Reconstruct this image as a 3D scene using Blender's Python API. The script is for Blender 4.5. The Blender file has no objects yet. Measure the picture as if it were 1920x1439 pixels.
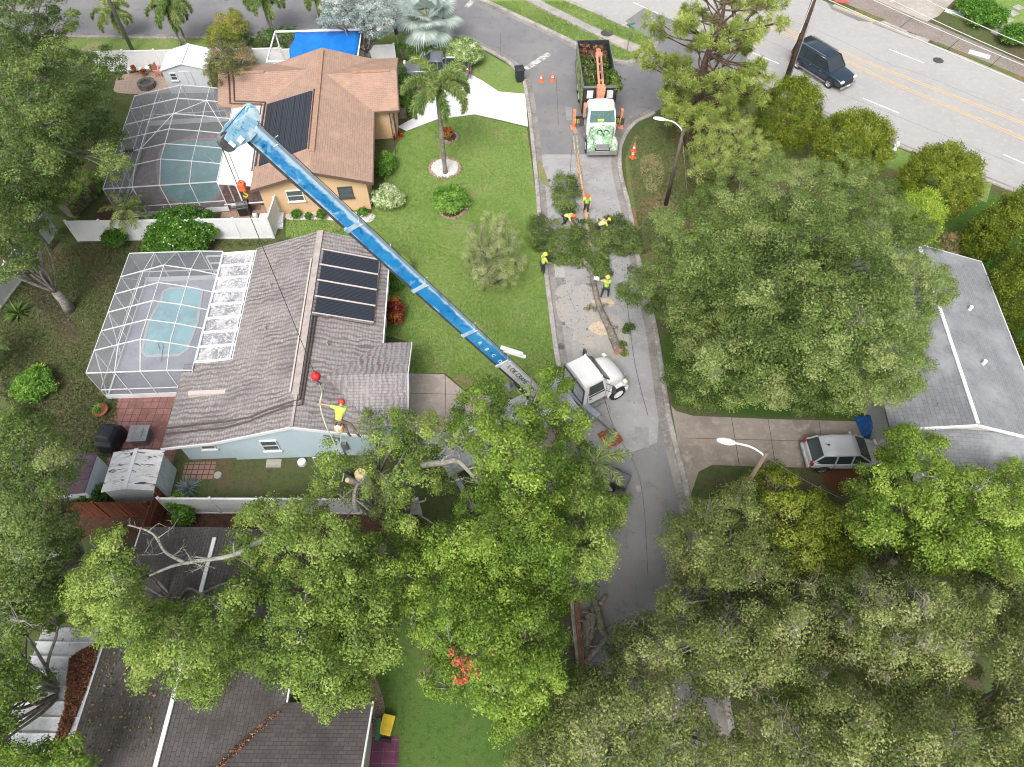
import bpy, bmesh, math, random
import numpy as np
from mathutils import Vector, Matrix, Euler
R = math.radians
random.seed(11); RNG = np.random.default_rng(11)
# ------------------------------------------------------------------ camera, sky, sun, exposure
F = 1310.0; PITCH = R(56); HC = 33.0
scene = bpy.context.scene
col = scene.collection
cam = bpy.data.cameras.new('camera'); cam.sensor_width = 36; cam.lens = F/1920*36
cam.clip_start = .5; cam.clip_end = 600
co = bpy.data.objects.new('camera', cam); col.objects.link(co)
co.location = (0, 0, HC); co.rotation_euler = (R(90)-PITCH, 0, 0)
scene.camera = co
world = bpy.data.worlds.new('World'); scene.world = world; world.use_nodes = True
wn = world.node_tree.nodes; wl = world.node_tree.links
SUN_EL, SUN_AZ = R(52), R(195)      # azimuth clockwise from +Y
sky = wn.new('ShaderNodeTexSky'); sky.sky_type = 'NISHITA'; sky.sun_disc = False
sky.sun_elevation = SUN_EL; sky.sun_rotation = SUN_AZ
sky.air_density = 1.0; sky.dust_density = 6.0; sky.ozone_density = 1.0
hs = wn.new('ShaderNodeHueSaturation'); hs.inputs['Saturation'].default_value = .35
wl.new(sky.outputs[0], hs.inputs['Color']); wl.new(hs.outputs[0], wn['Background'].inputs[0])
wn['Background'].inputs[1].default_value = .15
sd = bpy.data.lights.new('sun', 'SUN'); sd.energy = 1.25; sd.angle = R(22); sd.color = (1, .97, .92)
so = bpy.data.objects.new('sun', sd); col.objects.link(so)
sdir = Vector((math.sin(SUN_AZ)*math.cos(SUN_EL), math.cos(SUN_AZ)*math.cos(SUN_EL), math.sin(SUN_EL)))
so.rotation_euler = sdir.to_track_quat('Z', 'Y').to_euler(); so.location = (0, 0, 60)
scene.view_settings.view_transform = 'Standard'; scene.view_settings.look = 'None'
scene.view_settings.exposure = .55; scene.view_settings.gamma = 1
scene.render.engine = 'CYCLES'
scene.cycles.pixel_filter_type = 'BLACKMAN_HARRIS'; scene.cycles.filter_width = 1.05; scene.cycles.max_bounces = 6; scene.cycles.transparent_max_bounces = 24

# ------------------------------------------------------------------ measuring helpers
SP, CP = math.sin(PITCH), math.cos(PITCH)
def G(x, y, z=0.0):
    """a point of the survey photograph at height z, in metres"""
    u = (x-960)/F; v = (y-719.5)/F
    t = (HC-z)/(SP+v*CP)
    return Vector((u*t, (CP-v*SP)*t, z))
def PX(p):
    dz = HC-p[2]; d = p[1]*CP+dz*SP
    return (960+F*p[0]/d, 719.5+F*(dz*CP-p[1]*SP)/d)
def height_of(b, ytop):
    lo, hi = 0, 20
    for _ in range(30):
        m = (lo+hi)/2
        if PX((b[0], b[1], m))[1] > ytop: lo = m
        else: hi = m
    return lo
def smooth(pts, n=6, closed=False):
    pts = [Vector(p) for p in pts]; out = []
    m = len(pts)
    for i in range(m if closed else m-1):
        if closed: p0, p1, p2, p3 = pts[i-1], pts[i], pts[(i+1) % m], pts[(i+2) % m]
        else: p0, p1, p2, p3 = pts[max(i-1, 0)], pts[i], pts[i+1], pts[min(i+2, m-1)]
        for k in range(n):
            t = k/n
            out.append(.5*((2*p1)+(-p0+p2)*t+(2*p0-5*p1+4*p2-p3)*t*t+(-p0+3*p1-3*p2+p3)*t**3))
    if not closed: out.append(pts[-1])
    return out

# ------------------------------------------------------------------ materials
def nodes(name):
    m = bpy.data.materials.new(name); m.use_nodes = True
    nt = m.node_tree; return m, nt, nt.nodes['Principled BSDF']
def col4(c): return (c[0], c[1], c[2], 1)
def coords(nt, scale=(1, 1, 1), rotz=0, kind='Object'):
    tc = nt.nodes.new('ShaderNodeTexCoord'); mp = nt.nodes.new('ShaderNodeMapping')
    mp.inputs['Scale'].default_value = scale; mp.inputs['Rotation'].default_value = (0, 0, rotz)
    nt.links.new(tc.outputs[kind], mp.inputs[0]); return mp.outputs[0]
def noise(nt, vec, scale, detail=6, rough=.6, dist=0):
    n = nt.nodes.new('ShaderNodeTexNoise'); n.inputs['Scale'].default_value = scale
    n.inputs['Detail'].default_value = detail; n.inputs['Roughness'].default_value = rough
    n.inputs['Distortion'].default_value = dist
    nt.links.new(vec, n.inputs['Vector']); return n.outputs[0]
def ramp(nt, fac, stops):
    r = nt.nodes.new('ShaderNodeValToRGB'); e = r.color_ramp.elements
    while len(e) < len(stops): e.new(.5)
    for i, (p, c) in enumerate(stops): e[i].position = p; e[i].color = col4(c) if len(c) == 3 else c
    nt.links.new(fac, r.inputs[0]); return r.outputs[0]
def mix(nt, fac, a, b, mode='MIX'):
    m = nt.nodes.new('ShaderNodeMix'); m.data_type = 'RGBA'; m.blend_type = mode
    for k, v in ((0, fac), (6, a), (7, b)):
        if hasattr(v, 'links'): nt.links.new(v, m.inputs[k])
        elif k == 0: m.inputs[0].default_value = v
        else: m.inputs[k].default_value = col4(v)
    return m.outputs[2]
def bump(nt, bs, h, strength, dist=.02):
    b = nt.nodes.new('ShaderNodeBump'); b.inputs['Strength'].default_value = strength
    b.inputs['Distance'].default_value = dist
    nt.links.new(h, b.inputs['Height']); nt.links.new(b.outputs[0], bs.inputs['Normal'])
B01 = ((0, 0, 0), (1, 1, 1))
def M(name, c, rough=.7, layers=(), metal=0, bmp=None, spec=.5, alpha=1, trans=0, scale=(1, 1, 1), rotz=0):
    """layers: (scale, colour, lo, hi[, distortion]) stacked noise patches over the base colour"""
    m, nt, bs = nodes(name)
    bs.inputs['Roughness'].default_value = rough; bs.inputs['Metallic'].default_value = metal
    bs.inputs['Specular IOR Level'].default_value = spec
    bs.inputs['Base Color'].default_value = col4(c); bs.inputs['Alpha'].default_value = alpha
    bs.inputs['Transmission Weight'].default_value = trans
    cur = c; vec = coords(nt, scale, rotz)
    for l in layers:
        f = ramp(nt, noise(nt, vec, l[0], 7, .62, l[4] if len(l) > 4 else 0), ((l[2], B01[0]), (l[3], B01[1])))
        cur = mix(nt, f, cur, l[1])
    if hasattr(cur, 'links'): nt.links.new(cur, bs.inputs['Base Color'])
    if bmp: bump(nt, bs, noise(nt, vec, bmp[0], 8, .7), bmp[1])
    return m
def shingle(name, c1, c2, mortar, along, stains=(), bw=.32, rh=.15, zebra=None, bias=0):
    m, nt, bs = nodes(name); bs.inputs['Roughness'].default_value = .95; bs.inputs['Specular IOR Level'].default_value = .15
    vec = coords(nt, rotz=R(90) if along == 'Y' else 0)
    b = nt.nodes.new('ShaderNodeTexBrick'); nt.links.new(vec, b.inputs['Vector'])
    b.inputs['Color1'].default_value = col4(c1); b.inputs['Color2'].default_value = col4(c2)
    b.inputs['Mortar'].default_value = col4(mortar); b.inputs['Scale'].default_value = 1
    b.inputs['Mortar Size'].default_value = .012; b.inputs['Mortar Smooth'].default_value = .4
    b.inputs['Brick Width'].default_value = bw; b.inputs['Row Height'].default_value = rh
    b.inputs['Bias'].default_value = bias
    cur = b.outputs[0]; ov = coords(nt)
    cur = mix(nt, .35, cur, ramp(nt, noise(nt, ov, 26, 5, .8), ((.3, tuple(x*.55 for x in c1)), (.7, tuple(min(1, x*1.5) for x in c2)))))
    for l in stains:
        f = ramp(nt, noise(nt, ov, l[0], 7, .65, l[4] if len(l) > 4 else 0), ((l[2], B01[0]), (l[3], B01[1])))
        cur = mix(nt, f, cur, l[1])
    if zebra:
        w = nt.nodes.new('ShaderNodeTexWave'); w.wave_type = 'BANDS'; w.bands_direction = 'X' if along == 'X' else 'Y'
        w.bands_direction = zebra[3]
        w.inputs['Scale'].default_value = zebra[1]; w.inputs['Distortion'].default_value = 7
        w.inputs['Detail'].default_value = 4; w.inputs['Detail Scale'].default_value = 1.2; w.inputs['Detail Roughness'].default_value = .6
        nt.links.new(ov, w.inputs['Vector'])
        f = ramp(nt, w.outputs[1], ((.35, (0, 0, 0)), (.8, (zebra[2],)*3)))
        f2 = ramp(nt, noise(nt, ov, .55, 5, .6), ((.32, (.25,)*3), (.62, (1, 1, 1))))
        cur = mix(nt, mix(nt, 1, f, f2, 'MULTIPLY'), cur, zebra[0])
    nt.links.new(cur, bs.inputs['Base Color'])
    bump(nt, bs, b.outputs[1], -.5, .01)
    return m
def blocks(name, c1, c2, mortar, bw, rh, ms=.02, stains=(), offset=.5, rotz=0, rough=.85, bmp=.4):
    m, nt, bs = nodes(name); bs.inputs['Roughness'].default_value = rough
    vec = coords(nt, rotz=rotz)
    b = nt.nodes.new('ShaderNodeTexBrick'); nt.links.new(vec, b.inputs['Vector'])
    for k, v in (('Color1', c1), ('Color2', c2), ('Mortar', mortar)): b.inputs[k].default_value = col4(v)
    b.offset = offset
    for k, v in (('Scale', 1), ('Mortar Size', ms), ('Brick Width', bw), ('Row Height', rh), ('Mortar Smooth', .3)): b.inputs[k].default_value = v
    cur = b.outputs[0]; ov = coords(nt)
    for l in stains:
        f = ramp(nt, noise(nt, ov, l[0], 7, .65), ((l[2], B01[0]), (l[3], B01[1]))); cur = mix(nt, f, cur, l[1])
    nt.links.new(cur, bs.inputs['Base Color']); bump(nt, bs, b.outputs[1], -bmp, .01)
    return m
def leaf_mat(name, stops, transl=.3, rough=.55, gain=1.52):
    stops = [(p, (min(.85, c[0]*gain*.98), min(.85, c[1]*gain), min(.85, c[2]*gain*1.1))) for p, c in stops]
    m, nt, bs = nodes(name)
    at = nt.nodes.new('ShaderNodeAttribute'); at.attribute_name = 'tint'
    c = ramp(nt, at.outputs['Fac'], stops)
    nt.links.new(c, bs.inputs['Base Color']); bs.inputs['Roughness'].default_value = rough
    bs.inputs['Specular IOR Level'].default_value = .25
    tr = nt.nodes.new('ShaderNodeBsdfTranslucent'); nt.links.new(c, tr.inputs[0])
    mx = nt.nodes.new('ShaderNodeMixShader'); mx.inputs[0].default_value = transl
    nt.links.new(bs.outputs[0], mx.inputs[1]); nt.links.new(tr.outputs[0], mx.inputs[2])
    nt.links.new(mx.outputs[0], nt.nodes['Material Output'].inputs[0])
    return m
MT = {}
MT['asphalt'] = M('asphalt', (.175, .175, .185), .92, ((.25, (.225, .22, .22), .4, .62), (1.3, (.14, .14, .148), .55, .72), (22, (.29, .285, .285), .52, .75), (60, (.09, .09, .095), .56, .8)), bmp=(40, .25))
MT['asphalt_old'] = M('asphalt_old', (.33, .325, .33), .92, ((.5, (.26, .255, .26), .45, .65), (3, (.4, .39, .385), .55, .75), (30, (.47, .46, .45), .55, .75), (60, (.2, .2, .2), .58, .8)), bmp=(40, .25))
MT['asphalt_main'] = M('asphalt_main', (.38, .37, .362), .92, ((.15, (.34, .335, .33), .42, .6), (2.0, (.42, .405, .39), .5, .7), (14, (.34, .33, .33), .56, .8), (45, (.53, .52, .5), .55, .75)), bmp=(40, .2))
MT['concrete'] = M('concrete', (.42, .38, .34), .9, ((.4, (.34, .3, .265), .42, .62), (2.2, (.48, .45, .41), .5, .7), (9, (.27, .24, .215), .58, .78), (40, (.52, .49, .45), .58, .8)), bmp=(30, .15))
MT['concrete_brown'] = M('concrete_brown', (.30, .255, .22), .9, ((.35, (.2, .17, .15), .42, .62), (2.2, (.36, .32, .28), .5, .7), (9, (.17, .145, .125), .6, .8)), bmp=(30, .15))
MT['concrete_white'] = M('concrete_white', (.68, .69, .7), .85, ((.5, (.6, .61, .62), .4, .7), (6, (.75, .75, .75), .5, .7)))
MT['kerb'] = M('kerb', (.36, .34, .32), .9, ((.6, (.22, .205, .195), .42, .62), (5, (.5, .47, .43), .5, .7), (14, (.17, .155, .145), .58, .75)), bmp=(30, .2))
MT['gutter'] = M('gutter', (.27, .25, .235), .9, ((.5, (.17, .155, .145), .42, .62), (5, (.36, .33, .3), .5, .75), (20, (.13, .12, .11), .6, .8)), bmp=(30, .2))
MT['yellow_line'] = M('yellow_line', (.6, .44, .22), .8, ((3, (.45, .4, .33), .5, .68), (20, (.3, .29, .28), .6, .72)))
MT['white_line'] = M('white_line', (.78, .78, .78), .8, ((4, (.6, .6, .6), .5, .7), (25, (.35, .35, .35), .62, .75)))
MT['yellow_faded'] = M('yellow_faded', (.6, .46, .2), .8, ((2.5, (.28, .26, .25), .4, .55), (20, (.25, .24, .23), .5, .65)))
MT['white_faded'] = M('white_faded', (.6, .6, .58), .8, ((2.5, (.22, .22, .22), .45, .6), (20, (.22, .22, .22), .5, .65)))
MT['sawdust'] = M('sawdust', (.6, .47, .33), .95, ((3, (.42, .36, .3), .4, .6), (18, (.7, .58, .42), .5, .7)))
MT['dirt'] = M('dirt', (.1, .075, .052), .97, ((.7, (.06, .052, .032), .42, .6), (4, (.15, .105, .07), .5, .7), (25, (.04, .04, .03), .5, .7)), bmp=(20, .6))
MT['mulch'] = M('mulch', (.11, .055, .035), .97, ((4, (.055, .035, .025), .45, .6), (25, (.19, .1, .06), .55, .72)), bmp=(30, .8))
MT['pebbles'] = M('pebbles', (.6, .58, .55), .8, ((14, (.32, .3, .27), .52, .62), (30, (.75, .74, .72), .5, .6)), bmp=(25, 1))
MT['river_gravel'] = M('river_gravel', (.3, .22, .15), .85, ((22, (.1, .075, .055), .5, .6), (30, (.55, .48, .4), .56, .64)), bmp=(25, 1))
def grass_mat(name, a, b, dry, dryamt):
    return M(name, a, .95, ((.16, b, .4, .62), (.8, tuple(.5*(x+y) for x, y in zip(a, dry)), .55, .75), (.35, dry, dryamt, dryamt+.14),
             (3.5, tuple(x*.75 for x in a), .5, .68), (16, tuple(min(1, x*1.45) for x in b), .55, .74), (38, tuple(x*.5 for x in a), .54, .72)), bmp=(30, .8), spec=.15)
MT['lawn'] = grass_mat('lawn', (.155, .25, .058), (.205, .285, .08), (.29, .28, .13), .56)
MT['verge'] = grass_mat('verge', (.17, .25, .07), (.22, .29, .085), (.32, .29, .16), .56)
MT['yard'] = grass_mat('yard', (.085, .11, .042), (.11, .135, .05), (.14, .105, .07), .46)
MT['brownish_grass'] = grass_mat('brownish_grass', (.12, .15, .055), (.15, .17, .06), (.25, .15, .09), .5)  # duller, browner green than the lawns, with dry brown patches
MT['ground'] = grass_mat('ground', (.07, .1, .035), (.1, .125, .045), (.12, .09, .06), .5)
MT['white'] = M('white_vinyl', (.78, .79, .8), .45, ((1.5, (.7, .71, .72), .45, .7), (12, (.6, .6, .6), .66, .8)))
MT['white_metal'] = M('white_metal', (.8, .81, .82), .4, ((2, (.7, .71, .72), .5, .7),))
MT['screen'] = None
MT['black'] = M('black_plastic', (.02, .021, .023), .5, ((6, (.035, .035, .037), .5, .7),))
MT['rubber'] = M('rubber', (.022, .022, .022), .85, ((20, (.05, .048, .045), .5, .7),))
MT['dark_metal'] = M('dark_metal', (.09, .095, .1), .5, ((5, (.15, .15, .15), .5, .7),), metal=.4)
MT['grey_metal'] = M('grey_metal', (.3, .31, .32), .5, ((5, (.2, .2, .2), .5, .7),), metal=.5)
MT['chrome'] = M('chrome', (.6, .6, .6), .25, metal=.9)
MT['glass'] = M('glass_dark', (.03, .042, .045), .08, spec=.8)
MT['window_glass'] = M('window_glass', (.09, .11, .12), .12, spec=.8)
MT['bark'] = M('bark', (.23, .2, .17), .95, ((2, (.13, .11, .09), .42, .6), (9, (.34, .31, .27), .5, .68)), bmp=(18, .8), scale=(1, 1, .4))
MT['bark_grey'] = M('bark_grey', (.26, .24, .21), .95, ((2, (.14, .125, .105), .42, .6), (9, (.36, .34, .31), .5, .68)), bmp=(18, .8))
MT['bark_red'] = M('bark_red', (.13, .08, .055), .95, ((3, (.06, .04, .03), .42, .6), (9, (.22, .15, .11), .5, .68)), bmp=(18, .8))
MT['cutwood'] = M('cutwood', (.62, .45, .28), .8, ((6, (.5, .33, .18), .45, .6),))
MT['cutred'] = M('cut_red_wood', (.5, .25, .16), .8, ((6, (.4, .17, .1), .45, .6),))
MT['skin'] = M('skin', (.5, .29, .2), .6)
MT['hair'] = M('hair', (.05, .035, .025), .8)
MT['hivis'] = M('hivis', (.52, .84, .10), .8, ((6, (.42, .7, .08), .45, .6),))
MT['hivis_yellow'] = M('hivis_yellow', (.68, .78, .22), .8, ((6, (.5, .6, .14), .45, .6),))
MT['trousers'] = M('trousers', (.035, .04, .055), .85, ((8, (.06, .06, .07), .45, .6),))
MT['tan_trousers'] = M('tan_trousers', (.16, .12, .085), .85, ((8, (.1, .075, .05), .45, .6),))
MT['boot'] = M('boot', (.06, .045, .035), .8)
MT['orange'] = M('orange_paint', (.72, .25, .14), .55, ((3, (.55, .2, .12), .5, .7), (9, (.8, .46, .34), .5, .7)))
MT['cone'] = M('cone_orange', (.85, .14, .045), .6)
MT['red'] = M('red_paint', (.65, .03, .035), .45, ((6, (.45, .02, .02), .5, .7),))
MT['yellow'] = M('yellow_plastic', (.72, .5, .03), .5, ((5, (.5, .36, .05), .5, .68), (18, (.8, .62, .2), .6, .7)))
MT['rope'] = M('rope', (.55, .6, .42), .8)
MT['cable'] = M('cable', (.06, .05, .045), .6)
def screen_mat():
    m, nt, bs = nodes('insect_screen')
    bs.inputs['Base Color'].default_value = (.27, .285, .32, 1); bs.inputs['Roughness'].default_value = .8
    tr = nt.nodes.new('ShaderNodeBsdfTransparent'); mx = nt.nodes.new('ShaderNodeMixShader')
    mx.inputs[0].default_value = .42
    nt.links.new(tr.outputs[0], mx.inputs[1]); nt.links.new(bs.outputs[0], mx.inputs[2])
    nt.links.new(mx.outputs[0], nt.nodes['Material Output'].inputs[0]); return m
MT['screen'] = screen_mat()

# ------------------------------------------------------------------ object helpers
def tag(o, label=None, cat=None, group=None, kind=None):
    if label: o['label'] = label
    if cat: o['category'] = cat
    if group: o['group'] = group
    if kind: o['kind'] = kind
    return o
def empty(name, loc=(0, 0, 0), rz=0, label=None, cat=None, group=None):
    o = bpy.data.objects.new(name, None); col.objects.link(o)
    o.empty_display_size = .2; o.location = loc; o.rotation_euler = (0, 0, rz)
    return tag(o, label, cat, group)
class MB:
    def __init__(s): s.v = []; s.f = []; s.mi = []; s.k = 0
    def add(s, vs, fs):
        b = len(s.v); s.v += [tuple(v) for v in vs]
        for f in fs: s.f.append([i+b for i in f]); s.mi.append(s.k)
        return s
    def box(s, c, size, rz=0, mat=None):
        hx, hy, hz = size[0]/2, size[1]/2, size[2]/2
        m = mat or Matrix.Rotation(rz, 3, 'Z')
        vs = [Vector(c)+m @ Vector((x*hx, y*hy, z*hz)) for x in (-1, 1) for y in (-1, 1) for z in (-1, 1)]
        return s.add(vs, [(0, 1, 3, 2), (4, 6, 7, 5), (0, 4, 5, 1), (2, 3, 7, 6), (0, 2, 6, 4), (1, 5, 7, 3)])
    def b2(s, x0, y0, z0, x1, y1, z1):
        return s.box(((x0+x1)/2, (y0+y1)/2, (z0+z1)/2), (abs(x1-x0), abs(y1-y0), abs(z1-z0)))
    def bar(s, a, b, w, h=None, up=(0, 0, 1)):
        a, b = Vector(a), Vector(b); h = h or w
        d = (b-a).normalized(); u = Vector(up)
        if abs(d.dot(u)) > .98: u = Vector((0, 1, 0))
        x = d.cross(u).normalized(); y = x.cross(d)
        vs = [p+x*(i*w/2)+y*(j*h/2) for p in (a, b) for i, j in ((-1, -1), (1, -1), (1, 1), (-1, 1))]
        return s.add(vs, [(3, 2, 1, 0), (4, 5, 6, 7), (0, 1, 5, 4), (1, 2, 6, 5), (2, 3, 7, 6), (3, 0, 4, 7)])
    def tube(s, pts, rad, n=6, cap=True):
        pts = [Vector(p) for p in pts]
        if not hasattr(rad, '__len__'): rad = [rad]*len(pts)
        rings = []; prev = None
        for i, p in enumerate(pts):
            d = (pts[min(i+1, len(pts)-1)]-pts[max(i-1, 0)])
            if d.length < 1e-6: d = Vector((0, 0, 1))
            d.normalize()
            if prev is None:
                u = Vector((0, 0, 1)) if abs(d.z) < .9 else Vector((1, 0, 0))
                x = d.cross(u).normalized()
            else:
                x = (prev-d*prev.dot(d));
                x = x.normalized() if x.length > 1e-5 else d.orthogonal().normalized()
            prev = x; y = d.cross(x)
            rings.append([p+(x*math.cos(2*math.pi*k/n)+y*math.sin(2*math.pi*k/n))*rad[i] for k in range(n)])
        vs = [v for r in rings for v in r]; fs = []
        for i in range(len(rings)-1):
            for k in range(n):
                a = i*n+k; b = i*n+(k+1) % n
                fs.append((a, b, b+n, a+n))
        if cap: fs += [tuple(range(n-1, -1, -1)), tuple(range((len(rings)-1)*n, len(rings)*n))]
        return s.add(vs, fs)
    def cyl(s, c, r, h, axis='Z', n=20, r2=None):
        d = {'X': Vector((1, 0, 0)), 'Y': Vector((0, 1, 0)), 'Z': Vector((0, 0, 1))}[axis] if isinstance(axis, str) else Vector(axis).normalized()
        c = Vector(c); return s.tube([c-d*h/2, c+d*h/2], [r, r if r2 is None else r2], n)
    def lathe(s, prof, c=(0, 0, 0), n=20, axis=None):
        m = Vector(axis).normalized().to_track_quat('Z', 'Y').to_matrix() if axis else Matrix.Identity(3)
        vs = []; fs = []
        for r, z in prof:
            for k in range(n):
                a = 2*math.pi*k/n; vs.append(Vector(c)+m @ Vector((r*math.cos(a), r*math.sin(a), z)))
        for i in range(len(prof)-1):
            for k in range(n):
                a = i*n+k; b = i*n+(k+1) % n; fs.append((a, b, b+n, a+n))
        return s.add(vs, fs)
    def prism(s, poly, z0, z1):
        n = len(poly); vs = [(p[0], p[1], z0) for p in poly]+[(p[0], p[1], z1) for p in poly]
        fs = [tuple(range(n-1, -1, -1)), tuple(range(n, 2*n))]+[(i, (i+1) % n, (i+1) % n+n, i+n) for i in range(n)]
        return s.add(vs, fs)
    def slab(s, poly3, th):
        """flat polygon in space given a thickness downwards"""
        n = len(poly3); vs = [Vector(p) for p in poly3]+[Vector(p)-Vector((0, 0, th)) for p in poly3]
        fs = [tuple(range(n)), tuple(range(2*n-1, n-1, -1))]+[(i, i+n, (i+1) % n+n, (i+1) % n) for i in range(n)]
        return s.add(vs, fs)
    def loft(s, rings, cap=True):
        n = len(rings[0]); vs = [v for r in rings for v in r]; fs = []
        for i in range(len(rings)-1):
            for k in range(n):
                a = i*n+k; b = i*n+(k+1) % n; fs.append((a, b, b+n, a+n))
        if cap: fs += [tuple(range(n-1, -1, -1)), tuple(range((len(rings)-1)*n, len(rings)*n))]
        return s.add(vs, fs)
    def build(s, name, mat, parent=None, sm=False, bev=0, sub=0, fix=True):
        me = bpy.data.meshes.new(name); me.from_pydata(s.v, [], s.f)
        mats = mat if isinstance(mat, (list, tuple)) else [mat]
        for m in mats: me.materials.append(m)
        if len(mats) > 1: me.polygons.foreach_set('material_index', s.mi)
        if fix and len(s.f) < 20000:
            bm = bmesh.new(); bm.from_mesh(me); bmesh.ops.recalc_face_normals(bm, faces=bm.faces)
            if bev: bmesh.ops.bevel(bm, geom=[e for e in bm.edges if len(e.link_faces) == 2 and e.calc_face_angle(0) > .5], offset=bev, segments=1 if bev < .03 else 2, affect='EDGES', profile=.5)
            bm.to_mesh(me); bm.free()
        if sm: me.polygons.foreach_set('use_smooth', [True]*len(me.polygons))
        o = bpy.data.objects.new(name, me); col.objects.link(o)
        if sub:
            md = o.modifiers.new('sub', 'SUBSURF'); md.levels = sub; md.render_levels = sub
        if parent: o.parent = parent
        me.update(); return o
def sheet(name, pts, z, mat, label=None, cat=None, kind='structure'):
    mb = MB(); mb.add([(p[0], p[1], z) for p in pts], [tuple(range(len(pts)))])
    me = bpy.data.meshes.new(name); bm = bmesh.new()
    vs = [bm.verts.new((p[0], p[1], z)) for p in pts]; f = bm.faces.new(vs)
    if f.normal.z < 0: f.normal_flip()
    bm.normal_update()
    if bm.faces[:][0].normal.z < 0: bm.faces[:][0].normal_flip()
    bmesh.ops.triangulate(bm, faces=bm.faces[:])
    bm.to_mesh(me); bm.free(); me.materials.append(mat)
    o = bpy.data.objects.new(name, me); col.objects.link(o)
    return tag(o, label, cat, None, kind)
def gsheet(name, px, z, mat, n=6, closed=True, sm=True, **k):
    pts = [G(x, y, z) for x, y in px]
    if sm: pts = smooth(pts, n, True)
    return sheet(name, pts, z, mat, **k)
def offset_path(path, d):
    out = []
    for i, p in enumerate(path):
        a = path[max(i-1, 0)]; b = path[min(i+1, len(path)-1)]
        t = Vector((b[0]-a[0], b[1]-a[1])).normalized()
        out.append(Vector((p[0]-t.y*d, p[1]+t.x*d, 0)))
    return out
def sweep(name, path, prof, mat, parent=None, cat=None, label=None, kind='structure'):
    mb = MB(); rings = [[(q[0], q[1], z) for q in [offset_path(path, d)[i]]][0] for i in range(0) for d, z in prof]
    offs = [offset_path(path, d) for d, z in prof]
    rings = [[(offs[j][i][0], offs[j][i][1], prof[j][1]) for j in range(len(prof))] for i in range(len(path))]
    mb.loft(rings); return tag(mb.build(name, mat, parent), label, cat, None, kind)
def ribbon(name, path, w, z, mat, kind='structure', parent=None):
    a = offset_path(path, w/2); b = offset_path(path, -w/2); n = len(path)
    mb = MB(); mb.add([(p[0], p[1], z) for p in a+b], [(i, i+1, n+i+1, n+i) for i in range(n-1)])
    o = mb.build(name, mat, parent, fix=True)
    if o.data.polygons[0].normal.z < 0: o.data.flip_normals()
    return tag(o, None, None, None, kind) if kind else o
def text_part(name, s, size, mtx, mat, parent, ex=.01, sx=1.0):
    c = bpy.data.curves.new(name, 'FONT'); c.body = s; c.size = size; c.extrude = ex; c.align_x = 'CENTER'; c.align_y = 'CENTER'
    t = bpy.data.objects.new(name, c); col.objects.link(t)
    me = bpy.data.meshes.new_from_object(t.evaluated_get(bpy.context.evaluated_depsgraph_get()))
    bpy.data.objects.remove(t); me.materials.clear(); me.materials.append(mat)
    me.transform(mtx @ Matrix.Diagonal((sx, 1, 1, 1)))
    o = bpy.data.objects.new(name, me); col.objects.link(o); o.parent = parent; return o

# ------------------------------------------------------------------ foliage
def quads(name, V, tint, mat, parent):
    """V: (N,4,3) leaf quads"""
    n = V.shape[0]; me = bpy.data.meshes.new(name)
    me.vertices.add(n*4); me.vertices.foreach_set('co', V.reshape(-1).astype(np.float32))
    me.loops.add(n*4); me.loops.foreach_set('vertex_index', np.arange(n*4, dtype=np.int32))
    me.polygons.add(n); me.polygons.foreach_set('loop_start', np.arange(0, n*4, 4, dtype=np.int32))
    me.update(calc_edges=True)
    a = me.attributes.new('tint', 'FLOAT', 'POINT'); a.data.foreach_set('value', np.repeat(np.clip(tint, 0, 1), 4).astype(np.float32))
    me.materials.append(mat)
    o = bpy.data.objects.new(name, me); col.objects.link(o)
    if parent: o.parent = parent
    return o
def unit(a): return a/np.maximum(np.linalg.norm(a, axis=-1, keepdims=True), 1e-9)
def leaf_quads(P, Nn, size, aspect=.55, jit=.35, along=None):
    n = len(P); s = size*RNG.uniform(1-jit, 1+jit, n)[:, None]
    r = RNG.normal(size=(n, 3)) if along is None else along
    t = unit(r-Nn*np.sum(r*Nn, 1, keepdims=True)); b = np.cross(Nn, t)
    cup = Nn*s*RNG.uniform(-.15, .25, n)[:, None]
    return np.stack([P-t*s*.5, P+b*s*.5*aspect+cup, P+t*s*.5, P-b*s*.5*aspect+cup], 1)
def clumps(C, rad, nper, size, ctint, up=.5, flat=.8, aspect=.55, tj=.15, surf=.5):
    """leaves round clump centres C (n,3)"""
    n = len(C); idx = np.repeat(np.arange(n), nper)
    d = unit(RNG.normal(size=(len(idx), 3))); d[:, 2] = np.where(d[:, 2] < -.35, -d[:, 2], d[:, 2])
    rr = rad[idx] if hasattr(rad, '__len__') else rad
    rr = (rr*RNG.uniform(surf, 1.12, len(idx)))[:, None] if True else rr
    P = C[idx]+d*rr*np.array([1, 1, flat])
    N = unit(d+RNG.normal(size=d.shape)*.5+np.array([0, 0, up]))
    t = ctint[idx]+RNG.normal(size=len(idx))*tj
    return leaf_quads(P, N, size, aspect), t
def poly_dist(px, poly):
    """signed distance of points to polygon (px units), inside > 0"""
    x, y = px[:, 0], px[:, 1]; n = len(poly); inside = np.zeros(len(px), bool); dmin = np.full(len(px), 1e9)
    for i in range(n):
        x1, y1 = poly[i]; x2, y2 = poly[(i+1) % n]
        c = ((y1 > y) != (y2 > y)) & (x < (x2-x1)*(y-y1)/((y2-y1) or 1e-9)+x1); inside ^= c
        dx, dy = x2-x1, y2-y1; t = np.clip(((x-x1)*dx+(y-y1)*dy)/(dx*dx+dy*dy+1e-9), 0, 1)
        dmin = np.minimum(dmin, np.hypot(x-(x1+t*dx), y-(y1+t*dy)))
    return np.where(inside, dmin, -dmin)
def Garr(px, z):
    u = (px[:, 0]-960)/F; v = (px[:, 1]-719.5)/F; t = (HC-z)/(SP+v*CP)
    return np.stack([u*t, (CP-v*SP)*t, z], 1)
TREES = []
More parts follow.
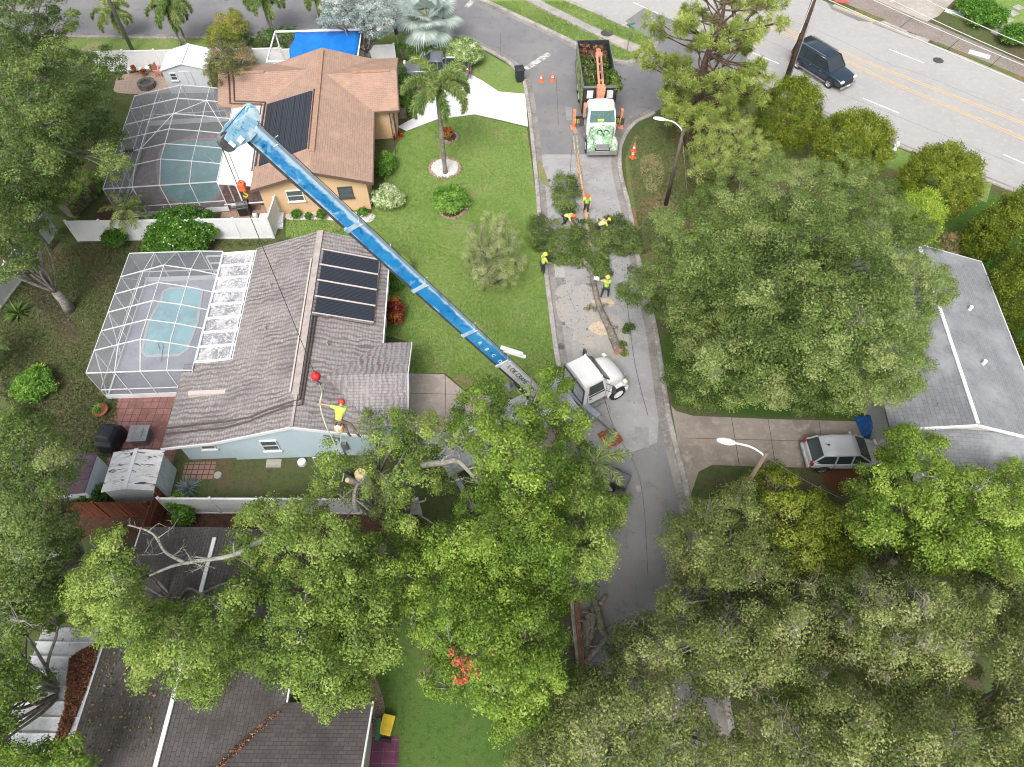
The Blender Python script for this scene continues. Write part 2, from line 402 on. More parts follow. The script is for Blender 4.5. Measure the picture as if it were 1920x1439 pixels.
def crown_tree(label, outline, zt, zb, mat, bark, leaf=.17, cr=.45, nper=55, limb_r=1.5, dome=3.5, layers=3, gap=.12, lump=1.1,
               base=None, name='oak_tree', cat='tree', group=None, tint=.5, tvar=.17, bare=0, holes=(), trunk_r=.28, flat=.75, twigs=1.0, aspect=.55, cover=1.0):
    leaf *= .62; nper = int(nper*2.5); cr *= .92; limb_r *= .74; bare = int(bare*.6)
    poly = np.array([(p.x, p.y) for p in smooth([(x, y, 0) for x, y in outline], 4, True)])
    x0, y0 = poly.min(0); x1, y1 = poly.max(0); zm = (zt+zb)/2
    mid = G((x0+x1)/2, (y0+y1)/2, zm); depth = mid.y*CP+(HC-zm)*SP; ppm = F/depth
    # limb centres (poisson in px space)
    lim = []
    for _ in range(4000):
        c = (RNG.uniform(x0, x1), RNG.uniform(y0, y1))
        if all((c[0]-l[0])**2+(c[1]-l[1])**2*1.3 > (limb_r*ppm*1.05)**2 for l in lim): lim.append(c)
    lim = np.array(lim); lim = lim[poly_dist(lim, poly) > limb_r*ppm*.15]
    if len(lim) == 0: lim = np.array([[(x0+x1)/2, (y0+y1)/2]])
    step = cr*ppm*1.3
    gx, gy = np.meshgrid(np.arange(x0, x1, step), np.arange(y0, y1, step*.9)); g = np.stack([gx.ravel(), gy.ravel()], 1)
    g = g+RNG.uniform(-.45, .45, g.shape)*step
    e = poly_dist(g, poly); lumpy = np.sin(g[:, 0]*.11+g[:, 1]*.07)*.4+np.sin(g[:, 0]*.05-g[:, 1]*.13)*.4
    keep = e > cr*ppm*(.1+.45*lumpy); g = g[keep]; e = e[keep]
    for hx, hy, hr in holes:
        k = np.hypot(g[:, 0]-hx, g[:, 1]-hy) > hr*RNG.uniform(.75, 1.2, len(g)); g = g[k]; e = e[k]
    dl = np.linalg.norm((g[:, None]-lim[None])*np.array([1, 1.1]), axis=2); li = dl.argmin(1); dm = dl.min(1)/(limb_r*ppm)
    g_, e_, li_, dm_ = g, e, li, dm
    k = RNG.uniform(size=len(g)) > gap*.75*np.clip((dm-.5)*2.2, 0, 1.1); g, e, li, dm = g[k], e[k], li[k], dm[k]
    er = np.clip(e/(dome*ppm), 0, 1)
    z = zb+(zt-zb)*np.sqrt(1-(1-er)**2)+lump*(.55-dm**2)+RNG.normal(size=len(g))*.27
    lz = RNG.normal(size=len(lim))*lump*.6; z = z+lz[li]
    z = np.maximum(z, .5)
    C = Garr(g, z); lt = tint+RNG.normal(size=len(lim))*tvar*.8
    ct = lt[li]+RNG.normal(size=len(g))*tvar*.7+np.where(RNG.uniform(size=len(g)) < .05, .22, 0)
    cc = Garr(lim, zb+(zt-zb)*.72*np.sqrt(1-(1-np.clip(poly_dist(lim, poly)/(dome*ppm), 0, 1))**2)-.2)
    ctr = C.mean(0); allC = [C]; allT = [ct]
    er_ = np.clip(e_/(dome*ppm), 0, 1); zf = zb+(zt-zb)*np.sqrt(1-(1-er_)**2)+lz[li_]*.5-lump*dm_**2*.6
    for k in range(1, layers):
        s = RNG.uniform(size=len(g_)) < (.95*cover if k < 2 else .8*cover)
        zz = np.maximum(zf[s]-k*.85*RNG.uniform(.8, 1.2, s.sum()), .5); low = Garr(g_[s], zz)
        allC.append(low); allT.append(lt[li_[s]]+RNG.normal(size=s.sum())*tvar*.6)
    C = np.concatenate(allC); T = np.concatenate(allT)
    bx, by = (base if base else (ctr[0], ctr[1]))
    t = empty(name, (bx, by, 0), 0, label, cat, group)
    o = np.array([bx, by, 0])
    Q, tt = clumps(C-o, cr*1.0*RNG.uniform(.7, 1.35, len(C)), nper, leaf, T, flat=flat, aspect=aspect)
    ok = Q[:, :, 2].min(1) > .03
    cm = quads('crown', Q[ok], tt[ok], mat, t)
    mb = MB(); fork = Vector((0, 0, zb*.45+.3)); tr = trunk_r
    mb.tube([(0, 0, -.1), (.05, .03, fork.z*.5), fork], [tr*1.35, tr, tr*.85], 9)
    for i in range(len(lim)):
        e1 = Vector(cc[i]-o); d = e1-fork
        m1 = fork+d*.35+Vector((RNG.normal()*.25, RNG.normal()*.25, d.z*.12)); m2 = fork+d*.7+Vector((RNG.normal()*.3, RNG.normal()*.3, d.z*.08))
        k = min(1, 2.2/math.sqrt(len(lim)))
        mb.tube(smooth([fork, m1, m2, e1], 3), [tr*.42*k*(1-j/10)+.02 for j in range(10)], 6)
        cand = np.where(li == i)[0]
        for j in (RNG.choice(cand, min(len(cand), int(4*twigs)), replace=False) if len(cand) else []):
            p = Vector(allC[0][j]-o); q = (m2+p)/2+Vector((0, 0, .1)); mb.tube([m2, q, p], [.045, .03, .012], 4)
    mb.build('trunk', bark, t, sm=True, fix=False)
    if bare:
        for _ in range(bare):
            mb = MB(); j = RNG.integers(len(allC[0])); p = Vector(allC[0][j]-o)+Vector((0, 0, .1))
            for _b in range(5):
                a = RNG.uniform(0, 6.28); l = RNG.uniform(.25, .8); m_ = p+Vector((math.cos(a)*l*.25, math.sin(a)*l*.25, l*.3))
                q = m_+Vector((math.cos(a+.5)*l*.5, math.sin(a+.5)*l*.5, l*.2)); mb.tube([p-Vector((0, 0, .4)), m_, (m_+q)/2+Vector(RNG.normal(size=3)*.05), q], [.02, .014, .01, .004], 3)
                for _c in range(4):
                    s_ = m_.lerp(q, RNG.uniform(0, 1)); r = s_+Vector(RNG.normal(size=3)*.2); mb.tube([s_, (s_+r)/2+Vector(RNG.normal(size=3)*.03), r], [.007, .005, .003], 3)
            mb.build('dead_branch', MT['bark_grey'], t, fix=False)
    return t
def shrub(label, name, px, rpx, h, mat, leaf=.12, nper=30, n=None, cat='shrub', group=None, tint=.5, tvar=.16, cr=.2, zc=None, sq=1.0, aspect=.55, up=.5, core=True, loc=None, r=None):
    """rounded bush: px centre of its crown, radius in px"""
    zc = h*.5 if zc is None else zc
    c = G(px[0], px[1], zc) if loc is None else Vector(loc)
    d = c.y*CP+(HC-zc)*SP; r = r or rpx*d/F
    t = empty(name, (c.x, c.y, 0), 0, label, cat, group)
    n = n or int(max(14, 11*(r*r+r*h)/(cr*cr*3.2)))
    u = unit(RNG.normal(size=(n, 3))); u[:, 2] = np.abs(u[:, 2])*1.0-.25*RNG.uniform(size=n)
    k = RNG.uniform(.55, 1.0, n)[:, None]**.5
    bumpy = 1+.12*np.sin(u[:, 0]*5+px[0])*np.cos(u[:, 1]*5)
    C = u*k*np.array([r-cr*.7, (r-cr*.7)*sq, max(.15, h*.62-cr*.5)])*bumpy[:, None]+np.array([0, 0, h*.38])
    C[:, 2] = np.maximum(C[:, 2], .08)
    Q, T = clumps(C, cr*RNG.uniform(.8, 1.3, n), nper, leaf, tint+RNG.normal(size=n)*tvar, up=up, aspect=aspect)
    Q[:, :, 2] = np.maximum(Q[:, :, 2], .012)
    quads('foliage', Q, T, mat, t)
    mb = MB()
    for i in range(7):
        a = i*.9; mb.tube([(0, 0, 0), (math.cos(a)*r*.3, math.sin(a)*r*.3, h*.35), (math.cos(a)*r*.6, math.sin(a)*r*.6, h*.65)], [.03, .022, .01], 5)
    mb.build('stem', MT['bark'], t, fix=False)
    return t
def G3(x): return tuple(x)
LF = {
 'oak': leaf_mat('oak_leaves', ((0, (.03, .055, .01)), (.4, (.085, .14, .022)), (.7, (.155, .22, .038)), (1, (.25, .31, .07)))),
 'dark_oak': leaf_mat('dark_oak_leaves', ((0, (.03, .05, .012)), (.4, (.075, .115, .024)), (.7, (.135, .185, .042)), (1, (.22, .26, .085)))),
 'olive': leaf_mat('olive_leaves', ((0, (.04, .055, .015)), (.4, (.105, .135, .03)), (.7, (.18, .205, .06)), (1, (.3, .31, .12)))),
 'bright': leaf_mat('bright_leaves', ((0, (.035, .065, .01)), (.4, (.09, .155, .018)), (.7, (.165, .245, .03)), (1, (.28, .35, .07)))),
 'lime': leaf_mat('lime_leaves', ((0, (.05, .1, .01)), (.4, (.12, .2, .015)), (.7, (.22, .31, .03)), (1, (.34, .4, .07)))),
 'cedar': leaf_mat('cedar_leaves', ((0, (.035, .055, .005)), (.4, (.085, .115, .01)), (.7, (.155, .19, .015)), (1, (.25, .27, .05))), .15),
 'pine': leaf_mat('pine_needles', ((0, (.09, .125, .025)), (.4, (.2, .25, .05)), (.7, (.31, .36, .085)), (1, (.45, .47, .16)))),
 'palm': leaf_mat('palm_leaflets', ((0, (.04, .08, .02)), (.4, (.1, .16, .04)), (.7, (.2, .25, .07)), (1, (.38, .38, .16)))),
 'silver': leaf_mat('silver_leaves', ((0, (.13, .17, .14)), (.4, (.25, .3, .25)), (.7, (.4, .45, .38)), (1, (.6, .62, .5)))),
 'shrubg': leaf_mat('shrub_leaves', ((0, (.025, .07, .008)), (.4, (.06, .15, .015)), (.7, (.12, .24, .03)), (1, (.26, .38, .08)))),
 'variegated': leaf_mat('variegated_leaves', ((0, (.09, .14, .04)), (.4, (.22, .3, .09)), (.7, (.4, .47, .2)), (1, (.72, .74, .5)))),
 'croton': leaf_mat('croton_leaves', ((0, (.05, .012, .01)), (.35, (.2, .03, .02)), (.6, (.35, .08, .02)), (.8, (.42, .22, .04)), (1, (.12, .18, .03)))),
 'mixed': leaf_mat('brownish_leaves', ((0, (.06, .07, .02)), (.4, (.14, .15, .05)), (.7, (.22, .2, .08)), (.9, (.3, .15, .09)), (1, (.38, .2, .12)))),
 'dead': leaf_mat('dead_leaves', ((0, (.05, .022, .012)), (.5, (.14, .06, .03)), (1, (.26, .13, .065))), 0),
 'redleaf': leaf_mat('red_dead_leaves', ((0, (.25, .04, .02)), (.5, (.45, .08, .04)), (1, (.6, .16, .08))), .1),
 'willow': leaf_mat('feathery_leaves', ((0, (.12, .16, .04)), (.4, (.23, .28, .08)), (.7, (.36, .4, .14)), (1, (.5, .5, .25)))),
 'grass': leaf_mat('grass_blades', ((0, (.1, .16, .035)), (.5, (.165, .24, .055)), (1, (.27, .32, .12))), .2, .8),
 'dullgrass': leaf_mat('dull_grass_blades', ((0, (.06, .075, .025)), (.5, (.1, .12, .045)), (1, (.18, .15, .08))), .2, .8),
}

# ------------------------------------------------------------------ ground, roads, kerbs
mb = MB(); mb.add([(-130, -30, 0), (130, -30, 0), (130, 190, 0), (-130, 190, 0)], [(0, 1, 2, 3)])
tag(mb.build('ground', MT['ground']), None, None, None, 'structure')
def world_pts(px, z=0): return [G(x, y, z) for x, y in px]
left_px = [(985, 155), (995, 215), (1002, 280), (1008, 340), (1014, 410), (1022, 480), (1032, 560), (1044, 650), (1056, 730), (1068, 900), (1078, 1130), (1090, 1250)]
low_road = [(-70, 58.3), (-44, 58.4), (-32.87, 58.0), (-14.6, 58.0), (-9.68, 58.9), (-5.0, 58.3), (-2.46, 56.4), (-.2, 54.2), (.9, 51.9)]
kl = smooth([Vector((x, y, 0)) for x, y in low_road]+world_pts(left_px)+[Vector((3.2, 2, 0)), Vector((3.2, -30, 0))], 5)
right_px = [(1287, 930), (1262, 830), (1247, 760), (1226, 620), (1197, 500), (1177, 390), (1162, 330), (1160, 285), (1170, 255), (1190, 230), (1225, 212), (1275, 180), (1310, 150), (1340, 138), (1380, 136)]
kr = smooth([Vector((9.3, -30, 0)), Vector((9.3, 2, 0)), Vector((9.15, 10, 0))]+world_pts(right_px), 5)
top_px = [(1226, 74), (1212, 96), (1195, 112), (1172, 119), (1140, 112), (1105, 97), (1040, 64), (960, 27), (900, 0)]
kt = smooth(world_pts(top_px)+[Vector((-9, 68, 0)), Vector((-16, 78, 0))], 5)
# street surface: west road + side street + throat
street = list(kl)+list(kr)+world_pts([(1440, 160), (1300, 95)])+list(kt)+[Vector((-22, 76, 0)), Vector((-12, 66, 0)), Vector((-14, 64.4, 0)), Vector((-70, 64.4, 0))]
sheet('street', street, .004, MT['asphalt'])
# lighter resurfaced stretch between the trucks
gsheet('street_patch', [(1008, 290), (1160, 290), (1178, 390), (1198, 500), (1226, 620), (1240, 720), (1232, 830), (1180, 850), (1110, 850), (1060, 745), (1044, 650), (1032, 560), (1022, 480), (1014, 410)], .008, MT['asphalt_old'], sm=False)
gsheet('street_patch', [(1035, 497), (1057, 497), (1059, 520), (1037, 520)], .012, M('patch_light', (.45, .44, .42), .9, ((8, (.38, .37, .36), .4, .6),)), sm=False)
gsheet('street_patch', [(1037, 521), (1060, 521), (1063, 542), (1040, 545)], .012, M('patch_dark', (.17, .17, .18), .9, ((12, (.4, .39, .38), .5, .6),)), sm=False)
# main road
dlow = Vector((35.16-24.01, 38.7-47.24, 0)).normalized()
mlow = [Vector((-25, 88, 0)), Vector((-8, 75, 0)), Vector((4.83, 64.15, 0)), Vector((10.2, 59.5, 0)), Vector((16.5, 53.9, 0)), Vector((24.01, 47.3, 0)), Vector((29.06, 43.1, 0)), Vector((35.16, 38.5, 0)), Vector((48, 28.5, 0)), Vector((66, 14, 0))]
mup = [Vector((76, 22.5, 0)), Vector((57, 38, 0)), Vector((41.27, 51.8, 0)), Vector((35.34, 57.2, 0)), Vector((31.7, 60.45, 0)), Vector((28.7, 63.4, 0)), Vector((22, 70, 0)), Vector((5, 85, 0)), Vector((-8, 96, 0))]
ML = smooth(mlow, 5); MU = smooth(mup, 5)
sheet('main_road', ML+MU, .008, MT['asphalt_main'])
# darker throat wedge where the side street meets the main road
gsheet('street_patch', [(1172, 40), (1208, 15), (1300, 55), (1400, 95), (1400, 150), (1222, 78)], .012, MT['asphalt'], sm=False)
gsheet('street_patch', [(1550, 5), (1620, 30), (1640, 42), (1610, 40), (1560, 18)], .012, MT['asphalt'], sm=False)
KP = [(-.22, 0), (-.22, .11), (-.16, .14), (.0, .14), (.06, .12), (.1, .0)]
GP = [(-.02, .0), (-.02, .014), (.5, .012), (.5, 0)]
def kerb(path, side=1, gut=True, w=1.0):
    sweep('kerb', path, [(d*side*w, z) for d, z in KP], MT['kerb'])
    if gut: sweep('gutter', path, [(d*side*w, z) for d, z in GP], MT['gutter'])
kerb(kl[:], 1); kerb(kr[:66], 1); kerb(kr[72:], 1, False); kerb(kt, 1)
vk = offset_path(ML, 0)
kerb([p for p in ML if p.x < 10.8], 1, False); kerb([p for p in ML if p.x > 17.5], 1, True, .8)
kerb([p for p in MU if 40.5 < p.x], 1, True, .8); kerb([p for p in MU if 31.6 < p.x < 35], 1, True, .8)
sweep('kerb', [G(1562, 12), G(1600, 27), G(1641, 43)], [(-.15, 0), (-.15, .13), (.15, .13), (.15, 0)], M('yellow_kerb', (.5, .42, .24), .8, ((3, (.4, .37, .33), .4, .6),)))
sweep('kerb', [Vector((x, 64.6, 0)) for x in range(-70, -10, 4)], [(-.2, 0), (-.2, .12), (.2, .12), (.2, 0)], MT['kerb'])
# verges, lawns, bare soil
gsheet('verge', [(905, 3), (960, 27), (1040, 64), (1105, 97), (1140, 112), (1172, 119), (1195, 112), (1212, 96), (1226, 74), (1180, 48), (1060, 0), (1000, -30), (850, -30)], .016, MT['verge'], sm=False)
sw = [Vector((p[0], p[1], 0)) for p in smooth([G(975, -35), G(997, 0), G(1075, 40), G(1140, 72), G(1196, 94)], 6)]
ribbon('sidewalk', sw[:17], 1.15, .03, M('sidewalk_a', (.36, .34, .33), .9, ((1.2, (.29, .27, .26), .4, .6), (10, (.42, .4, .38), .5, .7)), bmp=(30, .2)))
ribbon('sidewalk', sw[16:], 1.3, .034, MT['concrete'])
gsheet('lawn', [(905, 95), (962, 128), (984, 165), (985, 175), (935, 172), (905, 152), (870, 140), (845, 110), (745, 100), (700, 95), (690, 72), (640, 72), (740, 60), (850, 66)], .012, MT['verge'], sm=False)
gsheet('lawn', [(60, 72), (520, 72), (640, 72), (690, 75), (690, 105), (520, 105), (60, 130)], .012, MT['verge'], sm=False)
gsheet('lawn', [(988, 240), (1000, 330), (1014, 440), (1028, 560), (1046, 680), (1056, 730), (1040, 760), (870, 730), (835, 700), (768, 700), (765, 640), (722, 630), (728, 470), (536, 445), (535, 375), (700, 400), (735, 290), (755, 250), (820, 225), (890, 216)], .012, MT['lawn'], sm=False)
gsheet('lawn', [(1172, 300), (1190, 255), (1230, 225), (1300, 190), (1400, 170), (1545, 240), (1700, 300), (1900, 380), (1900, 470), (1450, 480), (1240, 600), (1226, 600), (1200, 490), (1180, 390)], .012, MT['brownish_grass'], sm=False)
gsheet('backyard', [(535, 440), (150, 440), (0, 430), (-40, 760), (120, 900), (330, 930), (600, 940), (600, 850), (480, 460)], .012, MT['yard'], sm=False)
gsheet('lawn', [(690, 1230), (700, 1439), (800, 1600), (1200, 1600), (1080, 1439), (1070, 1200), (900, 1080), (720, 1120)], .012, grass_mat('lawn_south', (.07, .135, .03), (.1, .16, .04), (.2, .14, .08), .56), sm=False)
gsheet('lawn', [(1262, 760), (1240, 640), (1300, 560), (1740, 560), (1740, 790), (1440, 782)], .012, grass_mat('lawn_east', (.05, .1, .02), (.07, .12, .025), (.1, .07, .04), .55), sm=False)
gsheet('lawn', [(1700, 300), (1840, 355), (1990, 420), (2100, 700), (1940, 730), (1850, 500), (1700, 420)], .016, grass_mat('lawn_strip', (.06, .13, .02), (.08, .15, .03), (.1, .1, .05), .6), sm=False)
gsheet('lawn', [(1540, 215), (1700, 285), (1860, 345), (1850, 380), (1700, 330), (1560, 270)], .02, MT['lawn'], sm=False)
gsheet('leaf_litter', [(140, 955), (300, 960), (600, 955), (760, 960), (740, 1010), (400, 1000), (150, 1010)], .016, MT['mulch'])
gsheet('leaf_litter', [(1040, 1190), (1072, 1160), (1082, 1240), (1040, 1330), (990, 1330)], .02, MT['dirt'])
gsheet('leaf_litter', [(1550, 885), (1606, 885), (1606, 925), (1570, 925), (1545, 905)], .02, M('red_mulch', (.15, .035, .018), .95, ((10, (.08, .05, .02), .4, .6),), bmp=(30, .8)))
gsheet('leaf_litter', [(30, 505), (80, 510), (120, 560), (150, 640), (90, 600)], .02, MT['dirt'])
gsheet('leaf_litter', [(190, 380), (215, 378), (225, 412), (185, 412)], .02, MT['mulch'])
WL = M('worn_lawn', (.27, .2, .11), .95, ((1.2, (.17, .2, .07), .42, .58), (6, (.36, .28, .19), .55, .7)))
for px in ([(850, 706), (905, 702), (930, 718), (900, 728), (868, 726)], [(1030, 600), (1040, 610), (1048, 660), (1038, 650)], [(1030, 350), (1012, 300), (1006, 330)], [(1200, 300), (1235, 290), (1245, 340), (1215, 360)], [(1225, 385), (1262, 380), (1270, 430), (1235, 425)]): gsheet('worn_grass', px, .0145, WL)
# drives and paths
gsheet('driveway', [(755, 700), (832, 702), (872, 735), (960, 750), (1066, 760), (1070, 930), (900, 900), (760, 800)], .02, M('drive_pinkish', (.44, .37, .32), .9, ((.5, (.36, .3, .26), .42, .62), (3, (.5, .44, .39), .5, .7), (20, (.4, .34, .3), .5, .7)), bmp=(30, .15)), sm=False)
for a, b in (((765, 738), (900, 741)), ((835, 702), (836, 780))):
    ribbon('driveway_joint', [G(*a), G(*b)], .03, .024, MT['dark_metal'])
gsheet('driveway', [(985, 176), (990, 238), (940, 226), (890, 215), (820, 224), (762, 246), (745, 238), (775, 222), (795, 200), (812, 155), (850, 135), (880, 138), (905, 152), (935, 172)], .02, MT['concrete_white'], sm=False)
gsheet('driveway', [(1258, 760), (1268, 771), (1300, 780), (1440, 786), (1660, 792), (1665, 880), (1440, 876), (1335, 872), (1310, 885), (1296, 925), (1275, 850)], .016, MT['concrete_brown'], sm=False)
for a, b in (((1371, 783), (1386, 872)), ((1440, 786), (1454, 875)), ((1535, 788), (1540, 825)), ((1285, 822), (1440, 826)), ((1440, 826), (1520, 828))):
    ribbon('driveway_joint', [G(*a), G(*b)], .03, .022, MT['dirt'])
gsheet('driveway', [(1575, -20), (1640, 42), (1645, 45), (1735, 82), (1745, 75), (1700, 60), (1760, 30), (1790, 0), (1800, -30)], .02, MT['concrete'], sm=False)
ribbon('sidewalk', [Vector(p) for p in (G(1560, -20), G(1650, 20), G(1700, 42), G(1760, 66), G(1850, 105), G(1925, 140), G(2050, 200))], 2.6, .024, M('sidewalk_far', (.26, .22, .19), .9, ((.5, (.2, .17, .15), .4, .6), (6, (.33, .29, .26), .5, .7)), bmp=(30, .2)))
for a in ((1700, 42), (1790, 82), (1868, 115)):
    p = G(*a); ribbon('sidewalk_joint', [p-Vector((.9, .9, 0)), p+Vector((.9, .9, 0))], .05, .03, MT['black'])
gsheet('verge', [(1742, 78), (1925, 156), (2000, 190), (1990, 175), (1925, 147), (1830, 108), (1760, 80)], .03, MT['brownish_grass'], sm=False)
gsheet('verge', [(1605, 15), (1662, 38), (1640, 44), (1600, 26)], .03, MT['brownish_grass'], sm=False)
gsheet('lawn', [(1775, 25), (1810, 5), (1850, 0), (2000, -20), (2050, 180), (1925, 90), (1850, 55)], .028, MT['lawn'], sm=False)
for a in ((1790, 25), (1836, 103)):
    p = G(*a); ribbon('utility_cover', [p-Vector((.7, -.45, 0)), p+Vector((.7, -.45, 0))], .7, .036, MT['concrete_white'])
for k, (x, y) in enumerate(((1869, 62), (1880, 50), (1890, 38), (1899, 26), (1909, 15))):
    o = MB().box((0, 0, .03), (.85, .7, .05)).build('stepping_stone', MT['concrete_white'] if 0 else M('slab%d' % k, (.42, .42, .4), .9, ((5, (.3, .3, .28), .4, .6),)))
    o.location = G(x, y, .03); o.rotation_euler.z = .5
    tag(o, 'square grey stepping slab in grass beyond main road, %s of the five' % ['nearest the sidewalk', 'second', 'middle one', 'fourth', 'farthest'][k], 'paving slab', 'stepping slabs in the garden beyond the main road')
o = gsheet('driveway', [(1580, -5), (1597, 9), (1560, 3)], .034, M('redpaint', (.45, .1, .09), .8), sm=False)
# brick patio and pavers of the grey-roofed house
brick = blocks('brick_paving', (.33, .16, .14), (.26, .12, .105), (.1, .06, .05), .42, .42, .022, ((.7, (.2, .1, .08), .45, .65), (3, (.42, .25, .22), .55, .75)), 0)
gsheet('patio', [(222, 744), (335, 744), (335, 820), (322, 880), (306, 905), (200, 870), (205, 800)], .02, brick, sm=False)
gsheet('patio', [(347, 868), (405, 866), (402, 898), (340, 900)], .02, blocks('brick_paving_b', (.34, .2, .16), (.28, .16, .13), (.07, .045, .03), .3, .3, .025, (), 0), sm=False)
gsheet('paving', [(500, 862), (528, 861), (526, 877), (498, 877)], .02, MT['concrete'], sm=False)
gsheet('gravel_bed', [(560, 395), (690, 400), (700, 412), (680, 418), (600, 412), (540, 412), (540, 396)], .02, MT['pebbles'])
gsheet('gravel_bed', [(697, 1262), (712, 1290), (722, 1330), (720, 1380), (695, 1385), (690, 1320)], .02, MT['river_gravel'])
gsheet('gravel_bed', [(232, 140), (318, 135), (322, 172), (225, 175), (215, 160)], .02, M('pale_gravel', (.45, .34, .27), .9, ((18, (.25, .17, .12), .5, .6), (30, (.62, .55, .48), .55, .65)), bmp=(25, 1)))
gsheet('paving', [(697, 1382), (749, 1382), (745, 1470), (685, 1470)], .024, blocks('purple_pavers', (.14, .045, .085), (.12, .04, .075), (.24, .12, .16), .45, .45, .012, ((3, (.1, .03, .06), .4, .7),), 0), sm=False)
gsheet('paving', [(700, 225), (738, 225), (736, 255), (700, 258)], .02, blocks('tile_porch', (.3, .27, .28), (.34, .3, .3), (.08, .08, .08), .4, .4, .03, (), 0), sm=False)
gsheet('paving', [(420, 385), (520, 385), (516, 420), (410, 418)], .016, M('tan_gravel', (.42, .3, .21), .9, ((18, (.3, .2, .14), .5, .6),), bmp=(25, .8)), sm=False)
def dash(a, b, w, mat, name='road_marking', z=.0165): ribbon(name, [G(*p) if len(p) == 2 else Vector(p) for p in (a, b)], w, z, mat)
def yline(pxs):
    p = smooth([G(*q) for q in pxs], 8)
    for o in (.13, -.13): ribbon('road_marking', offset_path(p, o), .13, .0165, MT['yellow_line'])
yline([(1380, 18), (1505, 68), (1600, 108), (1700, 147), (1800, 186), (1920, 233), (2080, 300)])
yline([(1440, 50), (1575, 110), (1660, 150), (1760, 193), (1850, 231), (1930, 266), (2080, 330)])
for a, b in (((1667, 93), (1733, 119)), ((1618, 185), (1686, 213)), ((1881, 290), (1950, 320)), ((1187, 5), (1238, 28)), ((1915, 187), (1980, 215)), ((1400, 95), (1460, 120))): dash(a, b, .13, MT['white_line'])
# faded markings of the side street
pl = [G(1078, 255, 0), G(1082, 290, 0), G(1092, 350, 0), G(1103, 440, 0), G(1115, 520, 0)]
for o in (.12, -.12): ribbon('road_marking', offset_path(smooth(pl, 6), o), .11, .0165, MT['yellow_faded'])
dash((1078, 243), (1080, 250), .3, MT['yellow_faded'])
dash((985, 130), (1030, 101), .55, MT['white_faded']); dash((875, 14), (886, 2), .5, MT['white_faded'])
gsheet('sawdust', [(1108, 563), (1140, 560), (1152, 572), (1128, 576)], .016, MT['sawdust'])
gsheet('sawdust', [(1105, 612), (1125, 603), (1142, 618), (1132, 630), (1108, 622)], .016, MT['sawdust'])
gsheet('sawdust', [(1092, 645), (1110, 640), (1115, 652), (1098, 656)], .016, M('sawdust2', (.48, .41, .35), .95, ((6, (.38, .36, .34), .4, .6),)))
for x, y, r, k in ((1759, 114, .42, 0), (1138, 63, .55, 0)):
    c = G(x, y); o = MB().lathe([(0, .04), (r*.9, .04), (r*.92, .034), (r, .034), (r, 0)], n=24).build('manhole_cover', MT['dark_metal'])
    o.location = c; tag(o, 'round iron manhole cover in the main road' if x > 1500 else 'round brown manhole cover in the sidewalk beside the verge', 'manhole cover')
# worn spots, oil drips and seams on the pavements
ST = M('oil_stain', (.09, .09, .095), .7, ((3, (.15, .15, .155), .45, .6),)); PT = M('patch_mid', (.26, .255, .26), .92, ((2, (.31, .3, .3), .45, .6), (20, (.2, .2, .2), .55, .7)))
for k in range(34):
    x, y = RNG.uniform(1020, 1200), RNG.uniform(120, 1000); c = G(x, y); r = RNG.uniform(.05, .22)
    sheet('road_stain', [(c.x+math.cos(a)*r*RNG.uniform(.6, 1.3), c.y+math.sin(a)*r*1.5*RNG.uniform(.6, 1.3)) for a in np.linspace(0, 5.6, 9)], .0135+k*1e-5, ST if k % 2 else PT)
for pxs in ([(1075, 250), (1068, 350), (1075, 470)], [(1120, 700), (1150, 800), (1200, 900), (1215, 1080)], [(1043, 150), (1047, 235)], [(1175, 560), (1190, 680), (1215, 780)]):
    ribbon('road_seam', smooth([G(x, y) for x, y in pxs], 6), .04, .0145, ST)
for x, y, w_, h_ in ((1060, 600, 26, 20), (1150, 700, 30, 26), (1085, 690, 18, 22), (1190, 800, 26, 40), (1060, 200, 12, 26)):
    gsheet('street_patch', [(x, y), (x+w_, y+2), (x+w_+1, y+h_), (x+2, y+h_-1)], .0125, PT, sm=False)
gsheet('sawdust', [(1045, 540), (1100, 535), (1118, 575), (1100, 620), (1050, 600)], .0128, M('dust_pale', (.37, .345, .32), .95, ((1.2, (.33, .325, .33), .4, .6), (5, (.45, .4, .34), .52, .66))))
gsheet('sawdust', [(1085, 600), (1150, 590), (1180, 640), (1130, 690), (1075, 670)], .0131, M('dust_pale_b', (.38, .35, .32), .95, ((1.2, (.33, .325, .33), .4, .6), (5, (.46, .4, .33), .52, .66))))
# road cracks
ck = MB()
for a in range(26):
    x, y = RNG.uniform(1010, 1180), RNG.uniform(300, 900); p = G(x, y); q = [p]
    d = RNG.uniform(0, 6.3)
    for j in range(5): d += RNG.normal()*.5; p = p+Vector((math.cos(d), math.sin(d), 0))*.35; q.append(p)
    n = len(q); q = smooth(q, 3); n = len(q); A = offset_path(q, .007); B = offset_path(q, -.007)
    ck.add([(v[0], v[1], .0175) for v in A+B], [(i, i+1, n+i+1, n+i) for i in range(n-1)])
tag(ck.build('road_cracks', ST, fix=False), None, None, None, 'structure')
for px in ([(1440, 25), (1560, 72), (1650, 110), (1740, 148), (1850, 190), (1930, 222)], [(1545, 165), (1660, 208), (1760, 250), (1900, 305)], [(1300, 20), (1450, 80), (1560, 140)]):
    p = smooth([G(x, y+3*math.sin(x*.1)) for x, y in px], 8); ribbon('road_cracks', p, .035, .0125, MT['asphalt'])

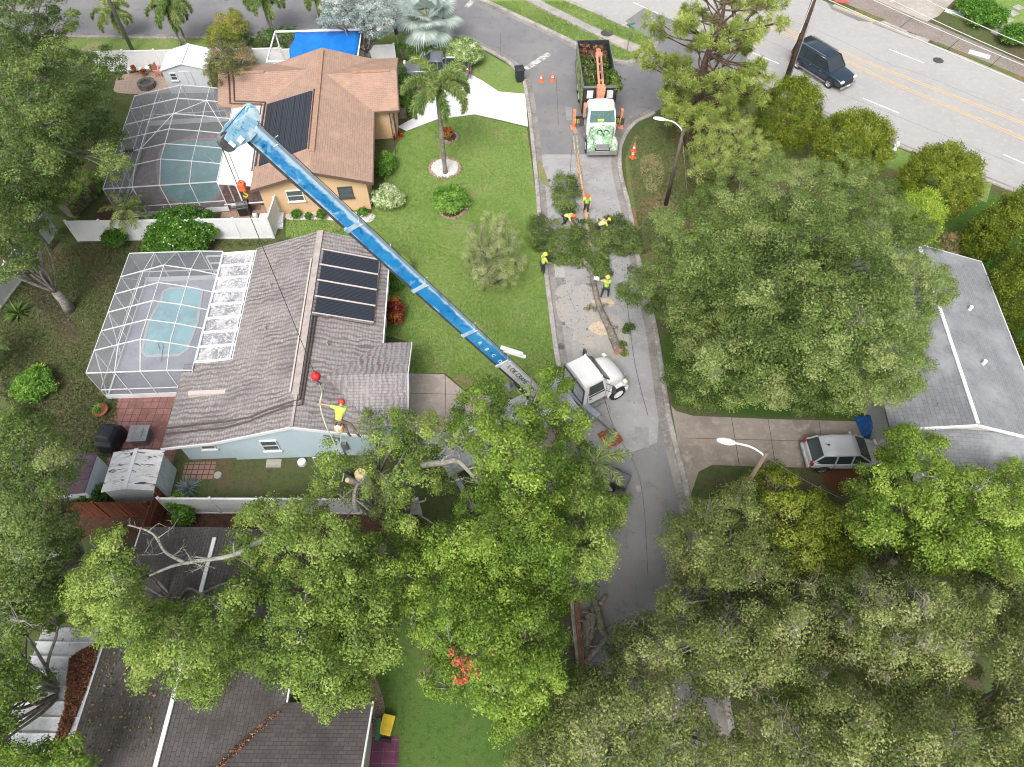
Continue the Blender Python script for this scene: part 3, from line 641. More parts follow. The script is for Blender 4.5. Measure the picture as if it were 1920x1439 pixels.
# ------------------------------------------------------------------ grass blades
def inside(poly, pts):
    return poly_dist(pts, poly) > 0
def blades(label, px, n, mat, h=.09, zb=.015, excl=()):
    poly = np.array(px, float); x0, y0 = poly.min(0); x1, y1 = poly.max(0)
    q = np.stack([RNG.uniform(x0, x1, n*3), RNG.uniform(y0, y1, n*3)], 1)
    q = q[inside(poly, q)]
    for ex in excl: q = q[~inside(np.array(ex, float), q)]
    q = q[:n]; P = Garr(q, np.full(len(q), zb)); m = len(P)
    N = unit(RNG.normal(size=(m, 3))*np.array([1, 1, .35])); up = np.tile(np.array([0, 0, 1.]), (m, 1))+RNG.normal(size=(m, 3))*.55
    P[:, 2] += h*.35
    t = .5+.25*np.sin(P[:, 0]*.9+P[:, 1]*.6)*np.cos(P[:, 1]*.8-P[:, 0]*.3)+RNG.normal(size=m)*.16
    V = leaf_quads(P, N, h*1.7, .3, .4, along=up); V[:, :, 2] = np.maximum(V[:, :, 2], zb)
    return tag(quads('grass', V, t, mat, None), label, 'grass', None, 'stuff')
blades('short bright green grass of the front lawns', [(988, 240), (1000, 330), (1014, 440), (1028, 560), (1044, 650), (1056, 730), (870, 730), (835, 700), (768, 700), (765, 640), (722, 630), (728, 470), (536, 445), (535, 412), (690, 418), (735, 290), (755, 250), (820, 225), (890, 216)], 60000, LF['grass'], .07)
blades('dull patchy grass growing in the back yard', [(535, 450), (150, 455), (40, 500), (0, 560), (0, 740), (110, 850), (215, 860), (222, 744), (190, 744), (165, 700), (245, 474), (480, 462)], 26000, LF['dullgrass'], .09)
blades('thin grass on the verge between the two roads', [(905, 3), (960, 24), (1040, 60), (1105, 92), (1172, 114), (1195, 108), (1222, 74), (1180, 52), (1060, 4)], 12000, LF['grass'], .09, .02, excl=[[(984, 0), (1010, 0), (1110, 50), (1212, 88), (1182, 98), (1105, 60), (1045, 31)]])
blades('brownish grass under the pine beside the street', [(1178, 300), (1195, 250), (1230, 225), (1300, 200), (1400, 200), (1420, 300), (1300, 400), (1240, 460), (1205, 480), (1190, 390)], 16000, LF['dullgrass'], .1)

# ------------------------------------------------------------------ houses
def rot_parent(o, p): o.parent = p; return o
def window(parent, x, y, z, w, h, face, frame=None, name='window', split=2):
    """face: outward direction 'S','E','N','W' in the house frame"""
    frame = frame or MT['white_metal']
    mb = MB(); t = .05
    def P(u, v, d):
        return {'S': (x+u, y-d, z+v), 'N': (x-u, y+d, z+v), 'E': (x+d, y+u, z+v), 'W': (x-d, y-u, z+v)}[face]
    def bx(m, u0, v0, d0, u1, v1, d1):
        a = P(u0, v0, d0); b = P(u1, v1, d1); m.b2(*a, *b)
    for (u0, v0, u1, v1) in ((-w/2, -h/2, w/2, -h/2+t), (-w/2, h/2-t, w/2, h/2), (-w/2, -h/2+t, -w/2+t, h/2-t), (w/2-t, -h/2+t, w/2, h/2-t)): bx(mb, u0, v0, -.02, u1, v1, .06)
    for k in range(1, split): bx(mb, -w/2+t, -h/2+h*k/split-.02, 0, w/2-t, -h/2+h*k/split+.02, .05)
    f = mb.build(name, frame, parent)
    g = MB(); bx(g, -w/2+t, -h/2+t, 0, w/2-t, h/2-t, .03); g.build('pane', MT['window_glass'], f)
    s = MB(); bx(s, -w/2-.06, -h/2-.07, 0, w/2+.06, -h/2-.004, .12); s.build('sill', frame, f)
    return f
def gable_walls(mb, x0, x1, y0, y1, ze, zr, xr):
    mb.b2(x0, y0, 0, x1, y1, ze)
def slope(mb, pts, th=.14): mb.slab(pts, th)
def solar(parent, corners, n, mat, rows_dir=0, gap=.06, lift=.1, stripes=0):
    """corners a,b (top edge) c,d (bottom), split in n panels from a-b to d-c"""
    a, b, c, d = [Vector(p)+Vector((0, 0, lift)) for p in corners]
    for k in range(n):
        t0 = k/n+gap/n/2; t1 = (k+1)/n-gap/n/2
        if rows_dir == 0: q = [a.lerp(d, t0), b.lerp(c, t0), b.lerp(c, t1), a.lerp(d, t1)]
        else: q = [a.lerp(b, t0), a.lerp(b, t1), d.lerp(c, t1), d.lerp(c, t0)]
        s = MB(); s.slab(q, .05); s.build('solar_panel', mat, parent)
def pipe(parent, pts, r, mat, name='roof_pipe'): return MB().tube(pts, r, 6).build(name, mat, parent, sm=True)
solar_mat = M('solar_black', (.013, .016, .022), .45, ((2, (.03, .035, .045), .45, .7),), bmp=None)
def stripe_solar(name, dirn, sc):
    m, nt, bs = nodes(name); bs.inputs['Roughness'].default_value = .4
    w = nt.nodes.new('ShaderNodeTexWave'); w.bands_direction = dirn; w.inputs['Scale'].default_value = sc
    v = coords(nt); nt.links.new(v, w.inputs['Vector'])
    c = ramp(nt, w.outputs[1], ((0, (.009, .012, .02)), (.7, (.02, .026, .04)), (1, (.06, .07, .09))))
    c = mix(nt, ramp(nt, noise(nt, v, 1.2, 4), ((.4, (0, 0, 0)), (.7, (.6, .6, .6)))), c, (.03, .034, .045))
    nt.links.new(c, bs.inputs['Base Color']); return m
def house_wall(color, name):
    return M(name, color, .85, ((.5, tuple(x*.88 for x in color), .4, .65), (8, tuple(min(1, x*1.06) for x in color), .5, .7)), bmp=(30, .1))

# --- blue-walled house with the mottled grey-brown roof
H1 = empty('bungalow', (-10.7, 16.8, 0), R(2.5), 'single-storey pale blue house with streaked grey-brown shingle roof and black solar panels', 'house')
rfY = shingle('shingle_mottled_ns', (.37, .345, .34), (.27, .25, .245), (.12, .105, .1), 'Y', ((.4, (.17, .155, .152), .5, .68), (1.6, (.4, .36, .345), .56, .75)), zebra=((.1, .082, .08), 1.05, .72, 'Y'))
rfX = shingle('shingle_mottled_ew', (.38, .355, .355), (.29, .27, .27), (.12, .105, .1), 'X', ((.4, (.18, .165, .16), .52, .7), (1.6, (.4, .36, .35), .58, .75)), zebra=((.1, .082, .08), 1.1, .7, 'X'))
blue = house_wall((.5, .62, .69), 'pale_blue_stucco')
ZE, ZR = 2.6, 3.85
mb = MB(); y0, y1 = .35, 13.75
slope(mb, [(-4.15, y0, ZE), (0, y0, ZR), (0, y1, ZR), (-4.15, y1, ZE)])
# east slope, minus nothing (wing laid into it)
slope(mb, [(0, y0, ZR), (3.88, y0, ZE), (3.88, y1, ZE), (0, y1, ZR)])
mb.k = 1
mb.k = 0
slope(mb, [(-6.8, y0, ZE-.35), (-4.15, y0, ZE), (-4.15, 5.5, ZE), (-6.8, 5.5, ZE-.35)])
roof = mb.build('roof', rfY, H1)
# garage wing: ridge at y 3.55 running east; valleys cut into the main slope
mb = MB(); zr2 = 3.45; xv = (ZR-zr2)/(ZR-ZE)*3.88
yr = 3.55; hw = 2.66
slope(mb, [(xv, yr, zr2+.004), (5.45, yr, zr2+.004), (5.45, yr+hw, ZE+.004), (3.88, yr+hw, ZE+.004)], .12)
slope(mb, [(5.45, yr, zr2+.004), (xv, yr, zr2+.004), (3.88, yr-hw, ZE+.004), (5.45, yr-hw, ZE+.004)], .12)
mb.build('garage_roof', rfX, H1)
mb = MB(); capm = M('ridge_cap', (.43, .37, .35), .9, ((2, (.33, .28, .26), .4, .6), (8, (.5, .45, .42), .5, .7)))
mb.b2(-.17, 2.2, ZR-.02, .17, y1, ZR+.045); mb.b2(.0, .35, ZR-.02, .12, 2.2, ZR+.03)
mb.build('ridge_cap', capm, H1)
mb = MB(); mb.b2(-6.0, 3.25, 2.36, -3.9, 3.5, 2.62); mb.b2(-.32, 2.4, ZR-.1, -.24, 11.5, ZR+.02); mb.build('roof_vent', M('vent_pinkish', (.55, .47, .45), .8), H1)
mb = MB(); mb.b2(-3.85, .75, 0, 3.55, 13.35, 2.52); mb.b2(-6.35, .86, 0, -3.85, 5.2, 2.15); mb.b2(3.55, 1.3, 0, 5.1, 5.8, 2.52)
mb.add([(-3.85, .75, 2.52), (3.55, .75, 2.52), (0, .75, 3.68), (-3.85, 1.0, 2.52), (3.55, 1.0, 2.52), (0, 1.0, 3.68)], [(0, 1, 2), (5, 4, 3), (0, 3, 4, 1), (1, 4, 5, 2), (2, 5, 3, 0)])
mb.build('wall', blue, H1)
mb = MB()
mb.bar((-4.2, y0-.03, ZE-.09), (0, y0-.03, ZR-.09), .05, .18); mb.bar((0, y0-.03, ZR-.09), (3.92, y0-.03, ZE-.09), .05, .18)
mb.bar((-6.85, y0-.03, ZE-.45), (-4.2, y0-.03, ZE-.09), .05, .18)
mb.bar((3.93, yr+hw, ZE-.08), (3.93, y1, ZE-.08), .07, .13); mb.bar((5.5, yr-hw, ZE-.1), (5.5, yr, zr2-.08), .05, .17); mb.bar((5.5, yr, zr2-.08), (5.5, yr+hw, ZE-.1), .05, .17)
mb.build('fascia', MT['white'], H1)
window(H1, -4.95+.05, .84, 1.5, .75, .7, 'S'); window(H1, -1.7, .73, 1.45, .85, 1.0, 'S'); window(H1, 3.57, 9.5, 1.4, 1.4, 1.1, 'E'); window(H1, 3.57, 12, 1.4, 1.0, 1.1, 'E')
gd = MB()
for k in range(4): gd.b2(5.1, 1.9, .05+k*.55, 5.14, 5.2, .57+k*.55)
gd.build('garage_door', MT['white_metal'], H1)
sm1 = stripe_solar('solar_rows', 'Y', 3.2)
solar(H1, [(.35, 12.2, ZR-.113), (3.35, 12.2, ZR-1.079), (3.35, 7.45, ZR-1.079), (.35, 7.45, ZR-.113)], 4, sm1, 0, .07, .1)
mb = MB()
for k in range(5):
    yy = 12.2-k*4.75/4; w = .07 if 0 < k < 4 else .05
    mb.bar((.25, yy, ZR+.06), (3.4, yy, ZR-.95), w, .05)
mb.build('solar_rail', M('rail_pinkish', (.6, .53, .5), .7), H1)
pm = M('pipe_brown', (.1, .075, .07), .7)
def on_w(x): return ZR-abs(x)*.3012+.08
pipe(H1, [(.3, 7.3, on_w(.3)), (.28, 5, on_w(.28)), (.25, 1.9, on_w(.25)), (-.2, 1.75, on_w(.2)), (-1.4, 1.6, on_w(1.4)), (-2.3, 1.35, on_w(2.3)), (-3.6, 1.4, on_w(3.6)), (-6.7, 1.4, 2.42)], .045, pm)
pipe(H1, [(.45, 7.3, on_w(.45)), (.42, 5, on_w(.42)), (.38, 1.6, on_w(.38)), (-.2, 1.5, on_w(.2)), (-1.4, 1.35, on_w(1.4)), (-2.3, 1.12, on_w(2.3)), (-3.6, 1.05, on_w(3.6)), (-6.7, 1.05, 2.42)], .045, pm)
pipe(H1, [(.3, 7.3, on_w(.3)), (3.4, 7.25, on_w(3.4)), (3.5, 12.2, on_w(3.5))], .03, pm)
for x, y in ((-2.6, 10.2), (-2.4, 7), (1.2, 5.5)): MB().cyl((x, y, on_w(x)+.1), .06, .35, n=10).build('vent_pipe', capm, H1)
mb = MB(); mb.tube([(1.9, .7, .1), (1.9, .7, 1.9), (1.2, .7, 2.3)], .04, 6); mb.b2(1.95, .55, .9, 2.2, .74, 1.5); mb.build('meter_box', MT['grey_metal'], H1)
mb = MB(); mb.tube([(.4, .2, 0), (.4, .2, .9), (1.3, .2, .9), (1.3, .2, 0)], .03, 6); mb.build('handrail', MT['white_metal'], H1)
# aluminium pan roof between cage and house
mb = MB(); slope(mb, [(-6.15, 5.5, 2.36), (-4.1, 5.5, 2.5), (-4.1, 13.55, 2.5), (-6.15, 13.55, 2.36)], .08)
mb.build('lanai_roof', M('weathered_white_pan', (.52, .52, .53), .8, ((1.1, (.27, .27, .29), .4, .56, .6), (3.5, (.2, .2, .21), .5, .62, .8), (8, (.72, .72, .73), .52, .66, .5), (24, (.18, .18, .19), .56, .72))), H1)
mb = MB()
for k in range(9): yy = 5.5+k*8.05/8; mb.bar((-6.15, yy, 2.42), (-4.1, yy, 2.56), .13, .08)
for x, z in ((-6.15, 2.42), (-4.25, 2.55), (-4.08, 2.57)): mb.bar((x, 5.45, z), (x, 13.6, z), .1, .1)
mb.build('pan_rib', MT['white_metal'], H1)

# --- pool cages
def cage(label, origin, rz, xs, ys, zfun, wall_px=None, skip_e=True, xwall=True, door=None, group='screened pool enclosures', diag=()):
    c = empty('pool_enclosure', origin, rz, label, 'pool enclosure', group)
    nx, ny = len(xs), len(ys); Z = [[zfun(i, j) for j in range(ny)] for i in range(nx)]
    P = lambda i, j: Vector((xs[i], ys[j], Z[i][j]))
    b = MB()
    for i in range(nx):
        for j in range(ny-1): b.bar(P(i, j), P(i, j+1), .03, .05)
    for j in range(ny):
        for i in range(nx-1): b.bar(P(i, j), P(i+1, j), .032, .07)
    b.build('roof_beam', MT['white_metal'], c)
    d = MB()
    for (i0, j0, i1, j1) in diag: d.bar(P(i0, j0), P(i1, j1), .035, .05)
    for j in range(ny):
        if not skip_e: d.bar((xs[-1], ys[j], 0), P(nx-1, j), .07, .07)
        d.bar((xs[0], ys[j], 0), P(0, j), .045, .06)
    for i in range(nx):
        d.bar((xs[i], ys[0], 0), P(i, 0), .045, .06); d.bar((xs[i], ys[-1], 0), P(i, ny-1), .045, .06)
    for j in range(ny-1):
        d.bar((xs[0], ys[j], .9), (xs[0], ys[j+1], .9), .05, .05); d.bar((xs[0], ys[j], .1), (xs[0], ys[j+1], .1), .05, .2)
    for i in range(nx-1):
        for y in (ys[0], ys[-1]): d.bar((xs[i], y, .9), (xs[i+1], y, .9), .05, .05); d.bar((xs[i], y, .2), (xs[i+1], y, .2), .05, .38)
    for (a, bb) in (((xs[0], ys[0]), (xs[0], ys[1])), ((xs[0], ys[-1]), (xs[0], ys[-2])), ((xs[0], ys[2]), (xs[0], ys[3])), ((xs[0], ys[0]), (xs[1], ys[0])), ((xs[0], ys[-1]), (xs[1], ys[-1]))):
        d.bar((a[0], a[1], .1), (bb[0], bb[1], 2.4), .04, .04)
    d.build('wall_post', MT['white_metal'], c)
    s = MB()
    for i in range(nx-1):
        for j in range(ny-1): s.add([P(i, j), P(i+1, j), P(i+1, j+1), P(i, j+1)], [(0, 1, 2), (0, 2, 3)])
    s.build('roof_screen', MT['screen'], c)
    w = MB()
    for j in range(ny-1): w.add([(xs[0], ys[j], 0), (xs[0], ys[j+1], 0), P(0, j+1), P(0, j)], [(0, 1, 2, 3)])
    for i in range(nx-1):
        for k in (0, ny-1): w.add([(xs[i], ys[k], 0), (xs[i+1], ys[k], 0), P(i+1, k), P(i, k)], [(0, 1, 2, 3)])
    w.build('wall_screen', MT['screen'], c)
    if door:
        dd = MB(); x, y = door
        for a, e in (((x, y, 0), (x, y, 2.1)), ((x+.95, y, 0), (x+.95, y, 2.1)), ((x, y, 2.1), (x+.95, y, 2.1)), ((x, y, .8), (x+.95, y, .8)), ((x, y, .05), (x+.95, y, .05)), ((x, y, 1.5), (x+.95, y, 1.5))): dd.bar(a, e, .09, .06)
        dd.build('screen_door', MT['white_metal'], c)
    return c
def prof1(i, j):
    z = [2.5, 2.95, 3.35, 2.95, 2.42][i]
    return 2.5 if (j == 0 or (j == 6)) and i < 4 else z
ys1 = [4.95, 6.45, 7.8, 9.15, 10.5, 11.85, 13.75]
cage('white framed dome-shaped pool screen beside the streaked roof', (-10.7, 16.8, 0), R(2.5), [-11.75, -10.25, -8.9, -7.5, -6.2], ys1, prof1, door=(-7.3, 13.7))
def prof2(i, j):
    z = [2.5, 2.85, 3.15, 2.85, 2.5][i]
    return 2.5 if j == 0 else z
cage('white framed peaked pool screen behind the brown-roofed house', (-13, 34.7, 0), R(5.6), [-13.35, -11.5, -9.75, -7.85, -6.1], [2.4, 4.2, 5.8, 7.4, 9.1, 10.9, 12.5], prof2, door=(-7.4, 12.5), diag=((1, 2, 2, 4), (2, 4, 3, 5), (3, 5, 4, 3)))
def local(o, rz, pts):
    c, s = math.cos(rz), math.sin(rz); return [Vector((o[0]+x*c-y*s, o[1]+x*s+y*c, 0)) for x, y in pts]
def rrect(x0, y0, x1, y1, r, bow=0):
    p = []
    for cx, cy, a0 in ((x1-r, y0+r, -90), (x1-r, y1-r, 0), (x0+r, y1-r, 90), (x0+r, y0+r, 180)):
        for k in range(6):
            a = R(a0+k*18); p.append((cx+r*math.cos(a), cy+r*math.sin(a)))
    return p
def pool(label, origin, rz, outline, water, coping, cop_w=.28, step=None):
    t = empty('swimming_pool', origin, rz, label, 'pool', 'swimming pools')
    pts = [Vector((x, y, 0)) for x, y in outline]; n = len(pts)
    cx = sum(p.x for p in pts)/n; cy = sum(p.y for p in pts)/n
    area = sum(pts[i].x*pts[(i+1) % n].y-pts[(i+1) % n].x*pts[i].y for i in range(n))
    mb = MB(); ring = []
    for i in range(n):
        a, b = pts[i-1], pts[(i+1) % n]; tt = (b-a).normalized(); nn = Vector((tt.y, -tt.x, 0))*(1 if area > 0 else -1)
        p = pts[i]; q = p+nn*cop_w; ring.append([(p.x, p.y, .02), (p.x, p.y, .07), (q.x, q.y, .07), (q.x, q.y, .02)])
    vs = [v for r in ring for v in r]; fs = [(i*4+k, i*4+(k+1) % 4, ((i+1) % n)*4+(k+1) % 4, ((i+1) % n)*4+k) for i in range(n) for k in range(4)]
    mb.add(vs, fs); mb.build('coping', coping, t)
    w = MB(); w.add([(p.x, p.y, .045) for p in pts], [tuple(range(n))]); o = w.build('water', water, t)
    if o.data.polygons[0].normal.z < 0: o.data.flip_normals()
    if step: s = MB(); s.b2(*step); s.build('step', coping, t)
    return t
deck1 = M('deck_lavender', (.46, .46, .52), .8, ((.6, (.3, .3, .35), .4, .65), (8, (.42, .42, .47), .5, .7)))
sheet('pool_deck', local((-10.7, 16.8), R(2.5), [(-11.75, 4.95), (-6.0, 4.95), (-3.85, 5.3), (-3.85, 13.4), (-6.2, 13.75), (-11.75, 13.75)]), .024, deck1)
wat1 = M('pool_water_pale', (.42, .8, .88), .12, ((.45, (.3, .58, .66), .45, .55), (.9, (.5, .76, .8), .5, .7)), spec=.6)
pool('pale blue rectangular pool with white coping in lavender deck', (-10.7, 16.8, 0), R(2.5), [(-8.42, 7.9), (-8.15, 8.2), (-7.95, 10.2), (-8.2, 12.8), (-8.5, 13.0), (-10.2, 13.0), (-10.42, 12.8), (-10.42, 12.2), (-10.75, 10.3), (-10.6, 8.2), (-10.35, 7.9)], wat1, MT['concrete_white'], .16)
o = pipe(None, [Vector(p) for p in (G(300, 655, .09), G(296, 645, .1), G(305, 640, .1), G(306, 652, .1), G(302, 680, .08))], .02, MT['black'], 'pool_hose'); tag(o, 'thin dark pool cleaner hose lying over the pale blue pool edge', 'hose')
deck2 = blocks('deck_brick', (.3, .17, .15), (.22, .12, .11), (.2, .17, .16), .24, .12, .012, ((.8, (.18, .11, .1), .42, .62), (3, (.4, .28, .26), .5, .7)))
sheet('pool_deck', local((-13, 34.7), R(5.6), [(-13.3, 2.3), (-4.0, 2.3), (-4.0, 10.5), (-6.2, 11.2), (-9.5, 11.2), (-13.0, 9.6)]), .024, deck2)
wat2 = M('pool_water_teal', (.16, .5, .48), .1, ((.35, (.1, .36, .35), .4, .6), (.9, (.24, .56, .53), .5, .7)), spec=.7)
pool('deep teal free-form pool with tan coping in brick deck', (-13, 34.7, 0), R(5.6), [(q.x, q.y) for q in smooth([Vector((x, y, 0)) for x, y in ((-10.6, 4.4), (-8.6, 3.4), (-7.3, 3.9), (-7.0, 6), (-7.4, 8.6), (-7.8, 10), (-9.5, 10.2), (-11, 10.1), (-11.7, 9.2), (-11.5, 7))], 4, True)], wat2, M('coping_tan', (.42, .33, .28), .8, ((6, (.33, .25, .2), .4, .6),)), .3)
o = pipe(None, smooth([Vector(p) for p in (G(412, 262, .1), G(398, 268, .1), G(386, 280, .1), G(386, 292, .1), G(396, 300, .1), G(404, 308, .1))], 5), .025, MT['white'], 'pool_hose'); tag(o, 'thin white hose curled over the teal pool', 'hose')

# --- peach house with the brown roof
H2 = empty('bungalow', (-13, 34.7, 0), R(5.6), 'single-storey peach house with clean brown shingle roof and dark solar mat', 'house')
bY = shingle('shingle_brown_ns', (.42, .29, .225), (.34, .23, .18), (.19, .125, .1), 'Y', ((.8, (.46, .3, .22), .5, .7),))
bX = shingle('shingle_brown_ew', (.42, .285, .22), (.34, .225, .175), (.19, .12, .095), 'X', ((.8, (.46, .29, .21), .5, .7),))
peach = house_wall((.66, .45, .27), 'peach_stucco')
zr, xr = 3.75, .3; y0, y1 = 1.2, 15.35
mb = MB()
slope(mb, [(-3.8, y0, 2.6), (xr, y0, zr), (xr, y1, zr), (-3.8, y1, 2.6)]); slope(mb, [(xr, y0, zr), (4.05, y0, 2.6), (4.05, y1, 2.6), (xr, y1, zr)])
mb.build('roof', bY, H2)
mb = MB(); yc = 12.1; hw = 3.3; zc = 3.62; x1 = 5.8; xv = xr+(zr-zc)/(zr-2.6)*3.75
slope(mb, [(xv, yc, zc+.004), (x1, yc, zc+.004), (x1, yc+hw, 2.604), (4.05, yc+hw, 2.604)], .12); slope(mb, [(x1, yc, zc+.004), (xv, yc, zc+.004), (4.05, yc-hw, 2.604), (x1, yc-hw, 2.604)], .12)
hw2 = 2.6; yc2 = 13.0; xw = -7.1; xv2 = xr-(zr-3.5)/(zr-2.6)*4.1
slope(mb, [(xv2, yc2, 3.504), (xw, yc2, 3.504), (xw, yc2-hw2, 2.604), (-3.8, yc2-hw2, 2.604)], .12); slope(mb, [(xw, yc2, 3.504), (xv2, yc2, 3.504), (-3.8, yc2+hw2, 2.604), (xw, yc2+hw2, 2.604)], .12)
mb.build('wing_roof', bX, H2)
mb = MB(); mb.b2(xr-.16, 3.2, zr-.02, xr+.16, 15.0, zr+.07); mb.b2(2.6, yc-.13, zc-.02, 5.3, yc+.13, zc+.06); mb.b2(-6.0, yc2-.13, 3.48, -3.8, yc2+.13, 3.56)
mb.build('ridge_vent', M('ridge_vent_brown', (.4, .25, .18), .85, ((5, (.33, .2, .14), .4, .6),)), H2)
mb = MB(); mb.b2(-3.4, 1.65, 0, 3.55, 15, 2.52); mb.b2(3.55, 9.2, 0, 5.45, 15, 2.52); mb.b2(-6.8, 10.8, 0, -3.4, 15.2, 2.5)
mb.add([(-3.4, 1.65, 2.52), (3.55, 1.65, 2.52), (xr, 1.65, 3.58), (-3.4, 1.9, 2.52), (3.55, 1.9, 2.52), (xr, 1.9, 3.58)], [(0, 1, 2), (5, 4, 3), (0, 3, 4, 1), (1, 4, 5, 2), (2, 5, 3, 0)])
mb.add([(5.45, 9.2, 2.52), (5.45, 15, 2.52), (5.45, yc, 3.45), (5.2, 9.2, 2.52), (5.2, 15, 2.52), (5.2, yc, 3.45)], [(0, 1, 2), (5, 4, 3), (0, 3, 4, 1), (1, 4, 5, 2), (2, 5, 3, 0)])
mb.build('wall', peach, H2)
mb = MB(); mb.bar((-3.85, y0-.03, 2.5), (xr, y0-.03, zr-.1), .05, .2); mb.bar((xr, y0-.03, zr-.1), (4.1, y0-.03, 2.5), .05, .2); mb.bar((4.09, y0, 2.52), (4.09, yc-hw, 2.52), .06, .14); mb.bar((4.1, yc-hw-.03, 2.52), (5.84, yc-hw-.03, 2.52), .06, .14)
mb.bar((5.84, yc-hw, 2.5), (5.84, yc, zc-.1), .05, .18); mb.bar((5.84, yc, zc-.1), (5.84, yc+hw, 2.5), .05, .18)
mb.build('fascia', M('fascia_brown', (.13, .085, .06), .7), H2)
window(H2, -1.2, 1.63, 1.6, 1.1, .9, 'S'); window(H2, 2.1, 1.63, 1.6, .95, .9, 'S', MT['dark_metal']); window(H2, 3.57, 5, 1.5, 1.5, 1.2, 'E')
mb = MB(); mb.b2(3.57, 8.0, 0, 3.63, 8.95, 2.1); mb.build('front_door', M('door_cream', (.6, .42, .26), .6), H2)
mb = MB(); mb.b2(5.3, 8.95, 0, 5.42, 9.07, 2.5); mb.tube([(5.1, 8.9, 0), (5.1, 8.9, 2.5)], .04, 6); mb.tube([(5.25, 7.4, 0), (5.25, 7.4, 2.4), (5.4, 9, 2.45)], .03, 6); mb.build('porch_post', MT['dark_metal'], H2)
s2 = stripe_solar('solar_strips', 'X', 2.6)
zs = lambda x: 2.6+(x+3.8)/4.1*1.15
solar(H2, [(-3.55, 10.2, zs(-3.55)), (-.1, 10.05, zs(-.1)), (-.1, 3.7, zs(-.1)), (-3.45, 3.4, zs(-3.45))], 8, s2, 1, .05, .08)
pipe(H2, [(-3.7, 3.5, zs(-3.7)+.1), (-3.72, 10.5, zs(-3.72)+.1), (-5.9, 10.75, 2.8), (-6.0, 13, 3.62)], .05, pm); pipe(H2, [(-3.85, 3.0, 2.72), (-3.95, 10.3, 2.72), (-6.2, 10.55, 2.75), (-6.3, 12.8, 3.6)], .05, pm)
pipe(H2, [(.02, 3.6, zs(0)+.06), (.02, 10.2, zs(0)+.06)], .035, pm)
mb = MB(); slope(mb, [(-6.1, 2.3, 2.45), (-3.82, 1.8, 2.52), (-3.82, 10.4, 2.52), (-6.1, 10.5, 2.45)], .1); mb.build('lanai_roof', M('white_membrane', (.82, .82, .81), .7, ((1.2, (.74, .73, .7), .45, .7),)), H2)
mb = MB(); mb.b2(-5.9, 3.3, 0, -5.82, 3.38, 2.4); mb.b2(-4.9, 2.0, 0, -4.82, 2.08, 2.42); mb.b2(-5.9, 7, 0, -5.82, 7.08, 2.4); mb.b2(-6.1, 2.0, .85, -3.5, 2.05, .92); mb.build('lanai_post', MT['white_metal'], H2)
mb = MB(); mb.b2(-3.9, .6, 0, -2.3, 1.6, .3); mb.b2(-3.9, .3, 0, -2.3, .6, .15); mb.build('step', MT['concrete_white'], H2)

# --- dark-roofed house at the lower left
H3 = empty('bungalow', (-12.8, 8, 0), R(-.5), 'house with dark charcoal shingle roof and white ridge strip, under the oaks', 'house')
dY = shingle('shingle_dark_ns', (.13, .118, .115), (.09, .082, .08), (.03, .027, .026), 'Y', ((.6, (.06, .053, .05), .5, .7), (2.5, (.13, .115, .11), .58, .75)))
dX = shingle('shingle_dark_ew', (.13, .118, .115), (.09, .082, .08), (.03, .027, .026), 'X', ((.6, (.06, .053, .05), .5, .7), (2.5, (.13, .115, .11), .58, .75)))
mb = MB(); xl, xr_, yN, yS = -4.3, 3.75, 4.5, -8
slope(mb, [(xl, yS, 2.6), (-.25, yS, 3.85), (-.25, yN-.5, 3.85), (xl, yN, 2.6)]); slope(mb, [(-.25, yS, 3.85), (xr_, yS, 2.6), (xr_, yN-.2, 2.6), (-.25, yN-.5, 3.85)])
mb.build('roof', dY, H3)
mb = MB(); zq = 3.55; xq = -.25+(3.85-zq)/1.25*4.0; yq = -6.0
slope(mb, [(xq, yq, zq+.004), (7.2, yq, zq+.004), (7.2, yq+3.1, 2.604), (xr_, yq+3.1, 2.604)], .12); slope(mb, [(7.2, yq, zq+.004), (xq, yq, zq+.004), (xr_, yq-3.1, 2.604), (7.2, yq-3.1, 2.604)], .12)
mb.build('wing_roof', dX, H3)
mb = MB(); mb.b2(-.32, yS, 3.84, -.16, yN-1.0, 3.92); mb.build('ridge_strip', MT['white_metal'], H3)
mb = MB(); mb.bar((7.24, yq-3.1, 2.52), (7.24, yq, zq-.08), .07, .16); mb.bar((7.24, yq, zq-.08), (7.24, yq+3.15, 2.52), .07, .16); mb.bar((xr_+.04, yq+3.1, 2.53), (xr_+.04, yN-.2, 2.53), .07, .14); mb.bar((xl-.04, yS, 2.53), (xl-.04, yN, 2.53), .06, .13)
mb.build('gutter', MT['white'], H3)
mb = MB(); mb.b2(xl+.35, yS, 0, xr_-.35, yN-.5, 2.5); mb.b2(xr_-.35, yq-2.7, 0, 6.9, yq+2.7, 2.5); mb.build('wall', house_wall((.5, .47, .42), 'cream_stucco'), H3)
window(H3, -2, yN-.48, 1.5, 1.2, 1, 'N'); window(H3, 6.92, yq, 1.4, 1.5, 1.1, 'E')
mb = MB(); slope(mb, [(-7.35, -4.7, 2.25), (xl-.1, -4.7, 2.4), (xl-.1, .1, 2.4), (-7.35, .1, 2.25)], .06)
mb.build('pan_roof', M('flaking_white_pan', (.66, .67, .7), .8, ((1.6, (.5, .51, .54), .45, .6), (5, (.16, .14, .13), .6, .67, 1.5), (18, (.3, .28, .27), .62, .7))), H3)
mb = MB()
for k in range(9): mb.b2(-7.35, -4.68+k*.58, 2.28, xl-.1, -4.64+k*.58, 2.43)
mb.build('pan_seam', MT['white'], H3)
mb = MB()
for x, y in ((-7.2, 0), (-7.2, -4.6), (-7.2, -2.3)): mb.b2(x-.05, y-.05, 0, x+.05, y+.05, 2.3)
mb.build('carport_post', MT['white'], H3)
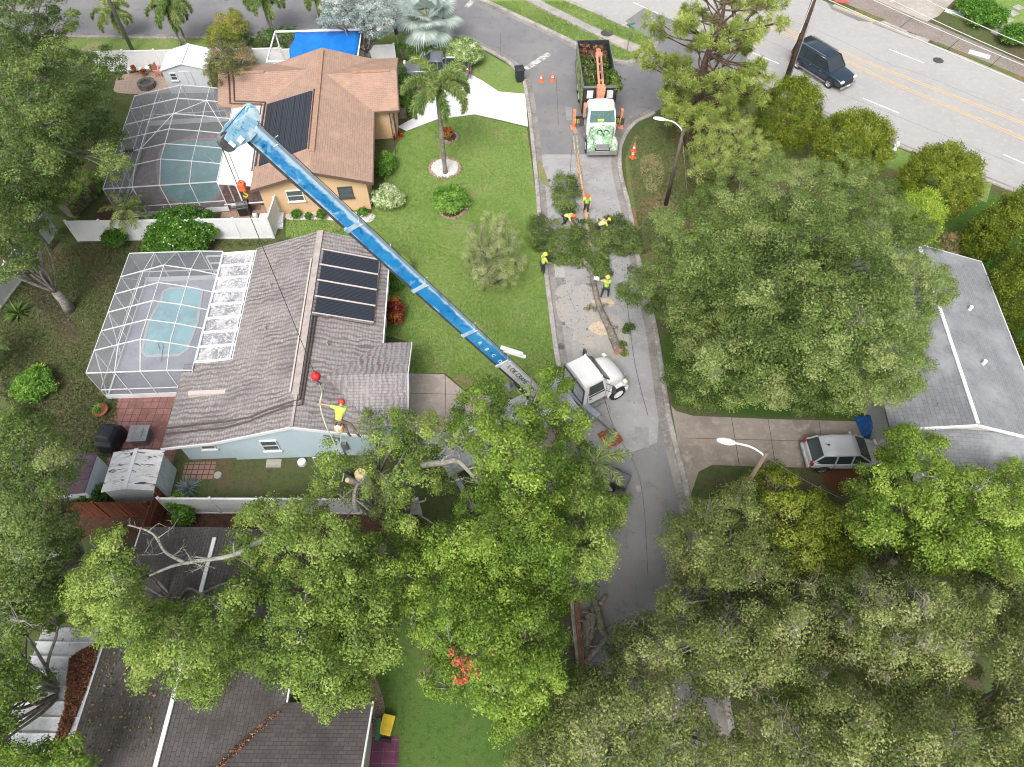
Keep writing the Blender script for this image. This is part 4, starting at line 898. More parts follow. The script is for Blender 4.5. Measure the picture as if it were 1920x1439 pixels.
def leaf_drift(label, poly, zf, n, size=.11, mat='dead', h=.06):
    p = np.array(poly, float); x0, y0 = p.min(0); x1, y1 = p.max(0)
    q = np.stack([RNG.uniform(x0, x1, n*4), RNG.uniform(y0, y1, n*4)], 1); q = q[inside(p, q)][:n]
    z = np.array([zf(a, b) for a, b in q])+RNG.uniform(.01, h, len(q))
    P = np.column_stack([q, z]); N = unit(RNG.normal(size=P.shape)*.7+np.array([0, 0, .6]))
    return tag(quads('fallen_leaves', leaf_quads(P, N, size, .6), RNG.uniform(0, 1, len(P)), LF[mat], None), label, 'leaf litter', None, 'stuff')
leaf_drift('rusty brown fallen leaves drifted along the edge of flaking white pan roof', [tuple(G(x, y, 2.4))[:2] for x, y in ((132, 1235), (150, 1222), (190, 1203), (180, 1240), (160, 1300), (118, 1405), (100, 1400), (122, 1330))], lambda x, y: 2.38, 9000, .08, h=.16)
leaf_drift('small brown leaves gathered in the valley of the dark roof', [(-9.4, 4.4), (-8.9, 4.7), (-10.9, 2.6), (-11.4, 2.4)], lambda x, y: 3.3, 900, .1, h=.25)
leaf_drift('twigs and leaves scattered on the dark roof slope', [(-17, 8), (-13.2, 8), (-13.2, 3.2), (-17, 3.2)], lambda x, y: 2.68+(x+17.1)*.308, 500, .12, h=.04, mat='mixed')

# --- grey-roofed house at the right
H4 = empty('bungalow', (22.5, 17, 0), R(-5), 'house with pale grey shingle roof and white ridge strip at the right edge', 'house')
gY = shingle('shingle_grey_ns', (.21, .218, .23), (.165, .172, .182), (.08, .085, .09), 'Y', ((.4, (.3, .31, .325), .45, .65),), bw=.4, rh=.2)
gYe = shingle('shingle_palegrey_ns', (.26, .268, .285), (.21, .217, .23), (.14, .145, .15), 'Y', ((.5, (.31, .32, .335), .45, .65), (1.4, (.18, .185, .19), .56, .72), (5, (.2, .2, .2), .66, .74)))
gX = shingle('shingle_grey_ew', (.23, .238, .25), (.185, .192, .2), (.11, .115, .12), 'X', ((.4, (.33, .34, .355), .45, .65),), bw=.4, rh=.2)
mb = MB(); slope(mb, [(-3.7, .25, 2.9), (0, .25, 3.9), (0, 12.45, 3.9), (-3.7, 12.45, 2.9)]); mb.build('roof_west', gY, H4)
mb = MB(); slope(mb, [(0, .25, 3.9), (4.15, .25, 2.8), (4.15, 12.45, 2.8), (0, 12.45, 3.9)]); mb.build('roof_east', gYe, H4)
mb = MB(); slope(mb, [(-2.6, .35, 3.15), (4.6, .35, 3.15), (4.6, -1.7, 2.5), (-2.6, -1.7, 2.5)]); mb.build('roof_front', gX, H4)
mb = MB(); mb.b2(-.09, .3, 3.89, .09, 12.4, 3.95); mb.build('ridge_strip', MT['white'], H4)
mb = MB(); mb.bar((-3.7, .2, 2.85), (0, .2, 3.85), .09, .14); mb.bar((0, .2, 3.85), (4.15, .2, 2.75), .09, .14); mb.bar((4.2, .25, 2.73), (4.2, 12.4, 2.73), .05, .1); mb.bar((4.2, 12.5, 2.73), (0, 12.5, 3.83), .05, .1); mb.bar((-3.7, 12.5, 2.83), (0, 12.5, 3.83), .05, .1)
mb.build('fascia', MT['white'], H4)
mb = MB(); mb.b2(-3.3, .7, 0, 3.8, 12, 2.65); mb.b2(-2.3, -1.3, 0, 4.2, .7, 2.4); mb.add([(-3.3, .45, 2.6), (3.8, .45, 2.6), (0, .45, 3.7), (-3.3, .7, 2.6), (3.8, .7, 2.6), (0, .7, 3.7)], [(0, 1, 2), (5, 4, 3), (0, 3, 4, 1), (1, 4, 5, 2), (2, 5, 3, 0)])
mb.build('wall', house_wall((.62, .62, .62), 'white_stucco'), H4)
window(H4, 0, -1.32, 1.3, 1.4, 1.1, 'S'); window(H4, 3.82, 6, 1.4, 1.4, 1.1, 'E')
for x, y in ((1.6, 4.3), (2.0, 8.1)): MB().cyl((x, y, 3.9-abs(x)*.265+.12), .1, .3, n=12).build('vent_pipe', MT['white'], H4)

# ------------------------------------------------------------------ fences
def fence(label, a, b, h=1.75, mat=None, name='vinyl_fence', step=2.3, cap=True, th=.05, group='white vinyl fences', lean=0, plank=False):
    a, b = Vector((a[0], a[1], 0)), Vector((b[0], b[1], 0)); L = (b-a).length; n = max(1, round(L/step)); mat = mat or MT['white']
    t = empty(name, a, math.atan2(b.y-a.y, b.x-a.x), label, 'fence', group)
    for k in range(n):
        x0, x1 = L*k/n+.06, L*(k+1)/n-.06; m = MB()
        if plank:
            q = int((x1-x0)/.14)
            for j in range(q): xx = x0+(x1-x0)*(j+.5)/q; m.box((xx, RNG.normal()*.006, h/2), (.125, th, h+RNG.normal()*.02))
            m.b2(x0, th/2, .4, x1, th/2+.05, .5); m.b2(x0, th/2, h-.5, x1, th/2+.05, h-.4)
        else:
            m.b2(x0, -th/2, .05, x1, th/2, h-.08); m.b2(x0, -th, .03, x1, th, .14); m.b2(x0, -th, h-.12, x1, th, h)
        m.build('panel', mat, t)
    for k in range(n+1):
        m = MB(); m.b2(L*k/n-.06, -.06, 0, L*k/n+.06, .06, h+.06)
        if cap: m.lathe([(.1, h+.06), (.1, h+.09), (0, h+.15)], (L*k/n, 0, 0), 4)
        m.build('post', mat, t)
    return t
fence('white vinyl fence between the two pool yards, behind the rounded shrub', (-28.6, 33.6), (-15.8, 33.88))
fence('white vinyl fence section leaning towards the peach house wall', (-15.75, 33.9), (-15.6, 37.7))
fence('white vinyl fence slanting along the far left yard', (-32.4, 21.5), (-30.3, 34.4))
fence('white vinyl fence behind the white shed and gravel corner', (-33.5, 52.9), (-18.6, 53.4))
fence('white vinyl fence under the blue tarp frame', (-18.4, 53.2), (-9.5, 53.9))
fence('white vinyl fence south of the pale blue house', (-17.2, 14.35), (-4.6, 14.3))
wood = M('fence_wood', (.2, .06, .03), .85, ((2, (.13, .04, .02), .4, .6), (9, (.27, .1, .055), .55, .7)), scale=(1, 1, .3))
fence('reddish brown wooden plank fence behind the sheds', (-22.9, 14.15), (-17.75, 14.15), 1.75, wood, 'wooden_fence', 2.4, False, .03, 'brown plank fences', plank=True)
fence('short reddish brown plank fence at the end of the white fence', (-17.45, 14.9), (-17.5, 13.0), 1.75, wood, 'wooden_fence', 2.4, False, .03, 'brown plank fences', plank=True)
b = MB(); b.b2(-.25, 0, 0, .25, 0, 0)

# ------------------------------------------------------------------ sheds
def shed(label, loc, rz, w, d, h, rise, wallm, roofm, ribs='x', door=True, group='garden sheds', win=False):
    t = empty('shed', loc, rz, label, 'shed', group)
    m = MB(); m.b2(-w/2, -d/2, 0, w/2, d/2, h)
    for s in (-1, 1):
        y = s*(d/2); m.add([(-w/2, y, h), (w/2, y, h), (0, y, h+rise), (-w/2, y-s*.05, h), (w/2, y-s*.05, h), (0, y-s*.05, h+rise)], [(0, 1, 2), (5, 4, 3), (0, 3, 4, 1), (1, 4, 5, 2), (2, 5, 3, 0)])
    n = int(d/.3)
    for k in range(n): 
        for s in (-1, 1): m.b2(s*(w/2), -d/2+k*.3+.1, .05, s*(w/2+.02), -d/2+k*.3+.14, h)
    m.build('wall', wallm, t)
    r = MB(); e = .1; z = h-.0
    r.slab([(-w/2-e, -d/2-e, z), (0, -d/2-e, z+rise+.06), (0, d/2+e, z+rise+.06), (-w/2-e, d/2+e, z)], .05); r.slab([(0, -d/2-e, z+rise+.06), (w/2+e, -d/2-e, z), (w/2+e, d/2+e, z), (0, d/2+e, z+rise+.06)], .05)
    for k in range(int(d/.42)+1):
        y = -d/2+k*.42; r.bar((-w/2-e, y, z+.02), (0, y, z+rise+.08), .035, .03); r.bar((0, y, z+rise+.08), (w/2+e, y, z+.02), .035, .03)
    r.build('roof', roofm, t)
    rc = MB(); rc.b2(-.09, -d/2-e, z+rise+.05, .09, d/2+e, z+rise+.1); rc.build('ridge_cap', MT['white_metal'], t)
    if door:
        q = MB(); q.b2(-.45, -d/2-.04, .05, -.02, -d/2, 1.85); q.b2(.02, -d/2-.04, .05, .45, -d/2, 1.85); q.build('door', wallm, t)
    if win: window(t, -.95, -d/2, 1.45, .5, .6, 'S', MT['white'])
    return t
shwhite = M('shed_white', (.66, .7, .74), .6, ((2, (.58, .63, .67), .4, .65),))
stain = M('stained_white_metal', (.78, .78, .78), .7, ((1.2, (.62, .61, .6), .45, .62), (2.2, (.07, .06, .055), .57, .62, .6), (6, (.3, .28, .27), .58, .68)), scale=(.6, 2.4, 1))
shed('white garden shed with small black window beside the gravel corner', (-25.3, 51.3, 0), R(3), 3.4, 2.6, 2.0, .45, shwhite, MT['white_metal'], win=True)
shed('metal shed with black-stained white roof beside the brick patio', (-18.75, 15.75, 0), R(2), 2.35, 2.0, 1.9, .22, M('shed_bluewhite', (.6, .68, .7), .6, ((2, (.5, .58, .6), .4, .65),)), stain, door=False)
sp = empty('shed', (-21.35, 15.6, 0), R(2), 'lean-to metal shed with purple roof and white side', 'shed', 'garden sheds')
m = MB(); m.b2(-1.0, -1.0, 0, .55, 1.0, 1.75); m.add([(-1, -1, 1.75), (.55, -1, 1.75), (.55, -1, 1.95), (-1, 1, 1.75), (.55, 1, 1.75), (.55, 1, 1.95)], [(0, 1, 2), (5, 4, 3), (1, 4, 5, 2), (0, 2, 5, 3)]); m.build('wall', shwhite, sp)
m = MB(); m.slab([(-1.1, -1.1, 1.78), (.6, -1.1, 2.02), (.6, 1.1, 2.02), (-1.1, 1.1, 1.78)], .05)
for k in range(7): m.bar((-1.1, -1.05+k*.35, 1.8), (.6, -1.05+k*.35, 2.04), .04, .03)
m.build('roof', M('purple_metal', (.11, .07, .095), .6, ((2, (.16, .11, .14), .45, .65),)), sp)

# blue tarp frame
TP = empty('shade_frame', (-14.8, 52.3, 0), R(2), 'white pipe frame with blue tarp tied across it behind the brown roof', 'canopy')
m = MB(); X0, X1, Y0, Y1 = -3.9, 2.95, -2.2, 1.9
for x, y in ((X0, Y0), (X1, Y0), (X0, Y1), (X1, Y1)): m.b2(x-.05, y-.05, 0, x+.05, y+.05, 2.65)
m.bar((X0, Y1, 2.7), (X1, Y1, 2.75), .13, .1); m.bar((X1, Y0, 2.7), (X1, Y1, 2.75), .1, .1); m.bar((X0, Y0, 2.7), (X0, Y1, 2.7), .1, .1); m.bar((X0, Y0, 2.7), (X1, Y0, 2.7), .1, .1)
m.build('frame', MT['white_metal'], TP)
m = MB(); nx, ny = 14, 8
V = []
for j in range(ny+1):
    for i in range(nx+1):
        u, v = i/nx, j/ny; V.append((-2.4+5.2*u+.12*math.sin(v*9)*(1-u)*(u < .1), Y0-.3+(Y1-Y0+.2)*v, 2.68-.28*math.sin(math.pi*v)*(.6+.4*math.sin(math.pi*u))+.02*math.sin(u*25)))
m.add(V, [(j*(nx+1)+i, j*(nx+1)+i+1, (j+1)*(nx+1)+i+1, (j+1)*(nx+1)+i) for j in range(ny) for i in range(nx)])
o = m.build('tarp', M('blue_tarp', (.005, .16, .58), .5, ((.9, (.01, .2, .66), .45, .6), (6, (.25, .45, .75), .68, .75))), TP, sm=True); md = o.modifiers.new('thick', 'SOLIDIFY'); md.thickness = .015

# ------------------------------------------------------------------ vehicles (x forward, y left)
def ring(x, pts):
    """pts: half section from bottom to top centre (y,z), mirrored"""
    l = [(x, y, z) for y, z in pts]; r = [(x, -y, z) for y, z in reversed(pts) if y > 1e-4]
    return l+r
def body_loft(st):
    """st: (x, half width, z bottom, z shoulder, z top)"""
    return [ring(x, [(w*.75, zb), (w*.97, zb+.06), (w, zb+(zs-zb)*.45), (w*.985, zs-.05), (w*.9, zs+.015), (w*.55, zt-.01), (0, zt)]) for x, w, zb, zs, zt in st]
def wheels(parent, pts, r, w, rim, name='wheel'):
    for x, y in pts:
        s = 1 if y > 0 else -1; c = Vector((x, y, r))
        m = MB(); m.lathe([(r*.62, -w/2), (r*.93, -w/2), (r, -w*.36), (r, w*.36), (r*.93, w/2), (r*.62, w/2), (r*.6, 0)], c, 24, (0, 1, 0))
        o = m.build(name, MT['rubber'], parent, sm=False)
        m = MB(); m.lathe([(r*.64, s*w*.47), (r*.58, s*w*.44), (r*.5, s*w*.3), (r*.16, s*w*.36), (r*.12, s*w*.46), (0, s*w*.46)], c, 20, (0, 1, 0))
        for k in range(6):
            a = k*math.pi/3; m.bar(c+Vector((math.cos(a)*r*.12, s*w*.42, math.sin(a)*r*.12)), c+Vector((math.cos(a)*r*.58, s*w*.44, math.sin(a)*r*.58)), .06, .03, (0, 1, 0))
        m.build('rim', rim, o)
def arch(parent, pts, r, y):
    for x in pts:
        for s in (-1, 1):
            m = MB(); n = 12; V = []
            for k in range(n+1):
                a = math.pi*k/n; V += [(x+r*math.cos(a), s*y, r*.8+r*math.sin(a)), (x+(r+.06)*math.cos(a), s*(y+.012), r*.8+(r+.06)*math.sin(a))]
            m.add(V, [(2*k, 2*k+1, 2*k+3, 2*k+2) for k in range(n)])
            m.add([(x+r*math.cos(math.pi*k/n), s*(y-.004), r*.8+r*math.sin(math.pi*k/n)) for k in range(n+1)], [tuple(range(n+1))])
            m.build('wheel_arch', MT['black'], parent, fix=False)
def quad_strip(m, pts, th=.02): m.slab(pts, th)
def car(label, cat, name, loc, rz, paint, L, W, st, gh, wb, wr, rim, roof_z, group=None, tail=True):
    t = empty(name, loc, rz, label, cat, group)
    m = MB(); m.loft(body_loft(st)); m.build('body', paint, t, sm=True, sub=1)
    # greenhouse: stations (x, half width base, z base, half width top, z top)
    g = MB(); g.loft([ring(x, [(wb_*.98, zb-.06), (wb_, zb), (wt, zt-.03), (wt*.85, zt)]) if 1 else 0 for x, wb_, zb, wt, zt in gh]); g.build('windows', MT['glass'], t, sm=False)
    top = [q for q in gh if q[4] > roof_z-.14]
    m = MB(); m.loft([ring(x, [(wt*1.02, zt-.07), (wt*1.03, zt-.02), (wt*.93, zt+.03), (wt*.5, zt+.055), (0, zt+.06)]) for x, wb_, zb, wt, zt in top]); m.build('roof', paint, t, sm=True)
    p = MB()
    for a, b in zip(gh[:-1], gh[1:]):
        for s in (-1, 1):
            if abs(a[4]-b[4]) > .25:
                p.bar((a[0], s*a[3]*1.0 if a[4] > b[4] else s*a[1], a[4] if a[4] > b[4] else a[2]), (b[0], s*b[1] if a[4] > b[4] else s*b[3], b[2] if a[4] > b[4] else b[4]), .07, .06)
    for q in top[1:-1] if len(top) > 2 else []:
        for s in (-1, 1): p.bar((q[0], s*(q[1]+.005), q[2]-.03), (q[0], s*(q[3]+.012), q[4]-.02), .08, .03)
    for s in (-1, 1): p.bar((gh[0][0]+.1, s*(gh[0][1]+.0), gh[0][2]-.02), (gh[-1][0]-.1, s*(gh[-1][1]), gh[-1][2]-.02), .05, .05)
    p.build('pillar', paint, t)
    arch(t, wb, wr+.06, W/2-.01); wheels(t, [(x, s*(W/2-.1)) for x in wb for s in (-1, 1)], wr, .24, rim)
    f = st[-1][0]; r = st[0][0]
    for s in (-1, 1):
        m = MB(); m.box((f-.1, s*(W/2-.28), st[-2][3]-.1), (.16, .36, .16)); m.build('headlight', M_LIGHT, t, bev=.02)
        m = MB(); m.box((r+.06, s*(W/2-.16), st[1][3]-.1), (.12, .18, .3)); m.build('taillight', M_TAIL, t, bev=.02)
        m = MB(); q = gh[-2]; m.box((q[0]+.05, s*(W/2+.1), gh[-1][2]+.06), (.12, .22, .16)); m.build('mirror', paint, t, bev=.03)
        m = MB(); n = len(gh)
        for hx in (-.1, .95): m.box((hx*1.0-.4, s*(W/2-.005), st[2][3]-.14), (.18, .03, .035))
        m.build('door_handle', MT['chrome'] if name == 'suv' else paint, t)
        m = MB()
        for hx in (-.75, .3, 1.3): m.box((hx, s*(W/2-.012), (st[2][2]+st[2][3])/2+.05), (.015, .02, (st[2][3]-st[2][2])*.75))
        m.build('door_seam', MT['black'], t)
    m = MB(); m.box((f-.02, 0, st[-1][3]-.16), (.1, W*.5, .2)); m.build('grille', MT['black'], t, bev=.02)
    m = MB(); m.box((f+.02, 0, .45), (.14, W*.84, .2)); m.box((r-.02, 0, .48), (.14, W*.84, .2)); m.build('bumper', MT['chrome'] if name == 'suv' else paint, t, bev=.04)
    m = MB(); m.box((f+.1, 0, .47), (.02, .32, .14)); m.box((r-.1, 0, .6), (.02, .32, .14)); m.build('number_plate', MT['white'], t)
    return t
M_LIGHT = M('headlight_lens', (.75, .72, .62), .15, spec=.8); M_TAIL = M('taillight_lens', (.4, .02, .02), .2, spec=.8)
def paintm(name, c, r=.28): 
    m = M(name, c, r, ((1.2, tuple(x*.9 for x in c), .4, .65),)); m.node_tree.nodes['Principled BSDF'].inputs['Coat Weight'].default_value = .6; return m
suvp = paintm('dark_navy_paint', (.014, .032, .055)); silver = paintm('silver_paint', (.5, .52, .55), .32); greyp = paintm('grey_paint', (.14, .15, .17), .3)
a = math.atan2(-2.55, 1.75)
c = (G(1499, 120, .38)+G(1552, 157, .38))/2
nrm = Vector((-math.sin(a), math.cos(a), 0))*.9
suv_c = Vector((c.x, c.y, 0))+nrm
SUVR = car('dark navy sport utility vehicle driving on the main road', 'car', 'suv', suv_c, a, suvp, 5.4, 2.0,
    [(-2.62, .88, .42, .95, .99), (-2.5, .97, .36, 1.08, 1.12), (-1.2, 1.0, .34, 1.08, 1.12), (.8, 1.0, .34, 1.08, 1.13), (1.5, .98, .36, 1.06, 1.14), (2.4, .95, .4, .98, 1.04), (2.68, .86, .45, .8, .84)],
    [(-2.56, .9, 1.08, .78, 1.5), (-2.45, .94, 1.08, .8, 1.84), (-1.35, .95, 1.08, .81, 1.86), (-.35, .95, 1.08, .81, 1.86), (.62, .94, 1.08, .79, 1.84), (1.35, .9, 1.1, .8, 1.14)], (-1.62, 1.62), .38, MT['chrome'], 1.86)
for s in (-1, 1):
    MB().bar((-2.2, s*.72, 1.96), (.4, s*.72, 1.96), .04, .05).build('roof_rail', MT['grey_metal'], SUVR); MB().b2(-1.4, s*.98, .36, 1.3, s*1.1, .42).build('running_board', MT['grey_metal'], SUVR)
HR = car('small silver hatchback parked in the brown concrete driveway', 'car', 'hatchback', (17.35, 17.45, 0), R(1), silver, 3.9, 1.7,
    [(-1.95, .72, .4, .8, .86), (-1.85, .82, .32, .92, .96), (-.9, .85, .28, .92, .98), (.6, .85, .28, .9, .97), (1.0, .84, .3, .88, .97), (1.6, .8, .34, .76, .84), (1.93, .66, .42, .62, .66)],
    [(-1.86, .7, .95, .6, 1.0), (-1.45, .79, .93, .6, 1.42), (-.75, .8, .92, .63, 1.49), (.1, .8, .92, .62, 1.48), (.42, .79, .92, .6, 1.44), (1.15, .76, .92, .66, .97)], (-1.22, 1.24), .3, MT['chrome'], 1.49)
m = MB(); m.tube([(-1.1, 0, 1.5), (-1.35, 0, 1.72)], .012, 4); m.box((-1.1, 0, 1.53), (.12, .08, .05)); m.build('antenna', MT['black'], HR)
PK = car('grey pickup truck parked beside the hedge by the brown-roofed house', 'pickup truck', 'pickup_truck', (-6.1, 52.3, 0), R(181), greyp, 5.4, 1.9,
    [(-2.7, .88, .5, .98, 1.0), (-2.55, .94, .42, 1.05, 1.06), (-.8, .96, .4, 1.05, 1.07), (.8, .96, .4, 1.02, 1.08), (1.3, .94, .42, 1.0, 1.08), (2.3, .9, .45, .92, .98), (2.65, .78, .5, .74, .78)],
    [(-.75, .84, 1.05, .7, 1.1), (-.62, .86, 1.05, .72, 1.68), (-.2, .88, 1.03, .73, 1.72), (.35, .88, 1.03, .71, 1.7), (1.2, .84, 1.05, .74, 1.1)], (-1.7, 1.65), .37, MT['chrome'], 1.72)
m = MB(); m.b2(-2.55, -.72, 1.045, -.85, .72, 1.08); m.build('truck_bed', MT['black'], PK)
m = MB(); m.b2(-2.6, -.86, 1.06, -.8, -.78, 1.14); m.b2(-2.6, .78, 1.06, -.8, .86, 1.14); m.build('bed_rail', MT['white_metal'], PK)

# --- heavy truck cab builder
def hcab(parent, x0, cabw, cl, hl, roofz, hoodz, paint, hood, glassm, deep=1.95, tint=None, hwf=.66):
    """cab from x0..x0+cl, hood to x0+cl+hl"""
    w = cabw/2; xf = x0+cl; st = [(x0, w*.96, .95, roofz-.75, roofz-.12)]
    m = MB(); m.loft([ring(x, [(w*.9, .8), (w, .95), (w, 1.75), (w*.9, roofz-.16), (w*.8, roofz-.02), (w*.4, roofz+.03), (0, roofz+.04)]) for x in (x0, x0+.12, xf-.55)]+
                     [ring(xf-.12, [(w*.9, .8), (w, .95), (w, 1.7), (w*.93, 1.9), (w*.8, 1.95), (w*.4, 2.0), (0, 2.02)]), ring(xf, [(w*.88, .8), (w*.96, .95), (w*.96, 1.4), (w*.9, hoodz+.05), (w*.7, hoodz+.1), (w*.3, hoodz+.12), (0, hoodz+.13)])])
    m.build('cab', paint, parent, sm=False, bev=.03)
    g = MB(); za, zb = hoodz+.22, roofz-.14
    xa, xb = xf-.07, xf-.52
    g.add([(xa, -w*.84, za), (xa, w*.84, za), (xb+.02, w*.76, zb), (xb+.02, -w*.76, zb), (xa-.1, -w*.84, za), (xa-.1, w*.84, za), (xb-.08, w*.76, zb), (xb-.08, -w*.76, zb)], [(0, 1, 2, 3), (7, 6, 5, 4), (0, 4, 5, 1), (1, 5, 6, 2), (2, 6, 7, 3), (3, 7, 4, 0)])
    # sits just proud of the sloping screen
    for i in range(8): v = g.v[i]; g.v[i] = (v[0]+.05, v[1], v[2]+.02)
    g.build('windscreen', glassm, parent)
    for s in (-1, 1):
        g = MB(); y = s*(w+.006)
        pts = [(x0+.3, 1.62), (xf-.42, 1.62), (xf-.62, roofz-.26), (x0+.3, roofz-.26)]
        V = [(x, s*(w*1.0+.012 - max(0, z-1.75)/(roofz-1.9)*w*.1), z) for x, z in pts]; g.add(V+[(a, b_-s*.03, c_) for a, b_, c_ in V], [(0, 1, 2, 3), (7, 6, 5, 4), (0, 4, 5, 1), (1, 5, 6, 2), (2, 6, 7, 3), (3, 7, 4, 0)])
        g.build('side_window', glassm, parent)
        d = MB()
        for xx in (x0+.22, xf-.34): d.box((xx, s*(w+.004), 1.5), (.02, .012, 1.2))
        d.box(((x0+xf)/2-.06, s*(w+.004), .92), (cl-.56, .012, .02)); d.build('door_seam', MT['black'], parent)
        hnd = MB(); hnd.box((x0+.4, s*(w+.02), 1.45), (.16, .03, .04)); hnd.build('door_handle', MT['black'], parent)
        mm = MB(); mm.tube([(xf-.3, s*w, 1.5), (xf-.15, s*(w+.38), 1.65), (xf-.15, s*(w+.38), 2.3), (xf-.4, s*w*.96, 2.2)], .018, 5); mm.box((xf-.15, s*(w+.4), 1.95), (.1, .24, .5)); mm.build('mirror', MT['dark_metal'], parent, bev=0)
        stp = MB(); stp.b2(x0+.1, s*(w-.1), .55, xf-.3, s*(w+.12), .62); stp.b2(x0+.1, s*(w-.05), .95, xf-.3, s*(w+.02), 1.0); stp.b2(x0+.2, s*(w-.25), .35, xf-.4, s*(w-.02), .95); stp.build('step', MT['grey_metal'], parent)
    m = MB()
    for i in range(5): m.box((xf-.62, (i-2)*w*.38, roofz+.06), (.1, .07, .05))
    m.build('roof_light', MT['yellow'] if tint is None else MT['white'], parent)
    # hood
    xn = xf+hl; hw = w*hwf
    m = MB(); m.loft([ring(x, [(hw_*.96, zb_), (hw_, zb_+.1), (hw_, zt-.16), (hw_*.86, zt-.03), (hw_*.45, zt+.02), (0, zt+.035)]) for x, hw_, zb_, zt in ((xf-.05, w*.92, 1.0, hoodz+.1), (xf+.25, max(w*.8, hw*1.02), .95, hoodz+.06), (xf+hl*.6, hw, .9, hoodz-.06), (xn-.12, hw*.9, .8, hoodz-.28), (xn, hw*.82, .75, hoodz-.46))])
    ho = m.build('hood', hood, parent, sm=True, sub=1)
    for s in (-1, 1):
        m = MB(); xw = xf+hl*.52; n = 10; rr = .66
        sec = []
        for k in range(n+1):
            a = math.pi*(1.02-k/n*1.04); cx = xw+rr*math.cos(a)*1.02; cz = .55+rr*math.sin(a)
            sec.append([(cx, s*(w*.5), cz+.07), (cx, s*(w*.9), cz+.07), (cx, s*(w*1.02), cz-.02), (cx+math.cos(a)*-.05, s*(w*1.0), cz-.09), (cx, s*(w*.5), cz-.07)])
        m.loft(sec); m.build('mudguard', hood, parent, sm=True)
        m = MB(); m.box((xn-.22, s*hw*1.15, hoodz-.5), (.2, .26, .2)); m.build('headlight', M_LIGHT, parent, bev=.03)
    m = MB(); m.b2(xn-.02, -hw*.66, .8, xn+.03, hw*.66, hoodz-.5); m.build('grille', MT['chrome'], parent)
    m = MB(); m.b2(xn+.02, -w*.98, .42, xn+.16, w*.98, .74); m.box((xn-.08, -w*.98, .58), (.4, .1, .3)); m.box((xn-.08, w*.98, .58), (.4, .1, .3)); m.build('bumper', MT['chrome'] if tint is None else MT['white_metal'], parent, bev=.03)
    return xw
white_p = paintm('white_truck_paint', (.8, .8, .8), .35)
camo = M('green_wrap', (.22, .4, .24), .35, ((2.2, (.62, .72, .62), .45, .56, 1.2), (3.5, (.08, .17, .08), .55, .63, 1.5), (5, (.55, .68, .25), .62, .68)))
teal_glass = M('teal_glass', (.02, .09, .08), .1, ((3, (.06, .16, .15), .5, .7),), spec=.8)

# --- debris (grapple) truck
gx, gy = 6.35, 0
GT = empty('grapple_truck', (6.35, 47.2, 0), R(-88.4), 'debris truck with black box bed of cut branches, orange loader and green wrapped hood', 'truck')
hcab(GT, 2.05, 2.16, 1.7, 1.45, 2.75, 1.75, white_p, camo, teal_glass)
m = MB(); m.b2(-4.6, -.42, .72, 4.6, .42, .98); m.b2(-3.4, -.6, .4, -1.6, .6, .8); m.build('chassis', MT['black'], GT)
wheels(GT, [(4.35, .98), (4.35, -.98), (-2.9, .98), (-2.9, -.98), (-1.75, .98), (-1.75, -.98)], .5, .34, MT['white_metal'])
boxp = M('black_box_paint', (.03, .032, .036), .5, ((3, (.07, .075, .08), .5, .7),))
bx = MB(); X0, X1, Wb, Zt, Zb = -4.7, 1.35, 1.22, 3.25, 1.05
bx.b2(X0, -Wb, Zb, X1, Wb, Zb+.1); bx.b2(X0, -Wb, Zb, X1, -Wb+.07, Zt); bx.b2(X0, Wb-.07, Zb, X1, Wb, Zt); bx.b2(X1-.08, -Wb, Zb, X1, Wb, Zt); bx.b2(X0, -Wb, Zb, X0+.06, Wb, Zt)
bx.build('cargo_box', boxp, GT)
rm = MB(); rm.b2(X0-.02, -Wb-.04, Zt-.1, X1, -Wb, Zt+.05); rm.b2(X0-.02, Wb, Zt-.1, X1, Wb+.04, Zt+.05); rm.b2(X1, -Wb, Zt-.08, X1+.06, Wb, Zt+.07)
for k in range(8): rm.b2(X0+.2+k*.8, Wb, Zb, X0+.26+k*.8, Wb+.05, Zt-.1)
rm.build('box_rim', MT['grey_metal'], GT)
art = MB(); art.b2(-4.3, -Wb-.03, 1.3, 1.2, -Wb-.005, 3.05); art.build('side_artwork', M('green_side_wrap', (.12, .17, .08), .5, ((1.5, (.45, .6, .14), .47, .56, 2.5), (2.5, (.02, .025, .02), .52, .58, 2), (4, (.55, .6, .5), .63, .68, 2))), GT)
pn = MB(); pn.b2(X1+.0, -.95, 2.35, X1+.05, -.5, 2.95); pn.b2(X1+.0, .5, 2.35, X1+.05, .95, 2.95); pn.build('mesh_window', MT['concrete_white'], GT)
m = MB(); fp = [(-3.9, .15, 3.35), (-3.1, .1, 3.6)]
m.bar((1.62, 0, 1.0), (1.62, 0, 3.1), .55, .5); m.build('loader_mast', MT['orange'], GT)
m = MB()
for s in (-.14, .14): m.bar((1.55, s, 3.35), (-1.75, s+.12, 3.75), .15, .2)
for k in range(4): m.box((.9-k*.85, .03+k*.02, 3.45+k*.1), (.1, .3, .12))
m.box((1.6, 0, 3.2), (.5, .6, .5)); m.box((-1.85, .13, 3.72), (.32, .5, .3)); m.build('loader_boom', MT['orange'], GT, bev=.015)
m = MB()
for s in (-.1, .1): m.bar((-1.9, s+.13, 3.7), (-3.5, s+.32, 3.15), .13, .18)
m.box((-2.7, .24, 3.46), (.12, .3, .12)); m.box((-3.5, .3, 3.05), (.3, .3, .3)); m.build('loader_arm', MT['orange'], GT, bev=.015)
m = MB()
for s in (-1, 1):
    for k in range(3): m.tube(smooth([(-3.5+k*.12, .3, 2.95), (-3.5+k*.12+.05, .3+s*.45, 2.6), (-3.5+k*.12, .3+s*.35, 2.1), (-3.5+k*.12, .3+s*.05, 1.9)], 4), .05, 5)
m.build('grapple', MT['dark_metal'], GT)
